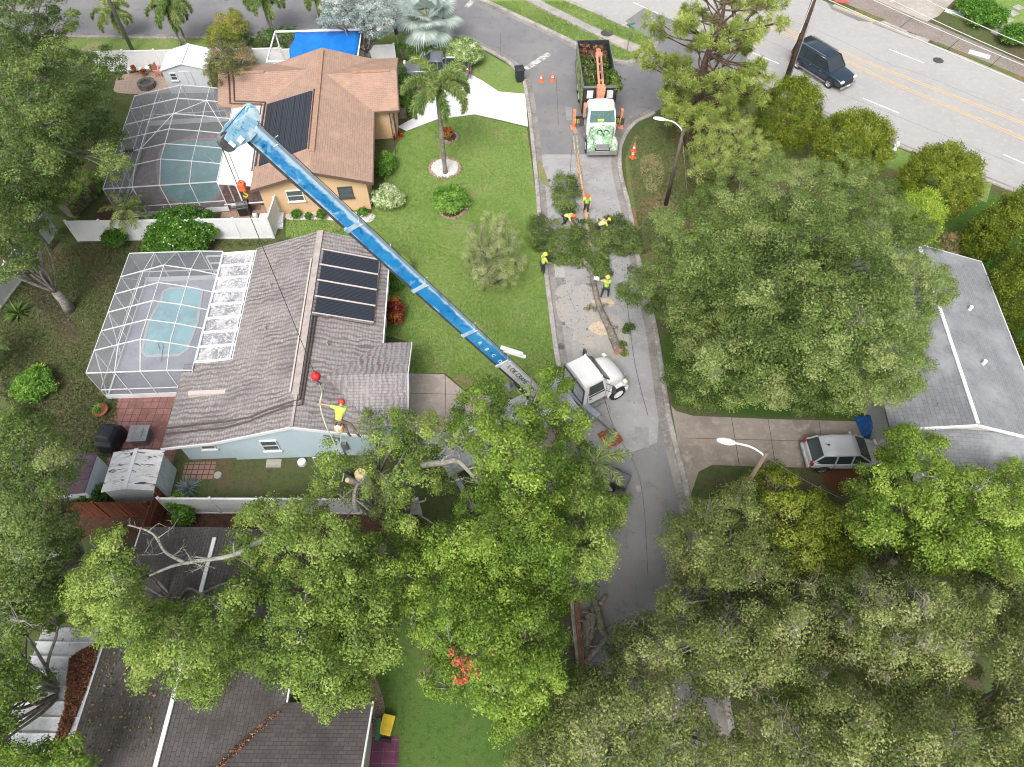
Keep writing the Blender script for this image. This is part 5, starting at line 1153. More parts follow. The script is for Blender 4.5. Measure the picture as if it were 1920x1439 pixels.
m = MB(); m.tube([(.9, .12, 3.62), (-.6, .16, 3.82)], .05, 8); m.tube([(-.6, .16, 3.82), (-1.6, .18, 3.95)], .03, 6); m.build('loader_cylinder', MT['grey_metal'], GT)
for s in (-1, 1):
    m = MB(); m.b2(1.5, s*.4, .75, 1.75, s*1.66, .95); m.build('outrigger_beam', MT['black'], GT)
    m = MB(); m.b2(1.48, s*1.66, .35, 1.74, s*1.86, 1.55); m.b2(1.35, s*1.56, .03, 1.9, s*1.98, .1); m.b2(1.57, s*1.7, .08, 1.69, s*1.82, .4); m.build('outrigger_leg', MT['orange'], GT)
    m = MB()
    for k in range(3): m.b2(1.85, s*(1.3+k*.16), .62, 1.9, s*(1.38+k*.16), .98)
    m.build('warning_stripes', MT['yellow'], GT)
for s in (-1, 1): MB().b2(1.5, s*.7, 1.1, 1.95, s*1.14, 2.1).build('loader_post', MT['orange'], GT, bev=.02)
m = MB(); m.tube(smooth([(4.7, -.45, 1.78), (4.45, -.32, 1.83), (4.55, -.1, 1.84), (4.95, 0, 1.78), (4.55, .1, 1.84), (4.45, .32, 1.83), (4.7, .45, 1.78)], 5), .022, 5); m.tube(smooth([(4.35, -.2, 1.85), (4.55, 0, 1.86), (4.35, .2, 1.85)], 4), .018, 5); m.build('hood_emblem', MT['black'], GT)
m = MB(); m.box((3.62, -.1, 2.03), (.16, .46, .3)); m.build('dashboard_item', MT['hivis_yellow'], GT)
# load of cut branches
nC = 260; C = np.stack([RNG.uniform(-4.4, 1.1, nC), RNG.uniform(-1.0, 1.0, nC), RNG.uniform(1.9, 2.75, nC)], 1)
back = C[:, 0] < -3.3; C[back, 2] += .3
Q, T = clumps(C[~back], .28, 55, .14, .3+RNG.normal(size=(~back).sum())*.2)
bl = tag(quads('branch_load', Q, T, LF['dark_oak'], None), 'heap of leafy cut branches filling the black truck box', 'branches')
bl.location = GT.location; bl.rotation_euler = GT.rotation_euler
Q, T = clumps(C[back], .26, 50, .12, .4+RNG.normal(size=back.sum())*.2); quads('dry_brush', Q, T, LF['dead'], bl)
mb = MB()
for k in range(26):
    a = Vector((RNG.uniform(-4.2, .8), RNG.uniform(-.9, .9), RNG.uniform(2.3, 3))); b = a+Vector((RNG.uniform(-1, 1), RNG.uniform(-.4, .4), RNG.uniform(-.1, .35))); mb.tube([a, (a+b)/2+Vector((0, 0, .1)), b], [.03, .022, .01], 5)
o = mb.build('twigs', MT['bark_grey'], bl, fix=False)
nC = 40; C = np.stack([RNG.uniform(-.6, 1.3, nC), RNG.uniform(1.0, 1.5, nC), RNG.uniform(2.5, 3.3, nC)], 1)
Q, T = clumps(C, .25, 45, .14, .4+RNG.normal(size=nC)*.2); quads('overhanging_leaves', Q, T, LF['oak'], bl)

# --- crane truck
CR = empty('crane_truck', (4.2, 21.45, 0), R(30), 'white-cabbed boom crane truck parked across the street, blue boom raised over the roofs', 'crane truck')
cabglass = M('cab_glass', (.33, .36, .38), .15, ((2, (.5, .53, .55), .4, .6),), spec=.8)
hcab(CR, -1.0, 2.05, 1.75, 1.15, 2.8, 1.95, white_p, white_p, MT['glass'], tint=1, hwf=.86)
m = MB()
for s in (-1, 1):
    y0_, y1_ = (s*.12, s*.9); m.add([(-1.03, y0_, 1.25), (-1.03, y1_, 1.25), (-1.03, y1_*.93, 2.35), (-1.03, y0_, 2.35), (-1.0, y0_, 1.25), (-1.0, y1_, 1.25), (-1.0, y1_*.93, 2.35), (-1.0, y0_, 2.35)], [(0, 1, 2, 3), (7, 6, 5, 4), (0, 4, 5, 1), (1, 5, 6, 2), (2, 6, 7, 3), (3, 7, 4, 0)])
m.build('rear_window', cabglass, CR)
m = MB()
for s in (-1, 0, 1): m.b2(-1.07, s*.96-.04, .9, -1.02, s*.96+.04, 2.45)
m.b2(-1.07, -1.0, 1.14, -1.02, 1.0, 1.22); m.b2(-1.07, -1.0, 2.4, -1.02, 1.0, 2.52); m.build('window_frame', MT['dark_metal'], CR)
m = MB(); m.b2(-9.2, -.45, .75, 2.2, .45, 1.05); m.b2(-9.2, -1.2, 1.05, -1.3, 1.2, 1.22); m.build('deck', M('crane_deck', (.4, .41, .43), .7, ((2, (.25, .26, .28), .45, .65), (10, (.5, .5, .5), .6, .7))), CR)
for s in (-1, 1): MB().b2(-2.6, s*.6, .5, -1.5, s*1.24, 1.05).build('side_box', MT['white'], CR)
wheels(CR, [(1.35, .92), (1.35, -.92), (-7.1, .95), (-7.1, -.95), (-5.8, .95), (-5.8, -.95)], .5, .34, MT['white_metal'])
# turntable, boom
rz = R(30); cr_o = Vector((4.2, 21.45, 0)); Rm = Matrix.Rotation(-rz, 3, 'Z')
def inC(p): return Rm @ (Vector(p)-cr_o)
PIV = inC((1.45, 19.75, 2.6)); TIP = inC(G(450, 228, 20.2))
m = MB(); m.cyl((PIV.x, PIV.y, 1.45), .75, .5, n=24); m.box((PIV.x, PIV.y, 2.1), (1.0, .9, .9), math.atan2(TIP.y-PIV.y, TIP.x-PIV.x)); m.build('turntable', MT['white'], CR, bev=.02)
bd = (TIP-PIV).normalized(); BL = (TIP-PIV).length; side = bd.cross(Vector((0, 0, 1))).normalized(); upb = side.cross(bd).normalized()
def worn_blue(name, edge):
    m = worn_base(name, edge); nt = m.node_tree; bs = nt.nodes['Principled BSDF']; old = bs.inputs['Base Color'].links[0].from_socket
    v = coords(nt); d = nt.nodes.new('ShaderNodeVectorMath'); d.operation = 'DOT_PRODUCT'; d.inputs[1].default_value = upb; nt.links.new(v, d.inputs[0])
    a = nt.nodes.new('ShaderNodeMath'); a.operation = 'SUBTRACT'; nt.links.new(d.outputs['Value'], a.inputs[0]); a.inputs[1].default_value = PIV.dot(upb)
    b = nt.nodes.new('ShaderNodeMath'); b.operation = 'ABSOLUTE'; nt.links.new(a.outputs[0], b.inputs[0])
    n_ = nt.nodes.new('ShaderNodeMath'); n_.operation = 'MULTIPLY_ADD'; nt.links.new(noise(nt, v, 1.6, 6, .7), n_.inputs[0]); n_.inputs[1].default_value = .55; nt.links.new(b.outputs[0], n_.inputs[2])
    nt.links.new(mix(nt, ramp(nt, n_.outputs[0], ((edge-.12, (0, 0, 0)), (edge-.02, (1, 1, 1)))), old, (.42, .56, .68)), bs.inputs['Base Color']); return m
def worn_base(name, edge):
    return M(name, (.012, .19, .47), .5, ((.5, (.04, .27, .55), .42, .62, 1), (1.3, (.2, .42, .62), edge, edge+.1, 1.5), (3, (.004, .085, .26), .54, .7, 1), (7, (.5, .58, .66), edge+.1, edge+.16, 2)), bmp=None)
joints = []
for px in ((661, 416), (786, 531), (875, 620), (938, 678)):
    best = min((k/400 for k in range(401)), key=lambda t: (lambda q: (q[0]-px[0])**2+(q[1]-px[1])**2)(PX(Matrix.Rotation(rz, 3, 'Z') @ (PIV+bd*BL*t)+cr_o)))
    joints.append(best*BL)
joints = sorted(joints); cuts = [-.6]+joints+[BL-.35]
ht = [.68, .68, .66, .64, .62]; wd = [.34, .32, .3, .28, .26]
bm_ = [M('boom_white', (.72, .73, .76), .5, ((2, (.5, .52, .58), .5, .7), (8, (.6, .6, .62), .5, .7))), worn_blue('boom_blue_a', .66), worn_blue('boom_blue_b', .62), worn_blue('boom_blue_c', .6), worn_blue('boom_blue_d', .54)]
def obox(m, p, l, w, h, off=0.0):
    """box along the boom from distance p, length l"""
    o_ = PIV+bd*p+upb*off
    V = [o_+bd*(l*i)+side*(w/2*j)+upb*(h/2*k) for i in (0, 1) for j in (-1, 1) for k in (-1, 1)]
    m.add(V, [(0, 1, 3, 2), (4, 6, 7, 5), (0, 4, 5, 1), (2, 3, 7, 6), (0, 2, 6, 4), (1, 5, 7, 3)])
bm0 = None
for i in range(5):
    m = MB(); obox(m, cuts[i], cuts[i+1]-cuts[i]+.02*(4-i), wd[i], ht[i]); o = m.build('boom_section', bm_[i], CR, bev=.025)
    e = MB(); obox(e, cuts[i+1]-.16, .18, wd[i]+.035, ht[i]+.035)
    if i < 4: e.build('boom_collar', M('collar%d' % i, (.42, .52, .6) if i else (.75, .75, .75), .6, ((3, (.2, .33, .45), .45, .6),)), CR)
    st_ = MB()
    for s in (-1, 1): st_.add([PIV+bd*a_+side*(s*(wd[i]/2+.006))+upb*z_ for a_, z_ in ((cuts[i]+.1, -ht[i]/2), (cuts[i+1]-.2, -ht[i]/2), (cuts[i+1]-.2, -ht[i]/2+.1), (cuts[i]+.1, -ht[i]/2+.1))], [(0, 1, 2, 3)])
    st_.build('boom_edge', MT['dark_metal'], CR)
m = MB()
for j in joints+[BL-1]:
    for s in (-1, 1): m.tube([PIV+bd*(j-.1)+side*(s*.2)+upb*.25, PIV+bd*(j-.1)+side*(s*.22)+upb*.42], .014, 5)
m.build('boom_guide', MT['white_metal'], CR)
mt = Matrix((bd, -side, upb)).transposed().to_4x4()
def onboom(d, lat=0, side=side.copy(), upb=upb.copy()): return Matrix.Translation(PIV+bd*d+upb*lat-side*(wd[0]/2+.012 if d < joints[0] else wd[1]/2+.012)) @ Matrix((-bd, upb, -side)).transposed().to_4x4()
# outriggers and lift cylinder
m = MB(); m.tube([PIV+Vector((0, 0, -.6))+bd*.3-upb*.3, PIV+bd*2.0-upb*.4], .12, 10); m.tube([PIV+bd*1.8-upb*.4, PIV+bd*2.6-upb*.3], .08, 8); m.build('lift_cylinder', MT['dark_metal'], CR)
m = MB()
for s in (0,):
    m.tube([PIV+bd*(joints[0]+.9)+upb*.5, PIV+bd*(joints[0]+.2)+upb*.5+Vector((.55, -.3, 0))], .1, 10); m.tube([PIV+bd*(joints[0]+.6)+upb*.5, PIV+bd*(joints[0]-.1)+upb*.5+Vector((.55, -.3, 0))], .1, 10)
m.build('boom_canister', MT['white_metal'], CR)
op = [inC(p) for p in (G(1090, 757, 1.0), G(1122, 783, 1.0), G(1149, 806, .95), G(1143, 825, .25))]
m = MB(); m.bar(op[0]+(op[0]-op[1])*.6, op[1], .36, .34); m.build('outrigger_housing', M('outrigger_grey', (.2, .23, .27), .6, ((3, (.3, .33, .36), .45, .65),)), CR, bev=.015)
m = MB(); m.bar(op[1]-(op[1]-op[0])*.1, op[2], .24, .24); m.build('outrigger_beam', MT['grey_metal'], CR, bev=.01)
m = MB(); m.bar(op[2], (op[2].x, op[2].y, .3), .15, .15); m.lathe([(.25, .2), (.25, .26), (.1, .32), (0, .32)], (op[2].x, op[2].y, 0), 16); m.build('outrigger_leg', M('leg_teal', (.1, .16, .18), .5), CR)
for sx, sy in ((-3.0, -1), (-3.4, 1), (-8.9, 1), (-8.9, -1)):
    if sx == -3.0: continue
    m = MB(); m.b2(sx-.12, sy*.5, .8, sx+.12, sy*2.7, 1.02); m.b2(sx-.08, sy*2.6-.08, .15, sx+.08, sy*2.6+.08, 1); m.b2(sx-.3, sy*2.6-.3, .02, sx+.3, sy*2.6+.3, .1); m.build('outrigger_beam', MT['grey_metal'], CR)
# boom head with sheaves
h0 = PIV+bd*(BL-.25); side_, upb_ = side, upb; upb = (upb*.85+side*.5).normalized(); side = bd.cross(upb).normalized()
HS = .7
lb = M('boom_head_blue', (.22, .42, .56), .5, ((2, (.5, .6, .68), .45, .58, 1), (6, (.04, .2, .36), .56, .66)))
m = MB()
for s in (-1, 1):
    a = h0+side*(s*.2); P_ = [a+(upb*.75-bd*.05)*HS, a+(upb*.75+bd*.45)*HS, a+(-upb*.5+bd*.6)*HS, a+(-upb*1.0+bd*.5)*HS, a+(-upb*1.0-bd*.1)*HS, a+(-upb*.35-bd*.35)*HS]
    q = [p_+side*.04 for p_ in P_]; m.add(P_+q, [tuple(range(6)), tuple(range(11, 5, -1))]+[(k, (k+1) % 6, (k+1) % 6+6, k+6) for k in range(6)])
obox(m, BL-.5, .5, .42, .42); m.build('boom_head', lb, CR)
top_sh = h0+(upb*.62+bd*.3)*HS; low_sh = h0+(-upb*1.0+bd*.2)*HS
for c_, r_ in ((top_sh, .2), (low_sh, .26)):
    m = MB()
    for s in (-.1, 0, .1): m.lathe([(0, -.045), (r_, -.045), (r_-.05, 0), (r_, .045), (0, .045)], c_+side*s, 22, side)
    m.build('sheave', MT['dark_metal'] if c_ is low_sh else lb, CR)
m = MB(); m.bar(h0-side*.25-upb*.3, h0-side*.25-upb*.5, .16, .03, side); m.bar(h0-side*.25-upb*.6+bd*.1, h0-side*.25-upb*.72+bd*.1, .2, .03, side); m.build('head_decal', MT['white'], CR)
m = MB(); m.tube([PIV+bd*.5+upb_*.4, PIV+bd*(BL-.3)+upb_*.4, top_sh+bd*.2, low_sh+bd*.26], .014, 5); m.build('hoist_rope', MT['cable'], CR)
T1 = onboom((cuts[0]+joints[0])/2+.55, .06)
def tbm(s, d, lat, size, sx, mat=None): 
    text_part('lettering', s, size, onboom(d, lat), mat or MT['black'], CR, .004, sx)
tbm('A OK CRANE', joints[0]-1.35, .1, .36, .95); tbm('407', joints[0]-3.0, .05, .34, 1.0)
for k, ch in enumerate('RBCDC'): 
    text_part('lettering', ch, .26, onboom(joints[1]-1.0-k*.62, 0) , MT['white'], CR, .004, 1.2)
# ball, hook, ropes
wtip = Matrix.Rotation(rz, 3, 'Z') @ (low_sh-upb*.24)+cr_o; side, upb = side_, upb_
ballz = 10.0
line = MB(); ballz = height_of(wtip, 706); ball = Vector((wtip.x, wtip.y, ballz))
o = MB().tube([wtip, ball+Vector((0, 0, .3))], .014, 5).build('hoist_cable', MT['cable'], CR); o.matrix_parent_inverse = (Matrix.Translation(cr_o) @ Matrix.Rotation(rz, 4, 'Z')).inverted()
hb = MB(); hb.lathe([(0, .36), (.05, .34), (.06, .24), (.1, .2), (.19, .12), (.22, 0), (.18, -.13), (.1, -.2), (.07, -.28), (0, -.28)], (0, 0, 0), 20); 
HB = empty('headache_ball', ball, 0, 'bright red crane overhaul ball hanging above the streaked roof', 'crane hook'); hb.build('ball', MT['red'], HB, sm=True)
m = MB(); m.tube(smooth([(0, 0, -.28), (0, 0, -.42), (.1, 0, -.55), (.02, 0, -.66), (-.09, 0, -.58)], 4), .03, 6); m.build('hook', MT['dark_metal'], HB)
blk_z = 16.4; bp = Vector((wtip.x+.1, wtip.y+.04, height_of(wtip, 352)))
HK = empty('hook_block', bp, 0, 'orange hook block hanging on the cable below the boom head', 'crane hook')
m = MB(); m.box((0, 0, 0), (.22, .16, .3)); m.lathe([(.1, -.03), (.14, 0), (.1, .03)], (0, .1, .05), 14, (0, 1, 0)); m.build('block', MT['cone'], HK, bev=.03)
m = MB(); m.tube(smooth([(0, 0, -.15), (0, 0, -.25), (.08, 0, -.34), (0, 0, -.42), (-.07, 0, -.36)], 4), .022, 6); m.build('hook', MT['yellow'], HK)
m = MB(); m.tube([(0, 0, .15), tuple(wtip-bp+Vector((.12, .05, .2)))], .01, 4); m.build('cable', MT['cable'], HK)
# outrigger cribbing
og = Matrix.Rotation(rz, 3, 'Z') @ Vector((op[2].x, op[2].y, 0))+cr_o
CB = empty('cribbing_pad', (og.x, og.y, 0), .5, 'stack of rusty orange-brown timber pads under the crane outrigger', 'outrigger pad')
cw = M('crib_wood', (.34, .13, .05), .8, ((2, (.2, .07, .03), .42, .6), (6, (.5, .24, .1), .55, .7)))
for l in range(2):
    for k in range(5):
        m = MB(); o_ = (k-2)*.21
        m.box((o_, RNG.normal()*.03, .055+l*.1) if l == 0 else (RNG.normal()*.03, o_*.9, .055+l*.1), (.19, 1.05, .09) if l == 0 else (.95, .17, .09)); m.build('timber', cw, CB, bev=.01)

# ------------------------------------------------------------------ people
dg_ = None
def skin(name, verts, edges, radii, mat, parent, sub=1, root=0):
    me = bpy.data.meshes.new(name); me.from_pydata([tuple(v) for v in verts], edges, []); me.materials.append(mat)
    o = bpy.data.objects.new(name, me); col.objects.link(o)
    md = o.modifiers.new('skin', 'SKIN'); md.use_smooth_shade = True
    lay = me.skin_vertices[0].data
    for i, r in enumerate(radii):
        lay[i].radius = (r, r) if not hasattr(r, '__len__') else r; lay[i].use_root = (i == root)
    sb = o.modifiers.new('s', 'SUBSURF'); sb.levels = sub; sb.render_levels = sub
    dg = bpy.context.evaluated_depsgraph_get(); me2 = bpy.data.meshes.new_from_object(o.evaluated_get(dg)); me2.name = name
    o.modifiers.clear(); o.data = me2; bpy.data.meshes.remove(me); o.parent = parent; return o
def person(label, loc, rz, pose, helmet, shirt, trousers, emblem=False, tilt=None, sleeves=.55):
    """pose: bend (rad), arms [(elbow, hand) offsets from the shoulder in body frame] left, right; legs [(knee, ankle) offsets from hip]"""
    t = empty('person', loc, rz, label, 'person', 'tree crew in bright shirts')
    if tilt: t.rotation_euler = tilt
    b = pose.get('bend', 0); ph = pose.get('pelvis', .93)
    pel = Vector((0, 0, ph)); Rb = Matrix.Rotation(-b, 3, 'X')
    U = lambda x, y, z: pel+Rb @ Vector((x, y, z))
    che, up_, nk = U(0, 0, .3), U(0, 0, .46), U(0, .01, .56)
    hd = nk+Matrix.Rotation(-b*.6-pose.get('nod', .1), 3, 'X') @ Vector((0, .02, .14)); ht_ = nk+Matrix.Rotation(-b*.6-pose.get('nod', .1), 3, 'X') @ Vector((0, .01, .25))
    V = [pel, U(0, 0, .15), che, up_, nk, hd, ht_]; E = [(0, 1), (1, 2), (2, 3), (3, 4), (4, 5), (5, 6)]; Rr = [(.15, .11), (.13, .1), (.155, .11), (.15, .095), .055, (.078, .092), (.06, .07)]
    face = (hd-nk).normalized(); fwd = Matrix.Rotation(-b*.6-pose.get('nod', .1), 3, 'X') @ Vector((0, 1, 0))
    V.append(hd+fwd*.1); E.append((5, len(V)-1)); Rr.append(.014)           # nose
    shs = []
    sleeveV = []
    for k, s in enumerate((-1, 1)):
        sh = U(s*.19, 0, .47); el = sh+Vector(pose['arms'][k][0]); ha = sh+Vector(pose['arms'][k][1])
        i = len(V); V += [sh, el, ha]; E += [(3, i), (i, i+1), (i+1, i+2)]; Rr += [.062, .044, .032]; shs.append((sh, el, ha))
        d = (ha-el).normalized(); lat = d.cross(Vector((0, 0, 1))); lat = lat.normalized() if lat.length > .1 else Vector((1, 0, 0)); cur = Vector((0, 0, -1)) if abs(d.z) < .8 else fwd
        pm_ = ha+d*.07; i = len(V); V.append(pm_); E.append((i-1, i)); Rr.append((.036, .018))
        for q in range(4):
            l_ = (.075, .085, .08, .062)[q]; f0 = pm_+lat*((q-1.5)*.019)+d*.01; f1 = f0+d*l_*.55+cur*.012; f2 = f1+d*l_*.3+cur*l_*.4
            j = len(V); V += [f0, f1, f2]; E += [(i, j), (j, j+1), (j+1, j+2)]; Rr += [.009, .0085, .007]
        j = len(V); V += [ha+lat*(-s*.03)+d*.025, ha+lat*(-s*.055)+d*.06+cur*.02]; E += [(i, j), (j, j+1)]; Rr += [.011, .009]
    legs = []
    for k, s in enumerate((-1, 1)):
        hp = pel+Vector((s*.095, 0, -.04)); kn = hp+Vector(pose['legs'][k][0]); an = hp+Vector(pose['legs'][k][1]); td = Vector(pose.get('toe', (0, .17, -.04)))
        i = len(V); V += [hp, kn, an]; E += [(0, i), (i, i+1), (i+1, i+2)]; Rr += [.085, .055, .04]; legs.append((hp, kn, an, an+td))
    skin('body', V, E, Rr, MT['skin'], t)
    SV = [pel+Vector((0, 0, -.03)), U(0, 0, .15), che, up_]; SE = [(0, 1), (1, 2), (2, 3)]; SR = [(.175, .135), (.16, .125), (.18, .135), (.168, .12)]
    for sh, el, ha in shs:
        i = len(SV); SV += [sh, sh.lerp(el, .5), sh.lerp(el, sleeves+.35)]; SE += [(3, i), (i, i+1), (i+1, i+2)]; SR += [.085, .075, .068]
    skin('shirt', SV, SE, SR, shirt, t, root=0)
    LV = [pel+Vector((0, 0, .02))]; LE = []; LR = [(.165, .125)]
    for hp, kn, an, to in legs:
        i = len(LV); LV += [hp, kn, an+(kn-an)*.12]; LE += [(0, i), (i, i+1), (i+1, i+2)]; LR += [.1, .075, .062]
    skin('trousers', LV, LE, LR, trousers, t)
    for hp, kn, an, to in legs:
        skin('boot', [an+(kn-an)*.2, an+Vector((0, -.02, -.03)), to], [(0, 1), (1, 2)], [.05, .052, .042], MT['boot'], t, root=1)
    ax = (ht_-nk).normalized(); hc = hd+ax*.035
    m = MB(); m.lathe([(.155, -.0), (.15, .012), (.125, .02), (.122, .06), (.1, .105), (.06, .13), (0, .138)], hc, 16, ax); bk = hc+fwd*.13; m.box(bk, (.16, .1, .012), mat=Matrix.Rotation(-b*.6-.2, 3, 'X')); m.build('helmet', helmet, t, sm=True)
    m = MB()
    for s in (-1, 1): m.lathe([(0, .0), (.04, 0), (.04, .035), (0, .035)], hd+Vector((s*.085, 0, 0)), 10, (s, 0, 0))
    m.build('ear_muff', MT['black'], t)
    if emblem:
        m = MB(); n_ = Rb @ Vector((0, -1, 0)); cc = U(0, -.155, .36)
        for s in (-1, 1): m.slab([cc+Rb @ Vector((0, 0, .05)), cc+Rb @ Vector((s*.09, 0, -.04)), cc+Rb @ Vector((s*.04, 0, -.02)), cc+Rb @ Vector((0, 0, 0))], .01)
        m.build('back_emblem', MT['black'], t)
    return t, shs
helm_y = M('helmet_yellow', (.75, .72, .08), .4); helm_r = M('helmet_red', (.6, .05, .03), .4); helm_o = M('helmet_orange', (.8, .22, .05), .4); helm_w = M('helmet_white_orange', (.85, .7, .5), .4, ((6, (.8, .25, .08), .5, .55),))
ST = [((-.02, .06, -.42), (-.02, 0, -.86)), ((.02, .06, -.42), (.02, 0, -.86))]
def gp(x, y, z=.0): v = G(x, y, z); return (v.x, v.y, z)
person('worker in lime shirt walking along the yellow line among cut branches, farthest from the crane', gp(1098, 401), R(175), dict(bend=.1, arms=[((-.1, .05, -.27), (-.05, .25, -.42)), ((.1, .08, -.26), (.05, .3, -.4))], legs=[((-.02, .12, -.4), (-.02, .1, -.85)), ((.02, -.02, -.42), (.02, -.2, -.84))]), MT['cone'], MT['hivis'], MT['trousers'], sleeves=.4)
person('worker in pale yellow shirt with orange helmet bending over the branches', gp(1057, 422), R(-120), dict(bend=1.25, nod=.2, pelvis=.85, arms=[((-.05, .15, -.25), (.0, .3, -.5)), ((.05, .15, -.25), (.0, .32, -.5))], legs=[((-.04, .16, -.36), (-.04, 0, -.78)), ((.04, .1, -.38), (.04, -.1, -.78))]), MT['cone'], MT['hivis_yellow'], MT['trousers'], True)
person('worker in pale yellow shirt and yellow helmet stooping over the branch pile', gp(1120, 440), R(-75), dict(bend=1.15, nod=.3, pelvis=.85, arms=[((-.05, .12, -.26), (.0, .2, -.52)), ((.05, .12, -.26), (.0, .25, -.5))], legs=[((-.04, .16, -.36), (-.04, 0, -.78)), ((.04, .1, -.38), (.04, -.1, -.78))]), helm_y, MT['hivis_yellow'], MT['trousers'])
person('worker in lime shirt standing on the kerb at the lawn edge', gp(1017, 513), R(-60), dict(bend=.15, arms=[((-.1, .03, -.28), (-.08, .2, -.48)), ((.1, .08, -.26), (.1, .3, -.38))], legs=ST), helm_y, MT['hivis'], MT['trousers'])
_, shs = person('worker in lime shirt with dark back emblem beside the long log', gp(1134, 557), R(-8), dict(bend=.12, arms=[((-.2, .1, -.15), (-.42, .22, -.12)), ((.1, .05, -.27), (.06, .2, -.42))], legs=[((-.08, .1, -.4), (-.14, -.08, -.84)), ((.08, .14, -.38), (.1, .02, -.84))]), helm_y, MT['hivis'], MT['trousers'], True)
c = Matrix.Rotation(R(-8), 3, 'Z') @ shs[0][2]+Vector(gp(1134, 557))
PS = empty('chainsaw', c, R(165), 'pale chainsaw held over the long log', 'chainsaw')
m = MB(); m.b2(-.12, -.09, -.1, .22, .09, .1); m.build('housing', MT['white'], PS, bev=.03)
m = MB(); m.b2(.2, -.012, -.05, .68, .012, .04); m.build('guide_bar', MT['grey_metal'], PS); m = MB(); m.tube(smooth([(-.1, 0, .1), (-.05, 0, .2), (.1, 0, .2), (.16, 0, .08)], 4), .015, 5); m.build('handle', MT['black'], PS)
# climber hanging from the crane line
cz = 9.0; cl = G(634, 788, cz)
_, shs = person('climber in lime shirt and red helmet hanging on ropes above the streaked roof', (cl.x, cl.y, cz-.93), R(-14), dict(bend=.95, nod=.1, arms=[((-.28, .0, .06), (-.58, -.06, .14)), ((-.04, .24, -.12), (-.24, .42, -.16))], legs=[((.22, .12, -.34), (.46, -.16, -.62)), ((.36, .08, -.24), (.74, -.2, -.42))], toe=(.14, -.06, -.08)), helm_r, MT['hivis'], MT['tan_trousers'])
cy_ = (Vector((cl.x, cl.y, cz)))
lz = lambda x, y, z: G(x, y, z)
hd_ = G(601, 756, 9.9)
RP = empty('climbing_rope', ball, 0, 'pale green climbing ropes hanging from the red ball past the climber', 'rope')
def rel(p): return p-ball
m = MB(); m.tube(smooth([rel(ball-Vector((0, 0, .6))), rel(G(604, 735, 9.6)), rel(G(600, 756, 9.4)), rel(G(605, 780, 8.8)), rel(G(613, 803, 8.2)), rel(G(622, 820, 7.6)), rel(G(632, 845, 6.8)), rel(G(637, 862, 6.2)), rel(G(645, 885, 5.6)), rel(G(641, 904, 5.2))], 4), .03, 6); m.build('strand', MT['rope'], RP, sm=True)
m = MB(); m.tube(smooth([rel(G(640, 800, 8.9)), rel(G(640, 815, 8.3)), rel(G(637, 840, 7.4)), rel(G(634, 862, 6.6)), rel(G(628, 885, 5.8)), rel(G(620, 905, 5.0)), rel(G(612, 935, 3.8))], 4), .022, 6); m.build('strand', MT['rope'], RP, sm=True)
m = MB(); m.tube([rel(G(608, 720, 9.7)), rel(G(603, 745, 9.5))], .06, 6); m.build('sling', MT['bark'], RP)
GB = empty('gear_bag', G(636, 803, 8.6), 0, 'round pale gear bag with orange patch below the climber', 'gear bag')
m = MB(); m.lathe([(0, -.22), (.14, -.2), (.2, -.05), (.19, .1), (.1, .2), (0, .2)], n=14); m.build('bag', helm_w, GB, sm=True); m = MB(); m.tube(smooth([(-.12, 0, .15), (0, 0, .45), (.12, 0, .15)], 4), .015, 5); m.build('strap', MT['black'], GB)

# ------------------------------------------------------------------ street furniture and small things
def lamp(label, base, h, head_px_dir, arm, polemat, sag=.35):
    t = empty('street_lamp', base, 0, label, 'street lamp', 'street lamps')
    m = MB(); m.tube([(0, 0, 0), (0, 0, h)], [.14, .09], 10); m.build('pole', polemat, t, sm=True)
    d = Vector((math.cos(head_px_dir), math.sin(head_px_dir), 0)); e = d*arm+Vector((0, 0, h+.35))
    m = MB(); m.tube(smooth([(0, 0, h-.4), d*.15+Vector((0, 0, h-.1)), d*arm*.5+Vector((0, 0, h+.28)), e], 5), .045, 7); m.build('arm', MT['white_metal'], t, sm=True)
    m = MB(); q = d.to_track_quat('X', 'Z').to_matrix(); m.lathe([(0, -.42), (.1, -.38), (.17, -.15), (.16, .1), (.1, .3), (.05, .36), (0, .36)], (0, 0, 0), 12, (1, 0, 0))
    m.v = [tuple(e-d*-.25+q @ Vector((v[0], v[1], v[2]*.55))) for v in m.v]; m.build('lamp_head', MT['white'], t, sm=True)
    return t
l1 = G(1248, 385); hh = height_of(l1, 240)
lamp('street lamp with dark wooden pole and white arm by the side street', l1, hh, R(165), 1.35, M('pole_dark', (.08, .065, .05), .9, ((5, (.14, .12, .1), .4, .65),), scale=(1, 1, .2)))
l2 = G(1437, 850, 7.5)
lamp('street lamp with brown pole and white arm over the concrete driveway', (l2.x, l2.y, 0), 7.5, R(168), 1.5, M('pole_brown', (.2, .15, .11), .9, ((5, (.12, .09, .07), .4, .65),), scale=(1, 1, .2)))
def wire(label, a, b, sag, r=.018, mat=None, name='overhead_wire', group=None):
    a, b = Vector(a), Vector(b); pts = [a.lerp(b, k/14)-Vector((0, 0, sag*4*(k/14)*(1-k/14))) for k in range(15)]
    c = (a+b)/2; mb = MB(); mb.tube([p-c for p in pts], r, 5); o = mb.build(name, mat or M_WIRE, None); o.location = c; return tag(o, label, 'wire', group)
M_WIRE = M('wire_grey', (.6, .6, .6), .6)
wire('thin guy wire of the street lamp near the pine', (l1.x, l1.y, hh-.5), G(1288, 358, .05), 0, .012)
wire('thin wire running from the driveway lamp into the oaks', (l2.x, l2.y, 7.3), G(1590, 940, 4), .2, .008, MT['grey_metal'])
ub = G(1468, 165)
UP = empty('utility_pole', ub, 0, 'tall dark wooden utility pole with grey conduit beside the main road', 'utility pole')
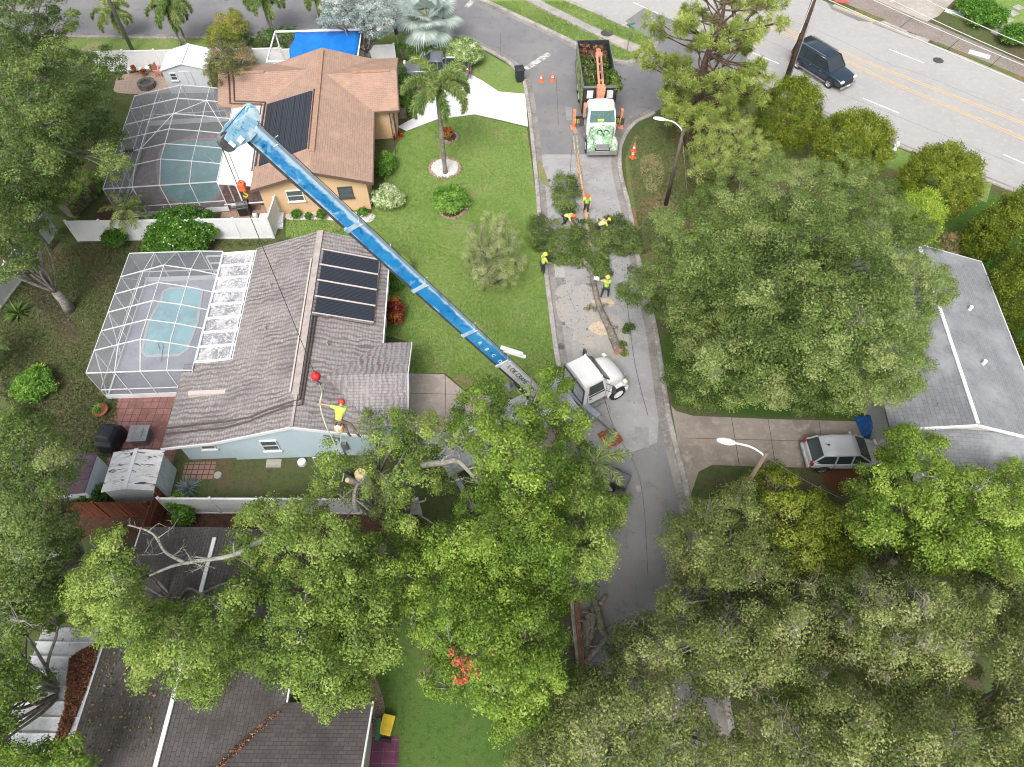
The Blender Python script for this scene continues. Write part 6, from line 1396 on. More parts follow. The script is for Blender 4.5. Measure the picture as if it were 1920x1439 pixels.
m = MB(); m.tube([(0, 0, 0), (0, 0, 14)], [.19, .14], 10); m.build('pole', MT['bark_red'], UP, sm=True)
m = MB(); m.tube([(.2, -.1, 0), (.2, -.1, 6.2)], .06, 8); m.tube([(.26, .06, 0), (.26, .06, 6.4)], .03, 6); m.build('conduit', MT['grey_metal'], UP, sm=True)
m = MB(); m.box((0, 0, 10.3), (2.6, .1, .12)); m.build('crossarm', MT['bark_red'], UP)
m = MB()
for k in range(90):
    a_ = RNG.uniform(0, 6.28); p = Vector((.7+RNG.uniform(-.5, .6), RNG.uniform(-.3, .3), 8.6+RNG.uniform(-.9, .9))); d = Vector(RNG.normal(size=3)).normalized()*.4; m.tube([p-d, p+Vector(RNG.normal(size=3)*.08), p+d], .02, 4)
m.build('coiled_cable', M('coil_silver', (.5, .53, .6), .4, metal=.3), UP, fix=False)
m = MB(); m.cyl((-.75, 0, 8.3), .2, .6); m.build('red_canister', MT['red'], UP)
dd_ = dlow
for k, (a, b) in enumerate((((1568, 0), (1925, 152)), ((1640, -5), (1925, 118)), ((1675, -5), (1925, 108)), ((1740, -5), (1925, 78)))):
    A_, B_ = G(a[0], a[1], 8.5), G(b[0], b[1], 8.5); d = (B_-A_)
    wire('pale overhead power line beyond the main road, %s of the four' % ['lowest and closest', 'second', 'third', 'topmost'][k], A_-d*.6, B_+d*.6, .25, .024, None, 'overhead_wire', 'power lines beyond the main road')
wire('pale guy cable slanting down from the utility pole', (ub.x+.1, ub.y, 12), G(1500, 62, 5.5), 0, .03)
SG = empty('street_sign', G(1176, 95), 0, 'green street name sign on a thin post at the verge corner', 'street sign')
hsg = height_of(G(1176, 95), 47); m = MB(); m.tube([(0, 0, 0), (0, 0, hsg)], .03, 6); m.build('post', MT['grey_metal'], SG)
m = MB(); m.box((0, 0, hsg+.06), (.75, .02, .17), R(20)); m.box((0, 0, hsg-.14), (.75, .02, .17), R(-50)); m.build('sign_blade', M('sign_green', (.1, .25, .16), .5), SG)
SG = empty('street_sign', G(939, 108), 0, 'slim bare sign post standing at the kerb of the bend', 'sign post'); m = MB(); m.tube([(0, 0, 0), (0, 0, 2.1)], .025, 6); m.build('post', MT['grey_metal'], SG); m = MB(); m.b2(-.02, -.12, 1.6, .0, .12, 2.1); m.build('sign_blade', MT['grey_metal'], SG)
def cone(label, p, rz=0):
    t = empty('traffic_cone', p, rz, label, 'traffic cone', 'orange traffic cones')
    m = MB(); m.lathe([(.17, .03), (.15, .06), (.09, .38), (.045, .68), (.03, .72), (0, .72)], n=16); m.build('cone', MT['cone'], t, sm=True)
    m = MB(); m.lathe([(.108, .3), (.086, .42)], n=16); m.lathe([(.077, .47), (.062, .56)], n=16); m.build('reflective_band', MT['white'], t)
    m = MB(); m.box((0, 0, .02), (.42, .42, .04)); m.build('base', MT['cone'], t, bev=.01)
    return t
cone('orange traffic cone nearest the rubbish bin', G(1015, 153)); cone('orange traffic cone nearest the debris truck', G(1036, 152))
cone('orange traffic cone standing in the grass right of the debris truck, upper of two', G(1188, 284)); cone('orange traffic cone standing in the grass right of the debris truck, lower of two', G(1186, 296), .5)
def bin_(label, p, rz, mat, w=.6, d=.65, h=1.0):
    t = empty('wheelie_bin', p, rz, label, 'bin')
    m = MB(); m.loft([[(x*w*k, y*d*k, z) for x, y in ((-.5, -.5), (.5, -.5), (.5, .5), (-.5, .5))] for k, z in ((.78, .05), (1, h*.92))]); m.build('body', mat, t, bev=.02)
    m = MB(); m.loft([[(x*w*k, y*d*k, z) for x, y in ((-.5, -.5), (.5, -.5), (.5, .5), (-.5, .5))] for k, z in ((1.08, h*.92), (1.06, h*.97), (.7, h*1.03))]); m.build('lid', mat, t, bev=.01)
    m = MB(); m.cyl((-w*.35, d*.45, .1), .1, .05, 'X'); m.cyl((w*.35, d*.45, .1), .1, .05, 'X'); m.build('wheel', MT['rubber'], t); return t
bin_('dark wheeled rubbish bin on the kerb by the driveway', G(974, 152), .2, M('bin_dark', (.02, .028, .035), .5, ((5, (.04, .045, .05), .5, .7),)), .68, .75, 1.15)
YB = empty('plastic_bin', G(728, 1362), R(-12), 'yellow plastic utility tub lying by the gravel strip', 'tub')
m = MB(); m.loft([[(x*k, y*1.5*k, z) for x, y in ((-.24, -.24), (.24, -.24), (.24, .24), (-.24, .24))] for k, z in ((.85, .02), (1, .4))]); m.build('body', MT['yellow'], YB, bev=.04)
m = MB(); m.b2(-.27, -.4, .39, .27, .4, .45); m.build('lid', MT['yellow'], YB, bev=.03)
m = MB(); m.b2(-.3, -.62, .0, .3, -.5, .2); m.build('handle', MT['black'], YB)
o = MB().b2(-.09, -.4, 0, .09, .4, .5).build('green_trough', M('green_plastic', (.03, .16, .08), .5), None); o.location = G(712, 1370); tag(o, 'narrow dark green trough between gravel and yellow tub', 'trough')
# grills, heater table, pots
BQ = empty('covered_grill', G(216, 830), R(-8), 'barbecue grill under a black fabric cover on the brick patio', 'grill')
m = MB(); m.loft([[(x*1.05*a, y*1.45*b_, z) for x, y in ((-.45, -.5), (.45, -.5), (.5, -.3), (.5, .3), (.4, .5), (-.4, .5), (-.5, .3), (-.5, -.3))] for a, b_, z in ((1, 1, .05), (.97, .98, .75), (.95, .72, .95), (.75, .55, 1.2), (.4, .4, 1.25))]); m.build('cover', M('black_cover', (.014, .016, .018), .6, ((3, (.03, .032, .035), .45, .65),)), BQ, bev=.05)
SPA = empty('fire_table', G(269, 824), R(3), 'square grey lidded fire table on the brick patio', 'fire table')
m = MB(); m.b2(-.42, -.42, 0, .42, .42, .62); m.build('base', M('grey_base', (.14, .14, .15), .7), SPA, bev=.02)
m = MB(); m.b2(-.52, -.5, .62, .52, .5, .68); m.b2(-.25, -.25, .68, .25, .25, .72); m.build('top', M('grey_top', (.27, .27, .29), .6, ((3, (.2, .2, .22), .45, .6),)), SPA, bev=.015)
G2 = empty('gas_grill', G(462, 402), R(10), 'dark gas grill with metal lid by the peach house', 'grill')
m = MB(); m.b2(-.4, -.28, .1, .4, .28, .8); m.build('cart', MT['black'], G2, bev=.03)
m = MB(); m.lathe([(.3, -.38), (.3, .38)], (0, .05, .85), 14, (1, 0, 0)); m.box((0, .05, .85), (.7, .4, .2)); m.build('lid', MT['dark_metal'], G2); m = MB(); m.b2(-.35, -.34, .72, .35, -.28, .82); m.b2(-.75, -.25, .8, -.42, .25, .84); m.build('control_panel', MT['chrome'], G2)
GS = empty('gas_bottle', G(480, 408), 0, 'pale round gas bottle beside the gas grill', 'gas bottle')
m = MB(); m.lathe([(0, .03), (.14, .03), (.17, .1), (.17, .32), (.1, .42), (0, .44)], n=16); m.build('tank', MT['white'], GS, sm=True); m = MB(); m.lathe([(.08, .42), (.09, .5), (.06, .5)], n=12); m.build('collar', MT['grey_metal'], GS)
def pot(label, p, r, h, mat, plant=True, name='plant_pot', leafm='shrubg'):
    t = empty(name, p, 0, label, 'plant pot')
    m = MB(); m.lathe([(0, 0), (r*.7, 0), (r, h), (r*1.08, h), (r*1.08, h*.88), (r*.9, h*.85), (0, h*.85)], n=18); m.build('pot', mat, t, sm=False)
    if plant:
        C = np.stack([RNG.normal(size=9)*r*.45, RNG.normal(size=9)*r*.45, h+RNG.uniform(0, r, 9)], 1); Q, T = clumps(C, r*.4, 30, .1, .55+RNG.normal(size=9)*.2); quads('plant', Q, T, LF[leafm], t)
    return t
terra = M('terracotta', (.4, .15, .07), .8, ((5, (.3, .1, .05), .4, .6),))
pot('terracotta pot with yellow-rimmed green plant at the brick patio corner', G(193, 775), .38, .35, terra)
pot('terracotta flower pot on white bench by the white fence', G(252, 133, .4), .2, .25, terra, name='flower_pot', leafm='croton'); pot('small flower pot on white bench nearest the pink bench', G(286, 131, .4), .18, .22, terra, name='flower_pot')
pot('round flower pot standing between the two benches', G(272, 142), .26, .3, M('pot_tan', (.3, .2, .12), .8), name='flower_pot', leafm='croton')
for (x, y, w_) in ((255, 138, 1.2), (288, 136, 1.1)):
    t = empty('garden_bench', G(x, y), 0, 'white slatted plant bench by the fence, %s' % ('left of the round pot' if x < 270 else 'right of the round pot'), 'bench', 'white plant benches')
    m = MB()
    for k in range(3): m.b2(-w_/2, -.2+k*.14, .38, w_/2, -.1+k*.14, .42)
    m.build('seat', MT['white'], t)
    for sx in (-1, 1): MB().b2(sx*w_*.42-.03, -.2, 0, sx*w_*.42+.03, .2, .38).build('leg', MT['white'], t)
PB = empty('garden_chair', G(302, 142), R(80), 'pink wooden garden chair beside the white shed', 'chair')
pk = M('pink_paint', (.65, .3, .24), .7)
m = MB(); m.b2(-.3, -.28, .35, .3, .28, .4); m.build('seat', pk, PB); m = MB()
for k in range(4): m.b2(-.28+k*.15, .26, .4, -.16+k*.15, .3, 1.0)
m.build('backrest', pk, PB)
for sx in (-1, 1):
    for sy in (-1, 1): MB().b2(sx*.27-.03, sy*.24-.03, 0, sx*.27+.03, sy*.24+.03, .35).build('leg', pk, PB)
    MB().b2(sx*.33-.05, -.3, .58, sx*.33+.05, .3, .62).build('armrest', pk, PB)
FPt = empty('fire_pit', G(277, 163), 0, 'round grey stone fire pit on pale gravel', 'fire pit')
st = blocks('stone_ring', (.16, .15, .14), (.2, .18, .17), (.06, .06, .06), .25, .12, .02)
m = MB(); m.lathe([(.66, 0), (.68, .42), (.42, .44), (.4, .1)], n=22); m.build('stone_ring', st, FPt); m = MB(); m.lathe([(.42, .3), (.3, .36), (0, .37)], n=18); m.build('lid', MT['dark_metal'], FPt)
AL = G(567, 869); o = MB().lathe([(.0, .22), (.14, .22), (.22, .2), (.24, .02), (0, .0)], n=22).build('utility_cover', MT['white']); o.location = AL; tag(o, 'round white utility lid on the grass south of the blue house', 'utility cover')
o = MB().lathe([(.0, .1), (.1, .1), (.2, .09), (.21, .02), (0, .0)], n=20).build('utility_cover', MT['concrete']); o.location = G(409, 892); tag(o, 'round concrete cover beside the small brick square', 'utility cover')
o = MB().lathe([(.0, .26), (.1, .26), (.16, .2), (.18, .02), (0, .0)], n=16).build('fuel_can', MT['red']); 
RC = empty('fuel_can', G(308, 925), 0, 'red plastic fuel cans stacked at the shed corner', 'fuel can'); bpy.data.objects.remove(o)
m = MB(); m.b2(-.14, -.24, 0, .14, .0, .38); m.build('can', MT['red'], RC, bev=.04); m = MB(); m.b2(-.12, .08, 0, .16, .34, .42); m.build('can', MT['red'], RC, bev=.04); m = MB(); m.tube([(.02, .2, .4), (.02, .3, .6)], .03, 6); m.build('spout', MT['yellow'], RC)
HY = empty('fire_hydrant', G(1677, 281), 0, 'white fire hydrant on the grass between two cedars', 'hydrant')
m = MB(); m.lathe([(.16, 0), (.16, .05), (.11, .07), (.11, .5), (.14, .54), (.12, .66), (.04, .74), (0, .75)], n=16); m.build('barrel', MT['white'], HY, sm=True)
m = MB(); m.cyl((0, 0, .42), .06, .4, 'X', 12); m.cyl((0, -.12, .42), .075, .14, 'Y', 12); m.build('outlet', MT['white'], HY)
MK = empty('marker_post', G(1798, 24), R(10), 'orange and white marker post in the grass beyond the main road', 'marker post'); m = MB(); m.tube([(0, 0, 0), (0, 0, 1.0)], .06, 8); m.build('post', MT['white'], MK); m = MB(); m.tube([(0, 0, 1.0), (0, 0, 1.6)], .08, 8); m.build('cap', MT['cone'], MK)
UM = empty('folded_umbrella', G(746, 84), 0, 'folded dark blue patio umbrella by the hedge', 'umbrella'); m = MB(); m.tube([(0, 0, 0), (0, 0, 2.4)], .025, 6); m.build('pole', MT['white'], UM); m = MB(); m.lathe([(0, 2.35), (.1, 2.2), (.16, 1.2), (.12, .9), (.03, .85)], n=10); m.build('canopy', M('navy_cloth', (.03, .06, .14), .8), UM)
# trailer end and blue tarp under the trees
TR = empty('utility_trailer', G(1150, 905), R(-27), 'small grey utility trailer half under the oak at the street edge', 'trailer')
m = MB(); m.b2(-.9, -.42, .35, .75, .42, .42); m.b2(-.9, -.42, .42, .75, -.37, .75); m.b2(-.9, .37, .42, .75, .42, .75); m.b2(.7, -.37, .42, .75, .37, .75); m.build('box', MT['dark_metal'], TR); m = MB(); m.b2(-.86, -.36, .7, .7, .36, .78); m.build('cover', M('slate_cover', (.12, .13, .15), .7), TR, bev=.02)
wheels(TR, [(0, .5), (0, -.5)], .28, .16, MT['white_metal'])
BT = empty('covered_trailer', G(1640, 800), .1, 'blue tarpaulin over a low object beside the grey-roofed house', 'tarpaulin')
m = MB(); V = []; nx = 10
for j in range(nx+1):
    for i in range(nx+1): u, v = i/nx*2-1, j/nx*2-1; V.append((u*.95, v*.7, max(.03, .75*(1-max(abs(u), abs(v))**3)+.05*math.sin(u*7+v*5))))
m.add(V, [(j*(nx+1)+i, j*(nx+1)+i+1, (j+1)*(nx+1)+i+1, (j+1)*(nx+1)+i) for j in range(nx) for i in range(nx)]); m.build('tarpaulin', M('tarp_blue2', (.01, .08, .28), .5, ((4, (.02, .14, .4), .45, .6),)), BT, sm=True)
# lawn ornament parts: white frame
# parked white vehicle glimpsed under the oak on the driveway
WV = car('white car mostly hidden under the oak on the pale house driveway', 'car', 'parked_car', (-2.4, 18.3, 0), R(205), paintm('white_car', (.75, .76, .78), .3), 4.5, 1.8,
    [(-2.2, .75, .4, .8, .86), (-2.1, .86, .32, .95, .99), (-.9, .9, .28, .95, 1.0), (.6, .9, .28, .93, 1.0), (1.1, .88, .3, .9, .98), (1.9, .82, .34, .78, .84), (2.2, .7, .42, .64, .68)],
    [(-1.7, .78, .98, .62, 1.02), (-1.0, .83, .96, .64, 1.4), (-.3, .84, .96, .65, 1.44), (.4, .82, .96, .62, 1.4), (1.15, .78, .96, .68, 1.0)], (-1.35, 1.35), .33, MT['chrome'], 1.44)

# ------------------------------------------------------------------ logs
def log(label, pts, radii, mat, z=0, name='log', group=None, endm=None, cat='log', stubs=3):
    P = [Vector(p) for p in pts]; o = P[0].copy(); o.z = 0; t = empty(name, o, 0, label, cat, group)
    m = MB(); sm_ = smooth(P, 5); rr = [np.interp(i/(len(sm_)-1), np.linspace(0, 1, len(radii)), radii)*(1+.08*math.sin(i*2.1)) for i in range(len(sm_))]
    m.tube([p-o for p in sm_], rr, 10)
    for k in range(stubs):
        i = int(len(sm_)*(.2+.6*k/max(1, stubs))); a = RNG.uniform(0, 6.28); q = sm_[i]-o; m.tube([q, q+Vector((math.cos(a)*.5, math.sin(a)*.5, .25))], [rr[i]*.5, rr[i]*.3], 6)
    m.build('bark', mat, t, sm=True)
    for e, i0, i1 in ((0, 0, 1), (1, -1, -2)):
        d = (sm_[i0]-sm_[i1]).normalized(); m = MB(); m.lathe([(rr[i0]*.96, -.02), (rr[i0]*.95, .012), (0, .014)], sm_[i0]-o, 12, d); m.build('cut_end', endm or MT['cutwood'], t)
    return t
log('long pale peeled log lying along the yellow line north of the branches', [G(1082, 285, .18), G(1090, 340, .2), G(1097, 380, .2), G(1101, 425, .2), G(1106, 462, .2)], [.06, .1, .13, .16, .18], M('peeled_log', (.55, .36, .22), .85, ((2.5, (.36, .25, .17), .45, .6, .5), (8, (.66, .5, .34), .55, .7)), scale=(1, 1, 1)))
log('long mossy log lying down the middle of the street', [G(1108, 500, .22), G(1114, 535, .22), G(1124, 575, .22), G(1142, 615, .24), G(1152, 640, .24), G(1160, 660, .26)], [.14, .17, .19, .22, .25, .24], MT['bark'], endm=MT['cutred'])
log('forked pale log end next to the branch pile', [G(1092, 488, .3), G(1102, 498, .3), G(1112, 508, .25)], [.13, .15, .16], MT['bark_grey'], stubs=1)
GR = 'cut logs piled along the low kerb wall'
for i, (a, b, r, l) in enumerate((((1095, 1165), (1092, 1240), .14, 'straight dark log nearest the kerb wall'), ((1103, 1150), (1101, 1235), .15, 'second dark log from the kerb wall'), ((1112, 1140), (1108, 1200), .13, 'third dark log from the kerb wall, shorter'), ((1120, 1160), (1135, 1195), .13, 'short slanting log in the middle of the street pile'))):
    log(l, [G(*a, .2+.05*i), G((a[0]+b[0])/2+2, (a[1]+b[1])/2, .22+.05*i), G(*b, .2+.05*i)], [r, r*1.1, r], MT['bark'], group=GR, stubs=1)
log('thick curved mossy branch on top of the log pile', [G(1112, 1120, .5), G(1122, 1150, .55), G(1128, 1180, .55), G(1140, 1195, .4)], [.13, .16, .17, .14], M('mossy_bark', (.17, .18, .12), .95, ((3, (.1, .1, .07), .4, .6), (8, (.28, .29, .2), .5, .7)), bmp=(18, .8)), group=GR)
log('forked log reaching from street down to the kerb wall', [G(1143, 1175, .3), G(1128, 1205, .4), G(1110, 1225, .35), G(1097, 1242, .3)], [.1, .13, .14, .14], MT['bark'], group=GR, endm=MT['cutred'])
log('small log stub with pale cut end at top of the log pile', [G(1136, 1118, .3), G(1126, 1132, .4)], [.1, .12], MT['bark'], group=GR, stubs=0)
kw = MB(); a, b = G(1079, 1130), G(1091, 1255); kw.bar((a.x, a.y, .2), (b.x, b.y, .2), .22, .5); tag(kw.build('kerb_wall', M('redbrown_kerb', (.25, .13, .09), .9, ((3, (.17, .09, .06), .4, .6),))), 'low reddish-brown kerb wall beside the piled logs', 'low wall')
mb = MB(); a, b = G(1128, 1085, 1.5), G(1112, 1150, .3)
# sawn trunk top next to the climber
t = empty('sawn_trunk', G(677, 905, 0)*1, 0, 'freshly sawn tree stem with pale round cut below the climber', 'tree trunk')
cb = G(675, 888, 7.2); bs_ = Vector((cb.x+.4, cb.y+.2, 0)); t.location = bs_
m = MB(); m.tube([(0, 0, 0), (-.1, 0, 3), (cb.x-bs_.x, cb.y-bs_.y, 7.2)], [.4, .34, .24], 12); m.tube([(-.25, -.1, 5.6), (cb.x-bs_.x-.55, cb.y-bs_.y-.15, 6.9)], [.14, .12], 8); m.build('bark', MT['bark_grey'], t, sm=True)
m = MB(); m.lathe([(.235, -.02), (.23, .015), (0, .02)], (cb.x-bs_.x, cb.y-bs_.y, 7.2), 16, (-.1, 0, 1)); m.build('cut_end', MT['cutwood'], t); m = MB(); m.lathe([(.115, -.02), (.11, .015), (0, .02)], (cb.x-bs_.x-.55, cb.y-bs_.y-.15, 6.9), 12, (-.3, 0, 1)); m.build('cut_end', MT['cutwood'], t)

# ------------------------------------------------------------------ branches lying in the street
def brush(label, pxs, n, hmax, mat='dark_oak', tint=.5, cr=.32, nper=70, leaf=.11, pale=0, cat='branches', aspect=.5):
    poly = np.array(pxs, float); x0, y0 = poly.min(0); x1, y1 = poly.max(0)
    q = np.stack([RNG.uniform(x0, x1, n*4), RNG.uniform(y0, y1, n*4)], 1); e = poly_dist(q, poly); q = q[e > 2][:n]; e = e[e > 2][:n]
    z = .12+hmax*RNG.uniform(.2, 1, len(q))*np.clip(e/25, .25, 1); C = Garr(q, z); c = C.mean(0); c[2] = 0
    t = empty('cut_branches', tuple(c), 0, label, cat)
    Q, T = clumps(C-c, cr*RNG.uniform(.7, 1.25, len(C)), nper, leaf, tint+RNG.normal(size=len(C))*.2+.15*np.sin(C[:, 0]*2.5), aspect=aspect); Q[:, :, 2] = np.maximum(Q[:, :, 2], .02)
    quads('foliage', Q, T, LF[mat], t)
    mb = MB()
    for k in range(int(n*.35)):
        a = Vector(C[RNG.integers(len(C))]-c); b = Vector(C[RNG.integers(len(C))]-c); d = (b-a); 
        if d.length > 2.2: d = d.normalized()*2.2
        mb.tube([a-Vector((0, 0, .05)), a+d*.5+Vector((0, 0, .08)), a+d], [.03, .022, .01], 5)
    mb.build('twigs', MT['bark_grey'], t, fix=False); return t
brush('leafy cut branch heap in the street, bushy clump above the crew', [(1035, 330), (1062, 318), (1082, 330), (1088, 390), (1070, 410), (1035, 395)], 75, 1.0, 'dark_oak', .48)
brush('wide heap of dark leafy branches left of the log, between kerb and yellow line', [(995, 410), (1030, 400), (1060, 425), (1095, 420), (1105, 470), (1090, 500), (1030, 495), (985, 450)], 190, 1.0, tint=.5)
brush('heap of dark leafy branches right of the log under the oak edge', [(1108, 440), (1130, 405), (1165, 405), (1200, 440), (1205, 475), (1160, 480), (1130, 470), (1110, 460)], 150, 1.0, tint=.5)
brush('loose tangle of cut branches crossing the yellow line between the two heaps', [(1050, 440), (1085, 405), (1130, 415), (1150, 450), (1135, 490), (1090, 500), (1060, 480)], 60, .7, tint=.5)
brush('leafy branch strip along the log below the heaps', [(1098, 475), (1135, 465), (1140, 500), (1150, 515), (1120, 525), (1105, 505)], 70, .7, tint=.45)
brush('small leafy twig lying right of the long mossy log', [(1162, 610), (1185, 605), (1192, 620), (1170, 630)], 14, .3, 'oak', .4, .2, 28, .12)
brush('leafy tuft at the lower end of the long mossy log', [(1160, 640), (1172, 640), (1174, 664), (1166, 668)], 12, .35, 'oak', .5, .2, 40, .12)
brush('thin twig left of the long mossy log', [(1090, 575), (1122, 570), (1124, 584), (1095, 584)], 7, .25, 'mixed', .4, .18, 18, .11)
lv = np.stack([RNG.uniform(1010, 1230, 2600), RNG.uniform(300, 780, 2600)], 1); lv = lv[inside(np.array([(1012, 300), (1162, 300), (1195, 500), (1235, 700), (1235, 780), (1062, 720), (1030, 540)], float), lv)]
dn = np.exp(-((lv[:, 1]-470)/120)**2); lv = lv[RNG.uniform(size=len(lv)) < dn*.8+.06]
P = Garr(lv, np.full(len(lv), .03)); tag(quads('fallen_leaves', leaf_quads(P, unit(RNG.normal(size=P.shape)*.3+np.array([0, 0, 1])), .1, .5), RNG.uniform(.1, .8, len(P)), LF['dark_oak'], None), 'scattered leaves and chips on the street round the branch heaps', 'leaf litter', None, 'stuff')

# ------------------------------------------------------------------ broadleaf trees
crown_tree('huge spreading live oak with dense dark green crown between street and grey-roofed house', [(1158, 560), (1150, 530), (1180, 505), (1215, 480), (1200, 440), (1225, 400), (1290, 370), (1330, 330), (1390, 296), (1450, 285), (1520, 298), (1560, 290), (1620, 300), (1660, 325), (1700, 370), (1745, 400), (1765, 440), (1755, 480), (1785, 510), (1790, 550), (1762, 600), (1740, 640), (1748, 700), (1705, 745), (1640, 775), (1560, 768), (1500, 778), (1420, 772), (1340, 762), (1275, 752), (1245, 695), (1262, 650), (1230, 600), (1195, 588)],
    11.5, 4.0, LF['dark_oak'], MT['bark_grey'], leaf=.155, cr=.46, nper=62, limb_r=1.55, dome=4.5, lump=1.7, gap=.45, tint=.62, tvar=.17, bare=14, trunk_r=.5, layers=4, base=(13, 25))
crown_tree('bright green oak over the crane truck, tallest in the middle foreground', [(840, 800), (862, 728), (900, 700), (930, 712), (946, 745), (972, 748), (985, 700), (1015, 672), (1050, 690), (1085, 735), (1105, 800), (1085, 822), (1112, 850), (1090, 880), (1070, 930), (1065, 990), (1070, 1060), (1030, 1110), (960, 1120), (890, 1110), (820, 1080), (775, 1045), (800, 1000), (850, 990), (862, 940), (868, 920), (900, 900), (880, 860), (835, 850)],
    11.5, 5.5, LF['bright'], MT['bark_grey'], leaf=.17, cr=.42, nper=52, limb_r=1.2, dome=3, lump=1.4, gap=.6, tint=.5, tvar=.17, bare=5, trunk_r=.35, layers=3, base=(.2, 13.6))
crown_tree('grey-green oak half cut down beside the climber', [(668, 790), (690, 762), (735, 768), (790, 775), (845, 790), (838, 850), (862, 880), (850, 930), (870, 985), (820, 1010), (770, 1040), (722, 1010), (700, 960), (640, 935), (590, 950), (560, 930), (600, 900), (590, 860), (625, 820), (650, 850), (672, 860), (690, 840)],
    9.0, 4.2, LF['oak'], MT['bark_grey'], leaf=.16, cr=.4, nper=44, limb_r=1.2, dome=2.6, lump=1.4, gap=1.0, cover=.8, tint=.6, tvar=.15, bare=8, trunk_r=.35, holes=((735, 870, 18), (795, 950, 38), (660, 900, 26), (640, 835, 12), (860, 860, 20)), base=(-5, 12.6))
crown_tree('olive green oak leaning over the trailer at the street edge', [(1058, 880), (1095, 870), (1120, 890), (1118, 915), (1150, 920), (1178, 945), (1165, 990), (1160, 1040), (1130, 1085), (1085, 1125), (1040, 1120), (1030, 1060), (1050, 980)],
    8.5, 4.0, LF['oak'], MT['bark'], leaf=.16, cr=.42, nper=52, limb_r=1.1, dome=2.6, lump=1.2, gap=.5, tint=.62, tvar=.15, base=(3.4, 12))
crown_tree('rounded bright green oak at the bottom centre with one dead red sprig', [(700, 1080), (750, 1030), (800, 1040), (850, 1040), (920, 1050), (980, 1085), (1040, 1110), (1062, 1160), (1075, 1230), (1050, 1290), (1020, 1330), (1000, 1380), (950, 1388), (900, 1340), (850, 1310), (785, 1295), (805, 1235), (770, 1200), (745, 1130)],
    10.5, 4.5, LF['bright'], MT['bark_grey'], leaf=.16, cr=.42, nper=55, limb_r=1.15, dome=3, lump=1.4, gap=.55, tint=.5, tvar=.16, bare=5, trunk_r=.35)
c = Vector(G(872, 1252, 10.6)); RS = empty('dead_sprig', c, 0, 'small dead red-leaved sprig in the bottom centre oak crown', 'branch')
Q, T = clumps(RNG.normal(size=(16, 3))*np.array([.3, .3, .12]), .14, 22, .09, RNG.uniform(.3, .9, 16)); quads('leaves', Q, T, LF['redleaf'], RS); m = MB()
for k in range(6): a_ = k; m.tube([(0, -.1, -.9), (0, 0, -.3), (math.cos(a_)*.35, math.sin(a_)*.35, .05)], [.03, .02, .008], 4)
m.build('twigs', MT['bark_grey'], RS)
crown_tree('bright oak spreading over the dark roof, left of the two', [(122, 1115), (150, 1030), (190, 985), (240, 975), (232, 1020), (275, 1065), (275, 1110), (340, 1130), (400, 1120), (440, 1080), (470, 1110), (455, 1200), (420, 1290), (365, 1325), (310, 1270), (262, 1290), (238, 1235), (200, 1215), (140, 1170)],
    9.5, 5.0, LF['oak'], MT['bark_grey'], leaf=.16, cr=.4, nper=52, limb_r=1.05, dome=2.4, lump=1.2, gap=.6, tint=.68, tvar=.14, trunk_r=.3, bare=4, base=(-14.5, 9))
crown_tree('bright oak spreading over the dark roof, right of the two with long pale limbs', [(425, 990), (450, 945), (520, 940), (600, 948), (650, 965), (700, 1000), (735, 1050), (752, 1110), (735, 1170), (745, 1230), (700, 1265), (690, 1320), (640, 1325), (600, 1350), (550, 1305), (500, 1290), (465, 1250), (440, 1190), (485, 1140), (470, 1080), (420, 1040)],
    10, 5.0, LF['oak'], MT['bark_grey'], leaf=.16, cr=.4, nper=52, limb_r=1.1, dome=2.7, lump=1.3, gap=.8, tint=.63, tvar=.16, trunk_r=.32, bare=6, base=(-7.2, 9.2), holes=((575, 1050, 16), (560, 1200, 14), (500, 1150, 14), (640, 1180, 12)))
crown_tree('dull green tree on the left edge beside the purple-roofed shed', [(-60, 770), (0, 752), (60, 760), (120, 800), (140, 850), (190, 880), (150, 900), (125, 920), (155, 985), (140, 1030), (120, 1100), (60, 1170), (-60, 1180)],
    8.5, 3.8, LF['dark_oak'], MT['bark_grey'], leaf=.16, cr=.44, nper=52, limb_r=1.2, dome=3, lump=1.3, gap=.5, tint=.52, tvar=.17, bare=8, trunk_r=.3)
crown_tree('dark green tree at the left edge below the shed tree', [(-60, 1140), (60, 1120), (125, 1110), (110, 1175), (60, 1185), (65, 1230), (95, 1260), (90, 1300), (50, 1320), (30, 1370), (-10, 1450), (-80, 1450)],
    8, 3.5, LF['oak'], MT['bark_grey'], leaf=.16, cr=.42, nper=50, limb_r=1.1, dome=3, lump=1.1, gap=.5, tint=.4, tvar=.16)
crown_tree('yellow-green treetop in the bottom left corner', [(-30, 1430), (15, 1400), (50, 1392), (90, 1395), (120, 1375), (150, 1395), (170, 1420), (160, 1480), (0, 1500)],
    8.5, 4.5, LF['bright'], MT['bark_grey'], leaf=.16, cr=.4, nper=55, limb_r=1.0, dome=2, lump=.9, tint=.62, tvar=.12, gap=.3)
crown_tree('tall dark tree filling the upper left corner in front of the west road', [(-60, -60), (60, -40), (120, -10), (145, 25), (150, 50), (130, 80), (165, 100), (200, 85), (235, 110), (225, 150), (190, 175), (215, 200), (225, 245), (250, 285), (248, 325), (215, 345), (190, 330), (180, 300), (170, 270), (150, 300), (140, 345), (120, 365), (60, 370), (-60, 380)],
    10.5, 3.5, LF['dark_oak'], MT['bark_grey'], leaf=.19, cr=.52, nper=50, limb_r=1.9, dome=4.5, lump=1.8, gap=.8, tint=.38, tvar=.17, bare=12, trunk_r=.4, base=(-35, 42))
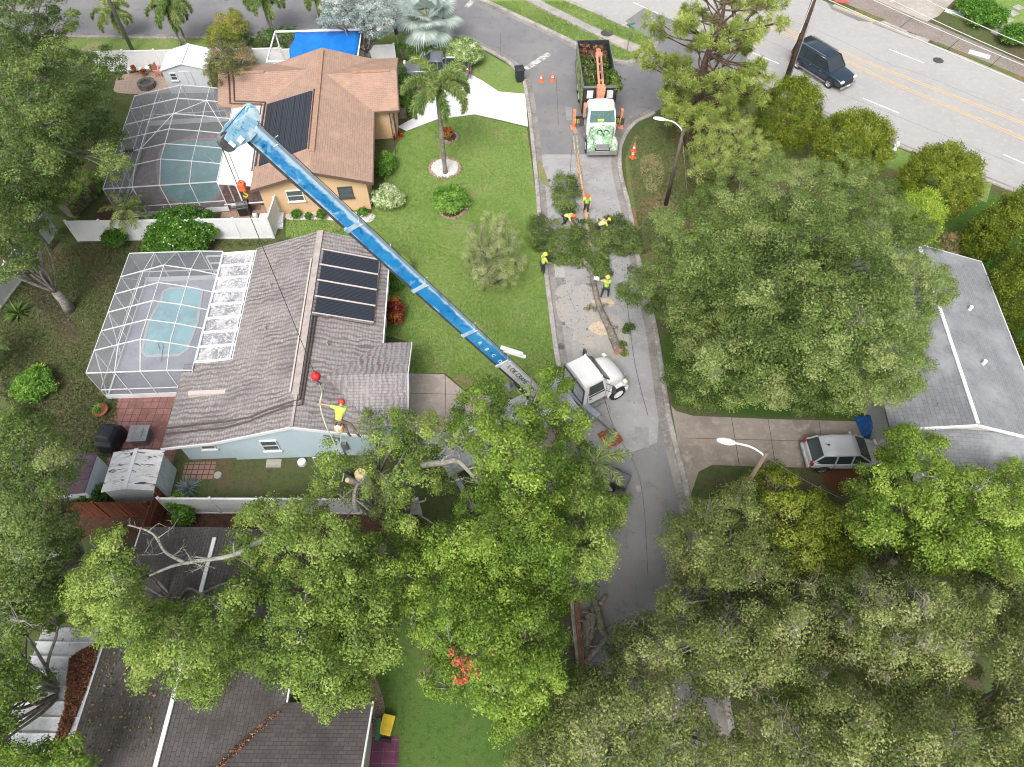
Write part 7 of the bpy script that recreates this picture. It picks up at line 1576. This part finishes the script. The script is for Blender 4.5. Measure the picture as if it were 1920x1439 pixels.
crown_tree('dark tree at the left edge beside the white fence end', [(-60, 340), (40, 350), (100, 365), (110, 400), (80, 430), (90, 470), (50, 520), (20, 530), (-60, 545)],
    8, 3, LF['dark_oak'], MT['bark_grey'], leaf=.17, cr=.48, nper=50, limb_r=1.3, dome=3, lump=1.3, gap=.45, tint=.42, tvar=.14)
crown_tree('vivid yellow-green tree beside the silver hatchback', [(1595, 905), (1612, 870), (1650, 850), (1665, 808), (1720, 800), (1760, 812), (1775, 850), (1800, 870), (1850, 875), (1900, 860), (1960, 880), (1980, 1080), (1900, 1110), (1850, 1105), (1790, 1090), (1740, 1085), (1680, 1040), (1640, 1050), (1590, 1010), (1570, 960)],
    8.5, 3.0, LF['bright'], MT['bark'], leaf=.17, cr=.44, nper=58, limb_r=1.05, dome=3.2, lump=1.1, gap=.3, tint=.64, tvar=.15, trunk_r=.3)
crown_tree('yellowish green hedge-like tree under the driveway lamp', [(1420, 880), (1455, 872), (1500, 895), (1545, 920), (1580, 950), (1590, 1010), (1640, 1060), (1600, 1090), (1520, 1080), (1470, 1060), (1430, 1010), (1400, 950), (1395, 905)],
    6, 2.5, LF['cedar'], MT['bark'], leaf=.15, cr=.4, nper=55, limb_r=1.0, dome=2.4, lump=.9, gap=.25, tint=.55, tvar=.16)
OL = dict(leaf=.135, cr=.42, nper=60, lump=1.5, gap=.5, tvar=.16, aspect=.6)
crown_tree('olive oak right of the street, nearest the driveway', [(1255, 960), (1290, 935), (1340, 925), (1400, 905), (1440, 940), (1470, 1010), (1490, 1060), (1460, 1110), (1400, 1120), (1340, 1130), (1290, 1110), (1255, 1060), (1240, 1010)], 9, 4, LF['olive'], MT['bark_grey'], limb_r=1.15, dome=2.6, tint=.5, bare=6, **OL)
crown_tree('olive oak in the middle of the right-hand grove', [(1255, 1110), (1330, 1120), (1400, 1110), (1480, 1090), (1530, 1110), (1570, 1180), (1560, 1250), (1520, 1300), (1450, 1330), (1380, 1310), (1345, 1310), (1300, 1300), (1240, 1285), (1150, 1255), (1140, 1200), (1165, 1165), (1230, 1140)], 9.5, 4, LF['olive'], MT['bark_grey'], limb_r=1.15, dome=2.8, tint=.54, bare=16, base=(11.5, 9), holes=((1205, 1260, 16), (1285, 1285, 18)), **OL)
crown_tree('olive oak with bare pale twigs at the right of the grove', [(1500, 1090), (1560, 1065), (1640, 1060), (1720, 1050), (1800, 1065), (1850, 1100), (1870, 1150), (1850, 1220), (1830, 1280), (1760, 1310), (1690, 1300), (1620, 1290), (1560, 1260), (1540, 1180)], 10, 4.2, LF['olive'], MT['bark_grey'], limb_r=1.2, dome=3, tint=.58, bare=30, **OL)
crown_tree('olive oak at the bottom right corner', [(1840, 1250), (1870, 1190), (1930, 1160), (2010, 1170), (2040, 1480), (1880, 1500), (1820, 1440), (1850, 1380), (1870, 1300)], 9.5, 4.5, LF['olive'], MT['bark_grey'], limb_r=1.1, dome=2.6, tint=.68, bare=6, **OL)
crown_tree('olive oak along the bottom edge, right of centre', [(1370, 1320), (1470, 1310), (1540, 1275), (1620, 1280), (1700, 1285), (1770, 1290), (1850, 1300), (1870, 1400), (1850, 1520), (1370, 1520), (1350, 1430), (1390, 1380)], 10, 4.5, LF['olive'], MT['bark_grey'], limb_r=1.15, dome=2.6, tint=.6, bare=20, **OL)
crown_tree('thin olive oak over the street at the bottom edge', [(1100, 1262), (1170, 1240), (1230, 1262), (1300, 1300), (1330, 1350), (1390, 1380), (1400, 1450), (1320, 1520), (960, 1520), (930, 1440), (970, 1385), (1030, 1320), (1060, 1285)], 9, 4.2, LF['olive'], MT['bark_grey'], leaf=.135, cr=.42, nper=52, lump=1.4, gap=.5, tvar=.16, aspect=.6, limb_r=1.1, dome=2.6, tint=.56, bare=14, holes=((1290, 1395, 9),))
crown_tree('dark green tree at the right edge above the grove', [(1820, 1080), (1960, 1060), (2000, 1200), (1920, 1215), (1860, 1190)], 7, 3, LF['olive'], MT['bark_grey'], limb_r=1.0, dome=2, tint=.35, **OL)
crown_tree('low undergrowth tree between the grove and the street', [(1060, 1240), (1120, 1245), (1180, 1290), (1150, 1330), (1060, 1330), (1010, 1300)], 5, 2, LF['oak'], MT['bark'], leaf=.13, cr=.4, nper=45, limb_r=1.0, dome=2, tint=.35, gap=.5)
crown_tree('pale feathery bottlebrush tree alone on the front lawn', [(868, 470), (880, 420), (905, 405), (940, 395), (970, 425), (985, 470), (978, 520), (950, 540), (900, 540), (875, 510)], 3.6, .9, LF['willow'], MT['bark_grey'], leaf=.1, cr=.28, nper=34, limb_r=.7, dome=1.6, lump=.4, gap=.45, tint=.5, tvar=.2, layers=3, base=tuple(G(906, 546))[:2], trunk_r=.07, flat=1.1, aspect=.3, cat='tree', name='small_tree')
crown_tree('bushy mixed green and russet tree by the white shed', [(375, 130), (385, 95), (400, 72), (435, 70), (470, 85), (480, 115), (470, 140), (430, 160), (395, 160)], 4.2, 1.2, LF['mixed'], MT['bark'], leaf=.15, cr=.36, nper=48, limb_r=.9, dome=1.6, lump=.5, tint=.45, tvar=.2, gap=.2, name='small_tree')
crown_tree('silvery grey-leaved tree behind the blue tarp', [(605, 60), (600, 10), (640, -20), (700, -10), (740, 0), (752, 30), (735, 60), (700, 75), (660, 55), (630, 45)], 5, 2, LF['silver'], MT['bark_grey'], leaf=.17, cr=.36, nper=42, limb_r=.9, dome=1.8, lump=.7, tint=.45, tvar=.2, gap=.4, name='silver_tree')
crown_tree('bright yellow-orange flowering bush tree by the west road', [(395, 50), (410, 25), (440, 20), (460, 30), (462, 55), (440, 80), (410, 85), (385, 80)], 3.4, 1.2, leaf_mat('gold_leaves', ((0, (.06, .1, .01)), (.4, (.16, .2, .02)), (.7, (.22, .22, .04)), (1, (.36, .24, .05)))), MT['bark'], leaf=.15, cr=.34, nper=45, limb_r=.9, dome=1.4, lump=.4, tint=.5, tvar=.18, gap=.2, name='small_tree')
# cedars: dense, smooth outline
def cedar(label, px, rpx, h, tint, mat='cedar', sq=.95, ry=1.15):
    zc = h*.55; c = G(px[0], px[1], zc); d = c.y*CP+(HC-zc)*SP; r = rpx*d/F
    t = empty('cedar_tree', (c.x, c.y, 0), 0, label, 'tree', 'rounded cedars along the main road')
    n = int(70*r*r+32*r*h); u = unit(RNG.normal(size=(n, 3))); u[:, 2] = np.where(u[:, 2] < -.7, -u[:, 2], u[:, 2])
    k = RNG.uniform(.78, 1.0, n)[:, None]; hz = h*.5
    lump = 1+.1*np.sin(u[:, :1]*6+px[0])*np.sin(u[:, 1:2]*5+px[1])*np.cos(u[:, 2:]*4+px[0])+.05*np.sin(u[:, :1]*15+u[:, 2:]*13)
    C = u*k*lump*np.array([r-.2, r-.2, hz-.15])+np.array([0, 0, hz+.1]); C[:, 2] = np.maximum(C[:, 2], .25)
    idx = np.repeat(np.arange(n), 48); uu = u[idx]; P = C[idx]+RNG.normal(size=(len(idx), 3))*.13+uu*RNG.uniform(0, .2, len(idx))[:, None]
    al = unit(uu+RNG.normal(size=uu.shape)*.35+np.array([0, 0, .6])); N = unit(RNG.normal(size=uu.shape)+uu*.7+np.array([0, 0, .3]))
    ct = tint+.1+RNG.normal(size=n)*.17
    V = leaf_quads(P, N, .115, .45, .35, al); V[:, :, 2] = np.maximum(V[:, :, 2], .02)
    quads('crown', V, ct[idx]+RNG.normal(size=len(idx))*.1, LF[mat], t)
    MB().tube([(0, 0, 0), (0, 0, h*.7)], [.16, .06], 8).build('trunk', MT['bark_red'], t, sm=True)
    return t
cedar('tall dark cedar nearest the utility pole', (1478, 215), 62, 5.5, .42)
cedar('rounded cedar between the utility pole cedar and the hydrant', (1598, 275), 72, 5, .47)
cedar('rounded yellowish cedar right of the hydrant', (1762, 340), 74, 5, .5)
cedar('bright lime rounded cedar behind the huge oak', (1712, 418), 52, 4.5, .66, 'lime')
cedar('dark cedar at the right edge below the main road', (1912, 420), 58, 5.5, .45)
cedar('dark cedar at the right edge beside the grey roof', (1930, 540), 66, 5.5, .38)
cedar('small dark cedar between the lime cedar and the grey roof', (1850, 440), 40, 4, .35)
cedar('dark cedar at the right edge beyond the grey roof slope', (1965, 665), 50, 4.5, .35)
# pine
def pine(label, base, h, tufts):
    t = empty('pine_tree', base, 0, label, 'tree'); b = Vector(base); mb = MB()
    tr = smooth([(0, 0, 0), (.15, .1, h*.3), (-.1, .2, h*.6), (.25, .1, h*.85), (.2, .2, h)], 4); mb.tube(tr, [.36*(1-.8*i/(len(tr)-1)) for i in range(len(tr))], 10)
    Cs = []
    for (px, py, z, r) in tufts:
        e = Vector((px, py, z))-b; zt_ = min(h*.96, max(h*.3, e.z-RNG.uniform(.1, 1.2))); s = min(tr, key=lambda q: abs(q.z-zt_)).copy()
        mid = s.lerp(e, .5)+Vector((RNG.normal()*.3, RNG.normal()*.3, -.2)); limb = smooth([s, mid, e], 4); mb.tube(limb, [.045*(1-i/len(limb))+.015 for i in range(len(limb))], 6)
        for q in range(int(9*r*r)+4):
            d = Vector(RNG.normal(size=3)); d.z *= .55; p = e+d.normalized()*r*RNG.uniform(.2, 1.1); Cs.append(p)
            if q % 2 == 0: mb.tube([limb[int(RNG.integers(3, len(limb)))], (e+p)/2, p], [.03, .02, .01], 4)
    mb.build('trunk', MT['bark_red'], t, sm=True, fix=False)
    C = np.array([tuple(c) for c in Cs]); n = len(C); idx = np.repeat(np.arange(n), 150); d = unit(RNG.normal(size=(len(idx), 3))+np.array([0, 0, .35]))
    P = C[idx]+d*RNG.uniform(.05, .3, len(idx))[:, None]+RNG.normal(size=d.shape)*.07; N = unit(np.cross(d, RNG.normal(size=d.shape))); V = leaf_quads(P, N, .2, .15, .35, d); quads('crown', V, .5+(RNG.normal(size=n)*.18)[idx]+RNG.normal(size=len(idx))*.12, LF['pine'], t)
    return t
tf = []; pb = G(1288, 272)
for _ in range(92):
    z = RNG.uniform(3.2, 11.2); rm_ = 5.0*math.sin(math.pi*min(1, (z-1.6)/10.5))**.6; a = RNG.uniform(0, 6.28); k = RNG.uniform(.25, 1)**.6*rm_
    tf.append((pb.x+.2+math.cos(a)*k, pb.y+math.sin(a)*k*.8, z, RNG.uniform(.5, .95)))
pine('tall open pine with brown trunk between the debris truck and utility pole', G(1288, 272), 10.5, tf)
crown_tree('yellow-green young pine-like tree at the foot of the tall pine', [(1290, 330), (1300, 250), (1340, 215), (1400, 210), (1450, 260), (1470, 310), (1420, 330), (1340, 345)], 5, 1.5, LF['pine'], MT['bark'], leaf=.14, cr=.4, nper=50, limb_r=.9, dome=2, lump=.6, tint=.5, gap=.3, name='small_tree', aspect=.35)

# ------------------------------------------------------------------ palms
def palm(label, base, h, nf, fl, kind='feather', mat='palm', tint=.5, name='palm_tree', trunk_r=.16, leafl=.45, lean=(0, 0), e0=1.3, e1=-.5, plum=.6, nleaf=90, group=None, droop=2.0, shaft=True, fan_r=1.1):
    t = empty(name, base, 0, label, 'palm', group); b = Vector(base)
    top = Vector((lean[0], lean[1], h)); mb = MB(); mb.tube(smooth([(0, 0, 0), (lean[0]*.4, lean[1]*.4, h*.5), top], 4), [trunk_r*1.35]+[trunk_r]*7+[trunk_r*.8], 10); mb.build('trunk', MT['bark_grey'], t, sm=True)
    if shaft: MB().tube([top-Vector((0, 0, .1)), top+Vector((0, 0, .35)), top+Vector((0, 0, .8))], [trunk_r*1.05, trunk_r*.9, .05], 10).build('crownshaft', M('crownshaft', (.2, .28, .12), .6), t, sm=True)
    rc = MB(); Vs = []; Ts = []
    for f in range(nf):
        az = f*2.399+RNG.normal()*.1; el = e0+(e1-e0)*(f/(nf-1))**.9; ft = tint+(.18 if f > nf*.75 else 0)*plum+RNG.normal()*.1; pts = []; p = top+Vector((0, 0, .5 if shaft else .15)); L = fl*RNG.uniform(.9, 1.08)
        steps = 12; cur = el
        for s in range(steps+1):
            pts.append(p.copy()); cur -= droop/steps*(.4+1.1*s/steps) if kind == 'feather' else .25/steps; p = p+Vector((math.cos(az)*math.cos(cur), math.sin(az)*math.cos(cur), math.sin(cur)))*(L/steps)
        rc.tube(pts, [.035*(1-s/steps)+.008 for s in range(steps+1)], 5)
        pa = np.array([tuple(q) for q in pts])
        if kind == 'feather':
            s = RNG.uniform(.1, 1, nleaf)*steps; i = np.minimum(s.astype(int), steps-1); fr = (s-i)[:, None]; P = pa[i]*(1-fr)+pa[i+1]*fr; ax = unit(pa[i+1]-pa[i]); rd = unit(np.cross(ax, np.array([0, 0, 1.])))*RNG.choice([-1, 1], nleaf)[:, None]
            dirn = unit(rd+ax*.75+RNG.normal(size=(nleaf, 3))*plum*.6+np.array([0, 0, -.25])); ll = leafl*np.sin(np.clip(s/steps, .12, .97)*3.0)[:, None]**.5
            e_ = P+dirn*ll*.5; N = unit(np.cross(dirn, RNG.normal(size=dirn.shape))); tt_ = dirn; bb = np.cross(N, tt_)*.022
            e2 = P+dirn*ll+np.array([0, 0, -.12])*ll; Vs.append(np.stack([P-bb*.7, P+bb*.7, e_+bb*1.3, e2], 1)); Ts.append(np.clip(ft+RNG.normal(size=nleaf)*.12, 0, 1))
        else:
            hub = pts[-1]; ax = Vector(pts[-1]-pts[-3]).normalized(); sd = ax.cross(Vector((0, 0, 1))).normalized(); un = sd.cross(ax)
            for g in range(30):
                a_ = -2.3+4.6*g/29; d = (ax*math.cos(a_)+sd*math.sin(a_)+un*(.12+.1*math.cos(a_*2))); l = fan_r*(1-.18*abs(a_)/2.3); e2 = hub+d*l+Vector((0, 0, -.22*l)); md_ = hub+d*l*.6; w = d.cross(un).normalized()*.055*fan_r
                Vs.append(np.array([[tuple(hub), tuple(md_-w), tuple(e2), tuple(md_+w)]])); Ts.append(np.array([np.clip(ft+RNG.normal()*.1, 0, 1)]))
    rc.build('frond_stem', M('frond_stem', (.2, .24, .09), .7), t, fix=False)
    quads('fronds', np.concatenate(Vs), np.concatenate(Ts), LF[mat], t); return t
b = G(835, 325); h1 = height_of(b, 178)
palm('foxtail palm in a white pebble ring on the front lawn', b, h1, 15, 2.95, tint=.55, nleaf=800, leafl=.5, plum=1.1, e0=1.4, e1=.1, droop=2.5, trunk_r=.15)
b = G(807, 88); palm('silvery fan palm behind the hedge at the bend', b, height_of(b, 35), 24, 1.5, 'fan', 'silver', .5, trunk_r=.26, e0=1.3, e1=-.7, shaft=False, fan_r=1.5)
for i, (bx, by, ty, l_) in enumerate(((352, 88, 15, 'slender palm by the west road, left of the yellow bush'), (340, 86, 28, 'shorter palm leaning beside the slender palm by the west road'), (232, 72, 35, 'yellowish palm beside the leaning utility pole'), (518, 80, 5, 'palm with long hanging fronds right of the russet tree, left of three'), (508, 60, -5, 'palm with long hanging fronds right of the russet tree, middle of three'), (603, 52, -5, 'palm with hanging fronds beside the silvery tree'))):
    b = G(bx, by); palm(l_, b, height_of(b, ty), 11, 2.1, tint=.46 if i != 2 else .6, nleaf=420, leafl=.46, plum=.9, e0=1.3, e1=0, droop=2.4, trunk_r=.09, group='palms along the west road')
palm('dark feathery palm against the fence at the left', G(95, 470), 2.6, 14, 2.6, tint=.3, nleaf=130, leafl=.5, plum=.3, e0=1.2, e1=0, droop=1.7, trunk_r=.12, shaft=False, name='palm_tree')
palm('pale grey-green sago-like palm beside the flowering shrub', G(262, 440), 1.9, 16, 1.7, tint=.62, nleaf=110, leafl=.38, plum=.4, e0=1.2, e1=-.1, droop=1.6, trunk_r=.12, shaft=False)
palm('yellowing feather palm at the left edge of the back yard', G(-5, 700), 2.2, 14, 1.9, tint=.66, nleaf=120, leafl=.4, plum=.3, e0=1.2, e1=-.1, droop=1.6, trunk_r=.14, shaft=False)
palm('small palm among the oaks above the trailer', G(1100, 940), 4.2, 12, 1.9, tint=.6, nleaf=120, leafl=.4, plum=.5, e0=1.1, e1=-.1, droop=1.6, trunk_r=.1, shaft=False)
palm('small fan palm by the grey roof corner', G(1718, 835), 2.4, 12, .7, 'fan', 'palm', .45, trunk_r=.1, e0=1.3, e1=-.2, shaft=False, fan_r=.75)
def rosette(label, p, r, n, mat='palm', tint=.45, w=.05, el=(.15, 1.2), z=.05, name='spiky_plant'):
    t = empty(name, p, 0, label, 'plant'); V = []; T = []
    for k in range(n):
        a = RNG.uniform(0, 6.28); e = RNG.uniform(*el); l = r*RNG.uniform(.75, 1.1); d = Vector((math.cos(a)*math.cos(e), math.sin(a)*math.cos(e), math.sin(e))); s = Vector((-math.sin(a), math.cos(a), 0))*w; o = Vector((0, 0, z))
        q = o+d*l; q.z = max(.03, q.z-l*.25); V.append([tuple(o+d*l*.02-s*.4), tuple(o+d*l*.5-s), tuple(q), tuple(o+d*l*.5+s)]); T.append(tint+RNG.normal()*.15)
    quads('leaves', np.array(V), np.array(T), LF[mat], t); return t
rosette('spiky star-shaped plant on the dark back yard soil', G(35, 590, 0), 1.1, 90, tint=.35)
rosette('grey-green grass tuft beside the white fence and brick square', G(352, 918, 0), .85, 160, 'silver', .2, .02)
rosette('large-leaved yellow-green plant in the left yard bed', G(75, 705, 0), .9, 70, 'lime', .6, .09)
rosette('red and green spiky plant in the bed by the front porch', G(745, 257, 0), .7, 80, 'croton', .5, .05)

# ------------------------------------------------------------------ shrubs and hedges
shrub('large glossy round shrub with white blossoms by the white fence', 'flowering_shrub', (335, 432), 68, 2.3, LF['shrubg'], leaf=.17, nper=44, cr=.3, tint=.42, tvar=.14, aspect=.42)
m = None
shrub('pale variegated round bush at the bend beside the pickup', 'variegated_bush', (872, 98), 38, 2.1, LF['variegated'], leaf=.14, nper=34, cr=.24, tint=.4)
shrub('rounded shrub in a stone ring on the front lawn', 'round_shrub', (845, 372), 37, 1.5, LF['shrubg'], leaf=.12, nper=36, cr=.22, tint=.66)
shrub('pale white-green ginger bush at the peach house corner', 'variegated_bush', (728, 370), 32, 1.6, LF['variegated'], leaf=.2, nper=24, cr=.26, tint=.62, aspect=.35)
shrub('red and orange croton bush beside the streaked roof', 'croton_bush', (739, 583), 21, 1.5, LF['croton'], leaf=.15, nper=34, cr=.22, tint=.35, tvar=.25, sq=1.7, aspect=.4)
shrub('bright lime bush beside the blue house, half behind the boom', 'lime_bush', (752, 500), 22, 1.5, LF['lime'], leaf=.1, nper=40, cr=.2, tint=.75)
shrub('dark green bush below the lime bush beside the blue house', 'dark_bush', (742, 525), 20, 1.2, LF['shrubg'], leaf=.1, nper=36, cr=.2, tint=.35)
shrub('green bush growing against the peach house wall', 'green_bush', (722, 305), 24, 1.4, LF['shrubg'], leaf=.1, nper=34, cr=.22, tint=.5, sq=1.4)
for x, y, l_ in ((555, 402, 'small round bush in white gravel nearest the leaning fence'), (578, 405, 'smallest bush in white gravel below the peach wall'), (603, 403, 'small round bush in white gravel just left of the boom'), (680, 398, 'small dark bush in white gravel right of the boom')):
    shrub(l_, 'small_bush', (x, y), 11 if x != 578 else 7, .7, LF['shrubg'], leaf=.09, nper=22, cr=.15, tint=.35, group='small bushes in the gravel bed')
def hedge(label, a, b, w, h, tint=.4, mat='shrubg', name='hedge'):
    a, b = Vector(a), Vector(b); L = (b-a).length; t = empty(name, a, math.atan2(b.y-a.y, b.x-a.x), label, 'hedge'); n = int(L*w*16+L*h*14)
    C = np.stack([RNG.uniform(0, L, n), RNG.uniform(-w/2, w/2, n), h-.12-RNG.uniform(0, 1, n)**2*.25], 1); sd_ = RNG.uniform(size=n) < .5; C[sd_, 1] = np.sign(C[sd_, 1])*w/2; C[sd_, 2] = RNG.uniform(.15, h, sd_.sum())
    Q, T = clumps(C, .17, 36, .1, tint+RNG.normal(size=n)*.15, flat=.9); Q[:, :, 2] = np.maximum(Q[:, :, 2], .02); quads('foliage', Q, T, LF[mat], t)
    MB().b2(.15, -w*.3, 0, L-.15, w*.3, h*.75).build('stem', MT['bark'], t); return t
hedge('clipped dark green hedge between the pickup and the silvery palm', G(745, 108), G(830, 106), 1.0, 1.1)
hedge('clipped hedge along the east end of the brown roof', G(755, 225), G(752, 150), 1.1, 1.2, .35)
hedge('light green hedge row at the foot of the left trees', G(130, 410), G(185, 350), 1.3, 1.4, .7, 'bright')
hedge('low dark hedge along the west road fence', G(490, 90), G(560, 85), 1.2, 1.3, .35)
hedge('dark hedge beyond the white fence at the west road', G(420, 100), G(480, 98), 1.0, 1.6, .35)
for a in (((170, 930), 30, 1.6, .35, 'dark bush behind the wooden fence'), ((333, 945), 22, 1.5, .5, 'green bush in the corner of white and wooden fences'), ((345, 968), 20, 1.3, .55, 'bright bush just south of the white fence corner'), ((60, 720), 42, 1.3, .6, 'bushy green and red shrub in the left yard bed'), ((25, 790), 30, 1.2, .3, 'dark fern-like shrub in the left yard bed'), ((215, 445), 26, 1.3, .3, 'shadowy shrub between fence and pale palm'), ((1152, 960), 24, 2.4, .8, 'yellowing shrub at the street edge under the oak')):
    shrub(a[4], 'shrub', a[0], a[1], a[2], LF['shrubg'] if a[3] < .8 else LF['willow'], tint=a[3], leaf=.12, nper=34, cr=.24)
shrub('brownish dry bush behind the lime cedar', 'dry_bush', (1785, 458), 32, 1.6, LF['mixed'], leaf=.11, nper=26, cr=.24, tint=.6)
shrub('low green bush at the back corner of the grey roof', 'low_bush', (1840, 480), 24, 1.2, LF['shrubg'], leaf=.11, nper=28, cr=.24, tint=.5)
for x, y, r_, l_ in ((1850, 25, 42, 'leafy bush beyond the far sidewalk near the marker post'), (1905, 65, 30, 'leafy bush at the right edge beyond the stepping slabs'), (1815, 10, 24, 'small bush behind the marker post')):
    shrub(l_, 'garden_bush', (x, y), r_, 1.6, LF['shrubg'], leaf=.16, nper=30, cr=.32, tint=.45)
shrub('pinkish brown and green bush at the vivid tree beside the grey roof', 'mixed_bush', (1835, 875), 26, 2.2, LF['mixed'], leaf=.12, nper=26, cr=.24, tint=.7)
# white blossoms on the glossy shrub
c = G(335, 432, 1.15); par = [o for o in bpy.data.objects if o.get('label', '').startswith('large glossy')][0]
u = unit(RNG.normal(size=(90, 3))); u[:, 2] = abs(u[:, 2]); d = c.y*CP+(HC-1.15)*SP; r = 68*d/F
P = u*np.array([r*.98, r*.98, 1.6])+np.array([0, 0, .85]); quads('blossoms', leaf_quads(P, unit(u+RNG.normal(size=u.shape)*.3), .09, .9), np.full(90, .98), leaf_mat('white_petals', ((0, (.7, .7, .6)), (1, (.85, .85, .75))), .1), par)
# pebble ring & stones round the palm and the shrub
def stone_ring(label, cpx, rpx, h, n, inner, matst):
    c = G(*cpx); d = c.y*CP+HC*SP; r = rpx*d/F; t = empty('planting_ring', c, 0, label, 'planting bed')
    m = MB(); m.lathe([(r, .02), (r*.97, .06), (r*.5, .09), (0, .1)], n=28); m.build('bed', inner, t)
    m = MB()
    for k in range(n):
        a = 2*math.pi*k/n; s = RNG.uniform(.1, .16); m.lathe([(0, 0), (s, .0), (s*.95, s*.6), (s*.5, s), (0, s*1.05)], (math.cos(a)*r+RNG.normal()*.03, math.sin(a)*r+RNG.normal()*.03, 0), 6)
    m.build('edging_stones', matst, t); return t
rs = M('edging_stone', (.38, .25, .2), .9, ((3, (.25, .17, .14), .4, .6), (8, (.55, .48, .42), .55, .65)))
stone_ring('round bed of white pebbles with stone edge at the foxtail palm', (834, 316), 28, .1, 26, MT['pebbles'], rs)
stone_ring('round mulch bed with pinkish stones under the lawn shrub', (848, 393), 24, .1, 24, MT['mulch'], rs)
stone_ring('round mulch bed behind the foxtail palm', (842, 258), 16, .1, 18, MT['mulch'], rs)
shrub('small red-leaved bush in the mulch bed behind the palm', 'red_bush', (838, 248), 12, .8, LF['croton'], leaf=.12, nper=22, cr=.16, tint=.6)
# leaning utility pole by the west road
b = G(250, 98); PO = empty('utility_pole', b, 0, 'grey concrete utility pole rising through the upper left trees', 'utility pole')
MB().tube([(0, 0, 0), (.0, 0, 12)], [.17, .12], 8).build('pole', MT['grey_metal'], PO, sm=True)
# long bare pale limbs over the dark roof and beside the climber
def limb(label, pts, r, par=None):
    o = Vector(pts[0]); t = empty('bare_limb', (o.x, o.y, o.z), 0, label, 'branch'); m = MB(); s = smooth([p-o for p in map(Vector, pts)], 6); rr = [r*(1-.65*i/(len(s)-1)) for i in range(len(s))]; m.tube(s, rr, 8)
    for k in range(7):
        i = int(RNG.integers(3, len(s)-1)); a = s[i]; d = Vector(RNG.normal(size=3)); d.z = abs(d.z)*.4; e = a+d.normalized()*RNG.uniform(.5, 1.1); m.tube([a, (a+e)/2+Vector(RNG.normal(size=3)*.06), e], [rr[i]*.45, rr[i]*.3, .008], 5)
        for q in range(4):
            s_ = a.lerp(e, RNG.uniform(.3, 1)); f = s_+Vector(RNG.normal(size=3)*.22); m.tube([s_, (s_+f)/2+Vector(RNG.normal(size=3)*.05), f], [.01, .007, .003], 4)
    m.build('bark', M_PALE, t, sm=True, fix=False); return t
M_PALE = M('pale_bark', (.31, .3, .26), .95, ((3, (.17, .16, .13), .42, .6), (9, (.42, .42, .37), .52, .66)), bmp=(18, .6))
z = 8.2
limb('long pale forked limb over the white ridge strip of the dark roof', [G(500, 1010, 7.5), G(440, 1040, z), G(390, 1050, z), G(330, 1060, z), G(280, 1080, z)], .11)
limb('thin pale limb above the dark roof near the wooden fence', [G(345, 1055, z), G(310, 1035, z), G(285, 1000, z+.2), G(240, 985, z+.2)], .07)
limb('stubby pale trunk fork beside the bright oak', [G(960, 800, 7), G(900, 812, 7.2), G(850, 825, 7.3), G(835, 825, 7.3)], .2)
limb('curved pale limb crossing below the fork', [G(790, 872, 7), G(830, 868, 7.3), G(856, 864, 7.4), G(880, 885, 7.1), G(905, 915, 6.6)], .16)
limb('dark pale-edged limb over the fork', [G(850, 822, 7.4), G(870, 800, 7.6), G(895, 785, 7.8), G(920, 780, 7.8)], .12)
limb('pale limb among leaves over the right of the dark roof', [G(530, 1010, 7), G(545, 990, 7.5), G(560, 985, 7.6)], .12)
limb('upright pale limb at the sawn stem', [G(668, 960, 6.5), G(664, 930, 6.9), G(672, 905, 7.0)], .14)
limb('bare grey limb at the left edge tree', [G(30, 1050, 8), G(60, 1035, 8.4), G(85, 1010, 8.6)], .07)
limb('bare grey limb low in the left edge tree', [G(-10, 1145, 8), G(25, 1162, 8.3), G(50, 1165, 8.4)], .08)
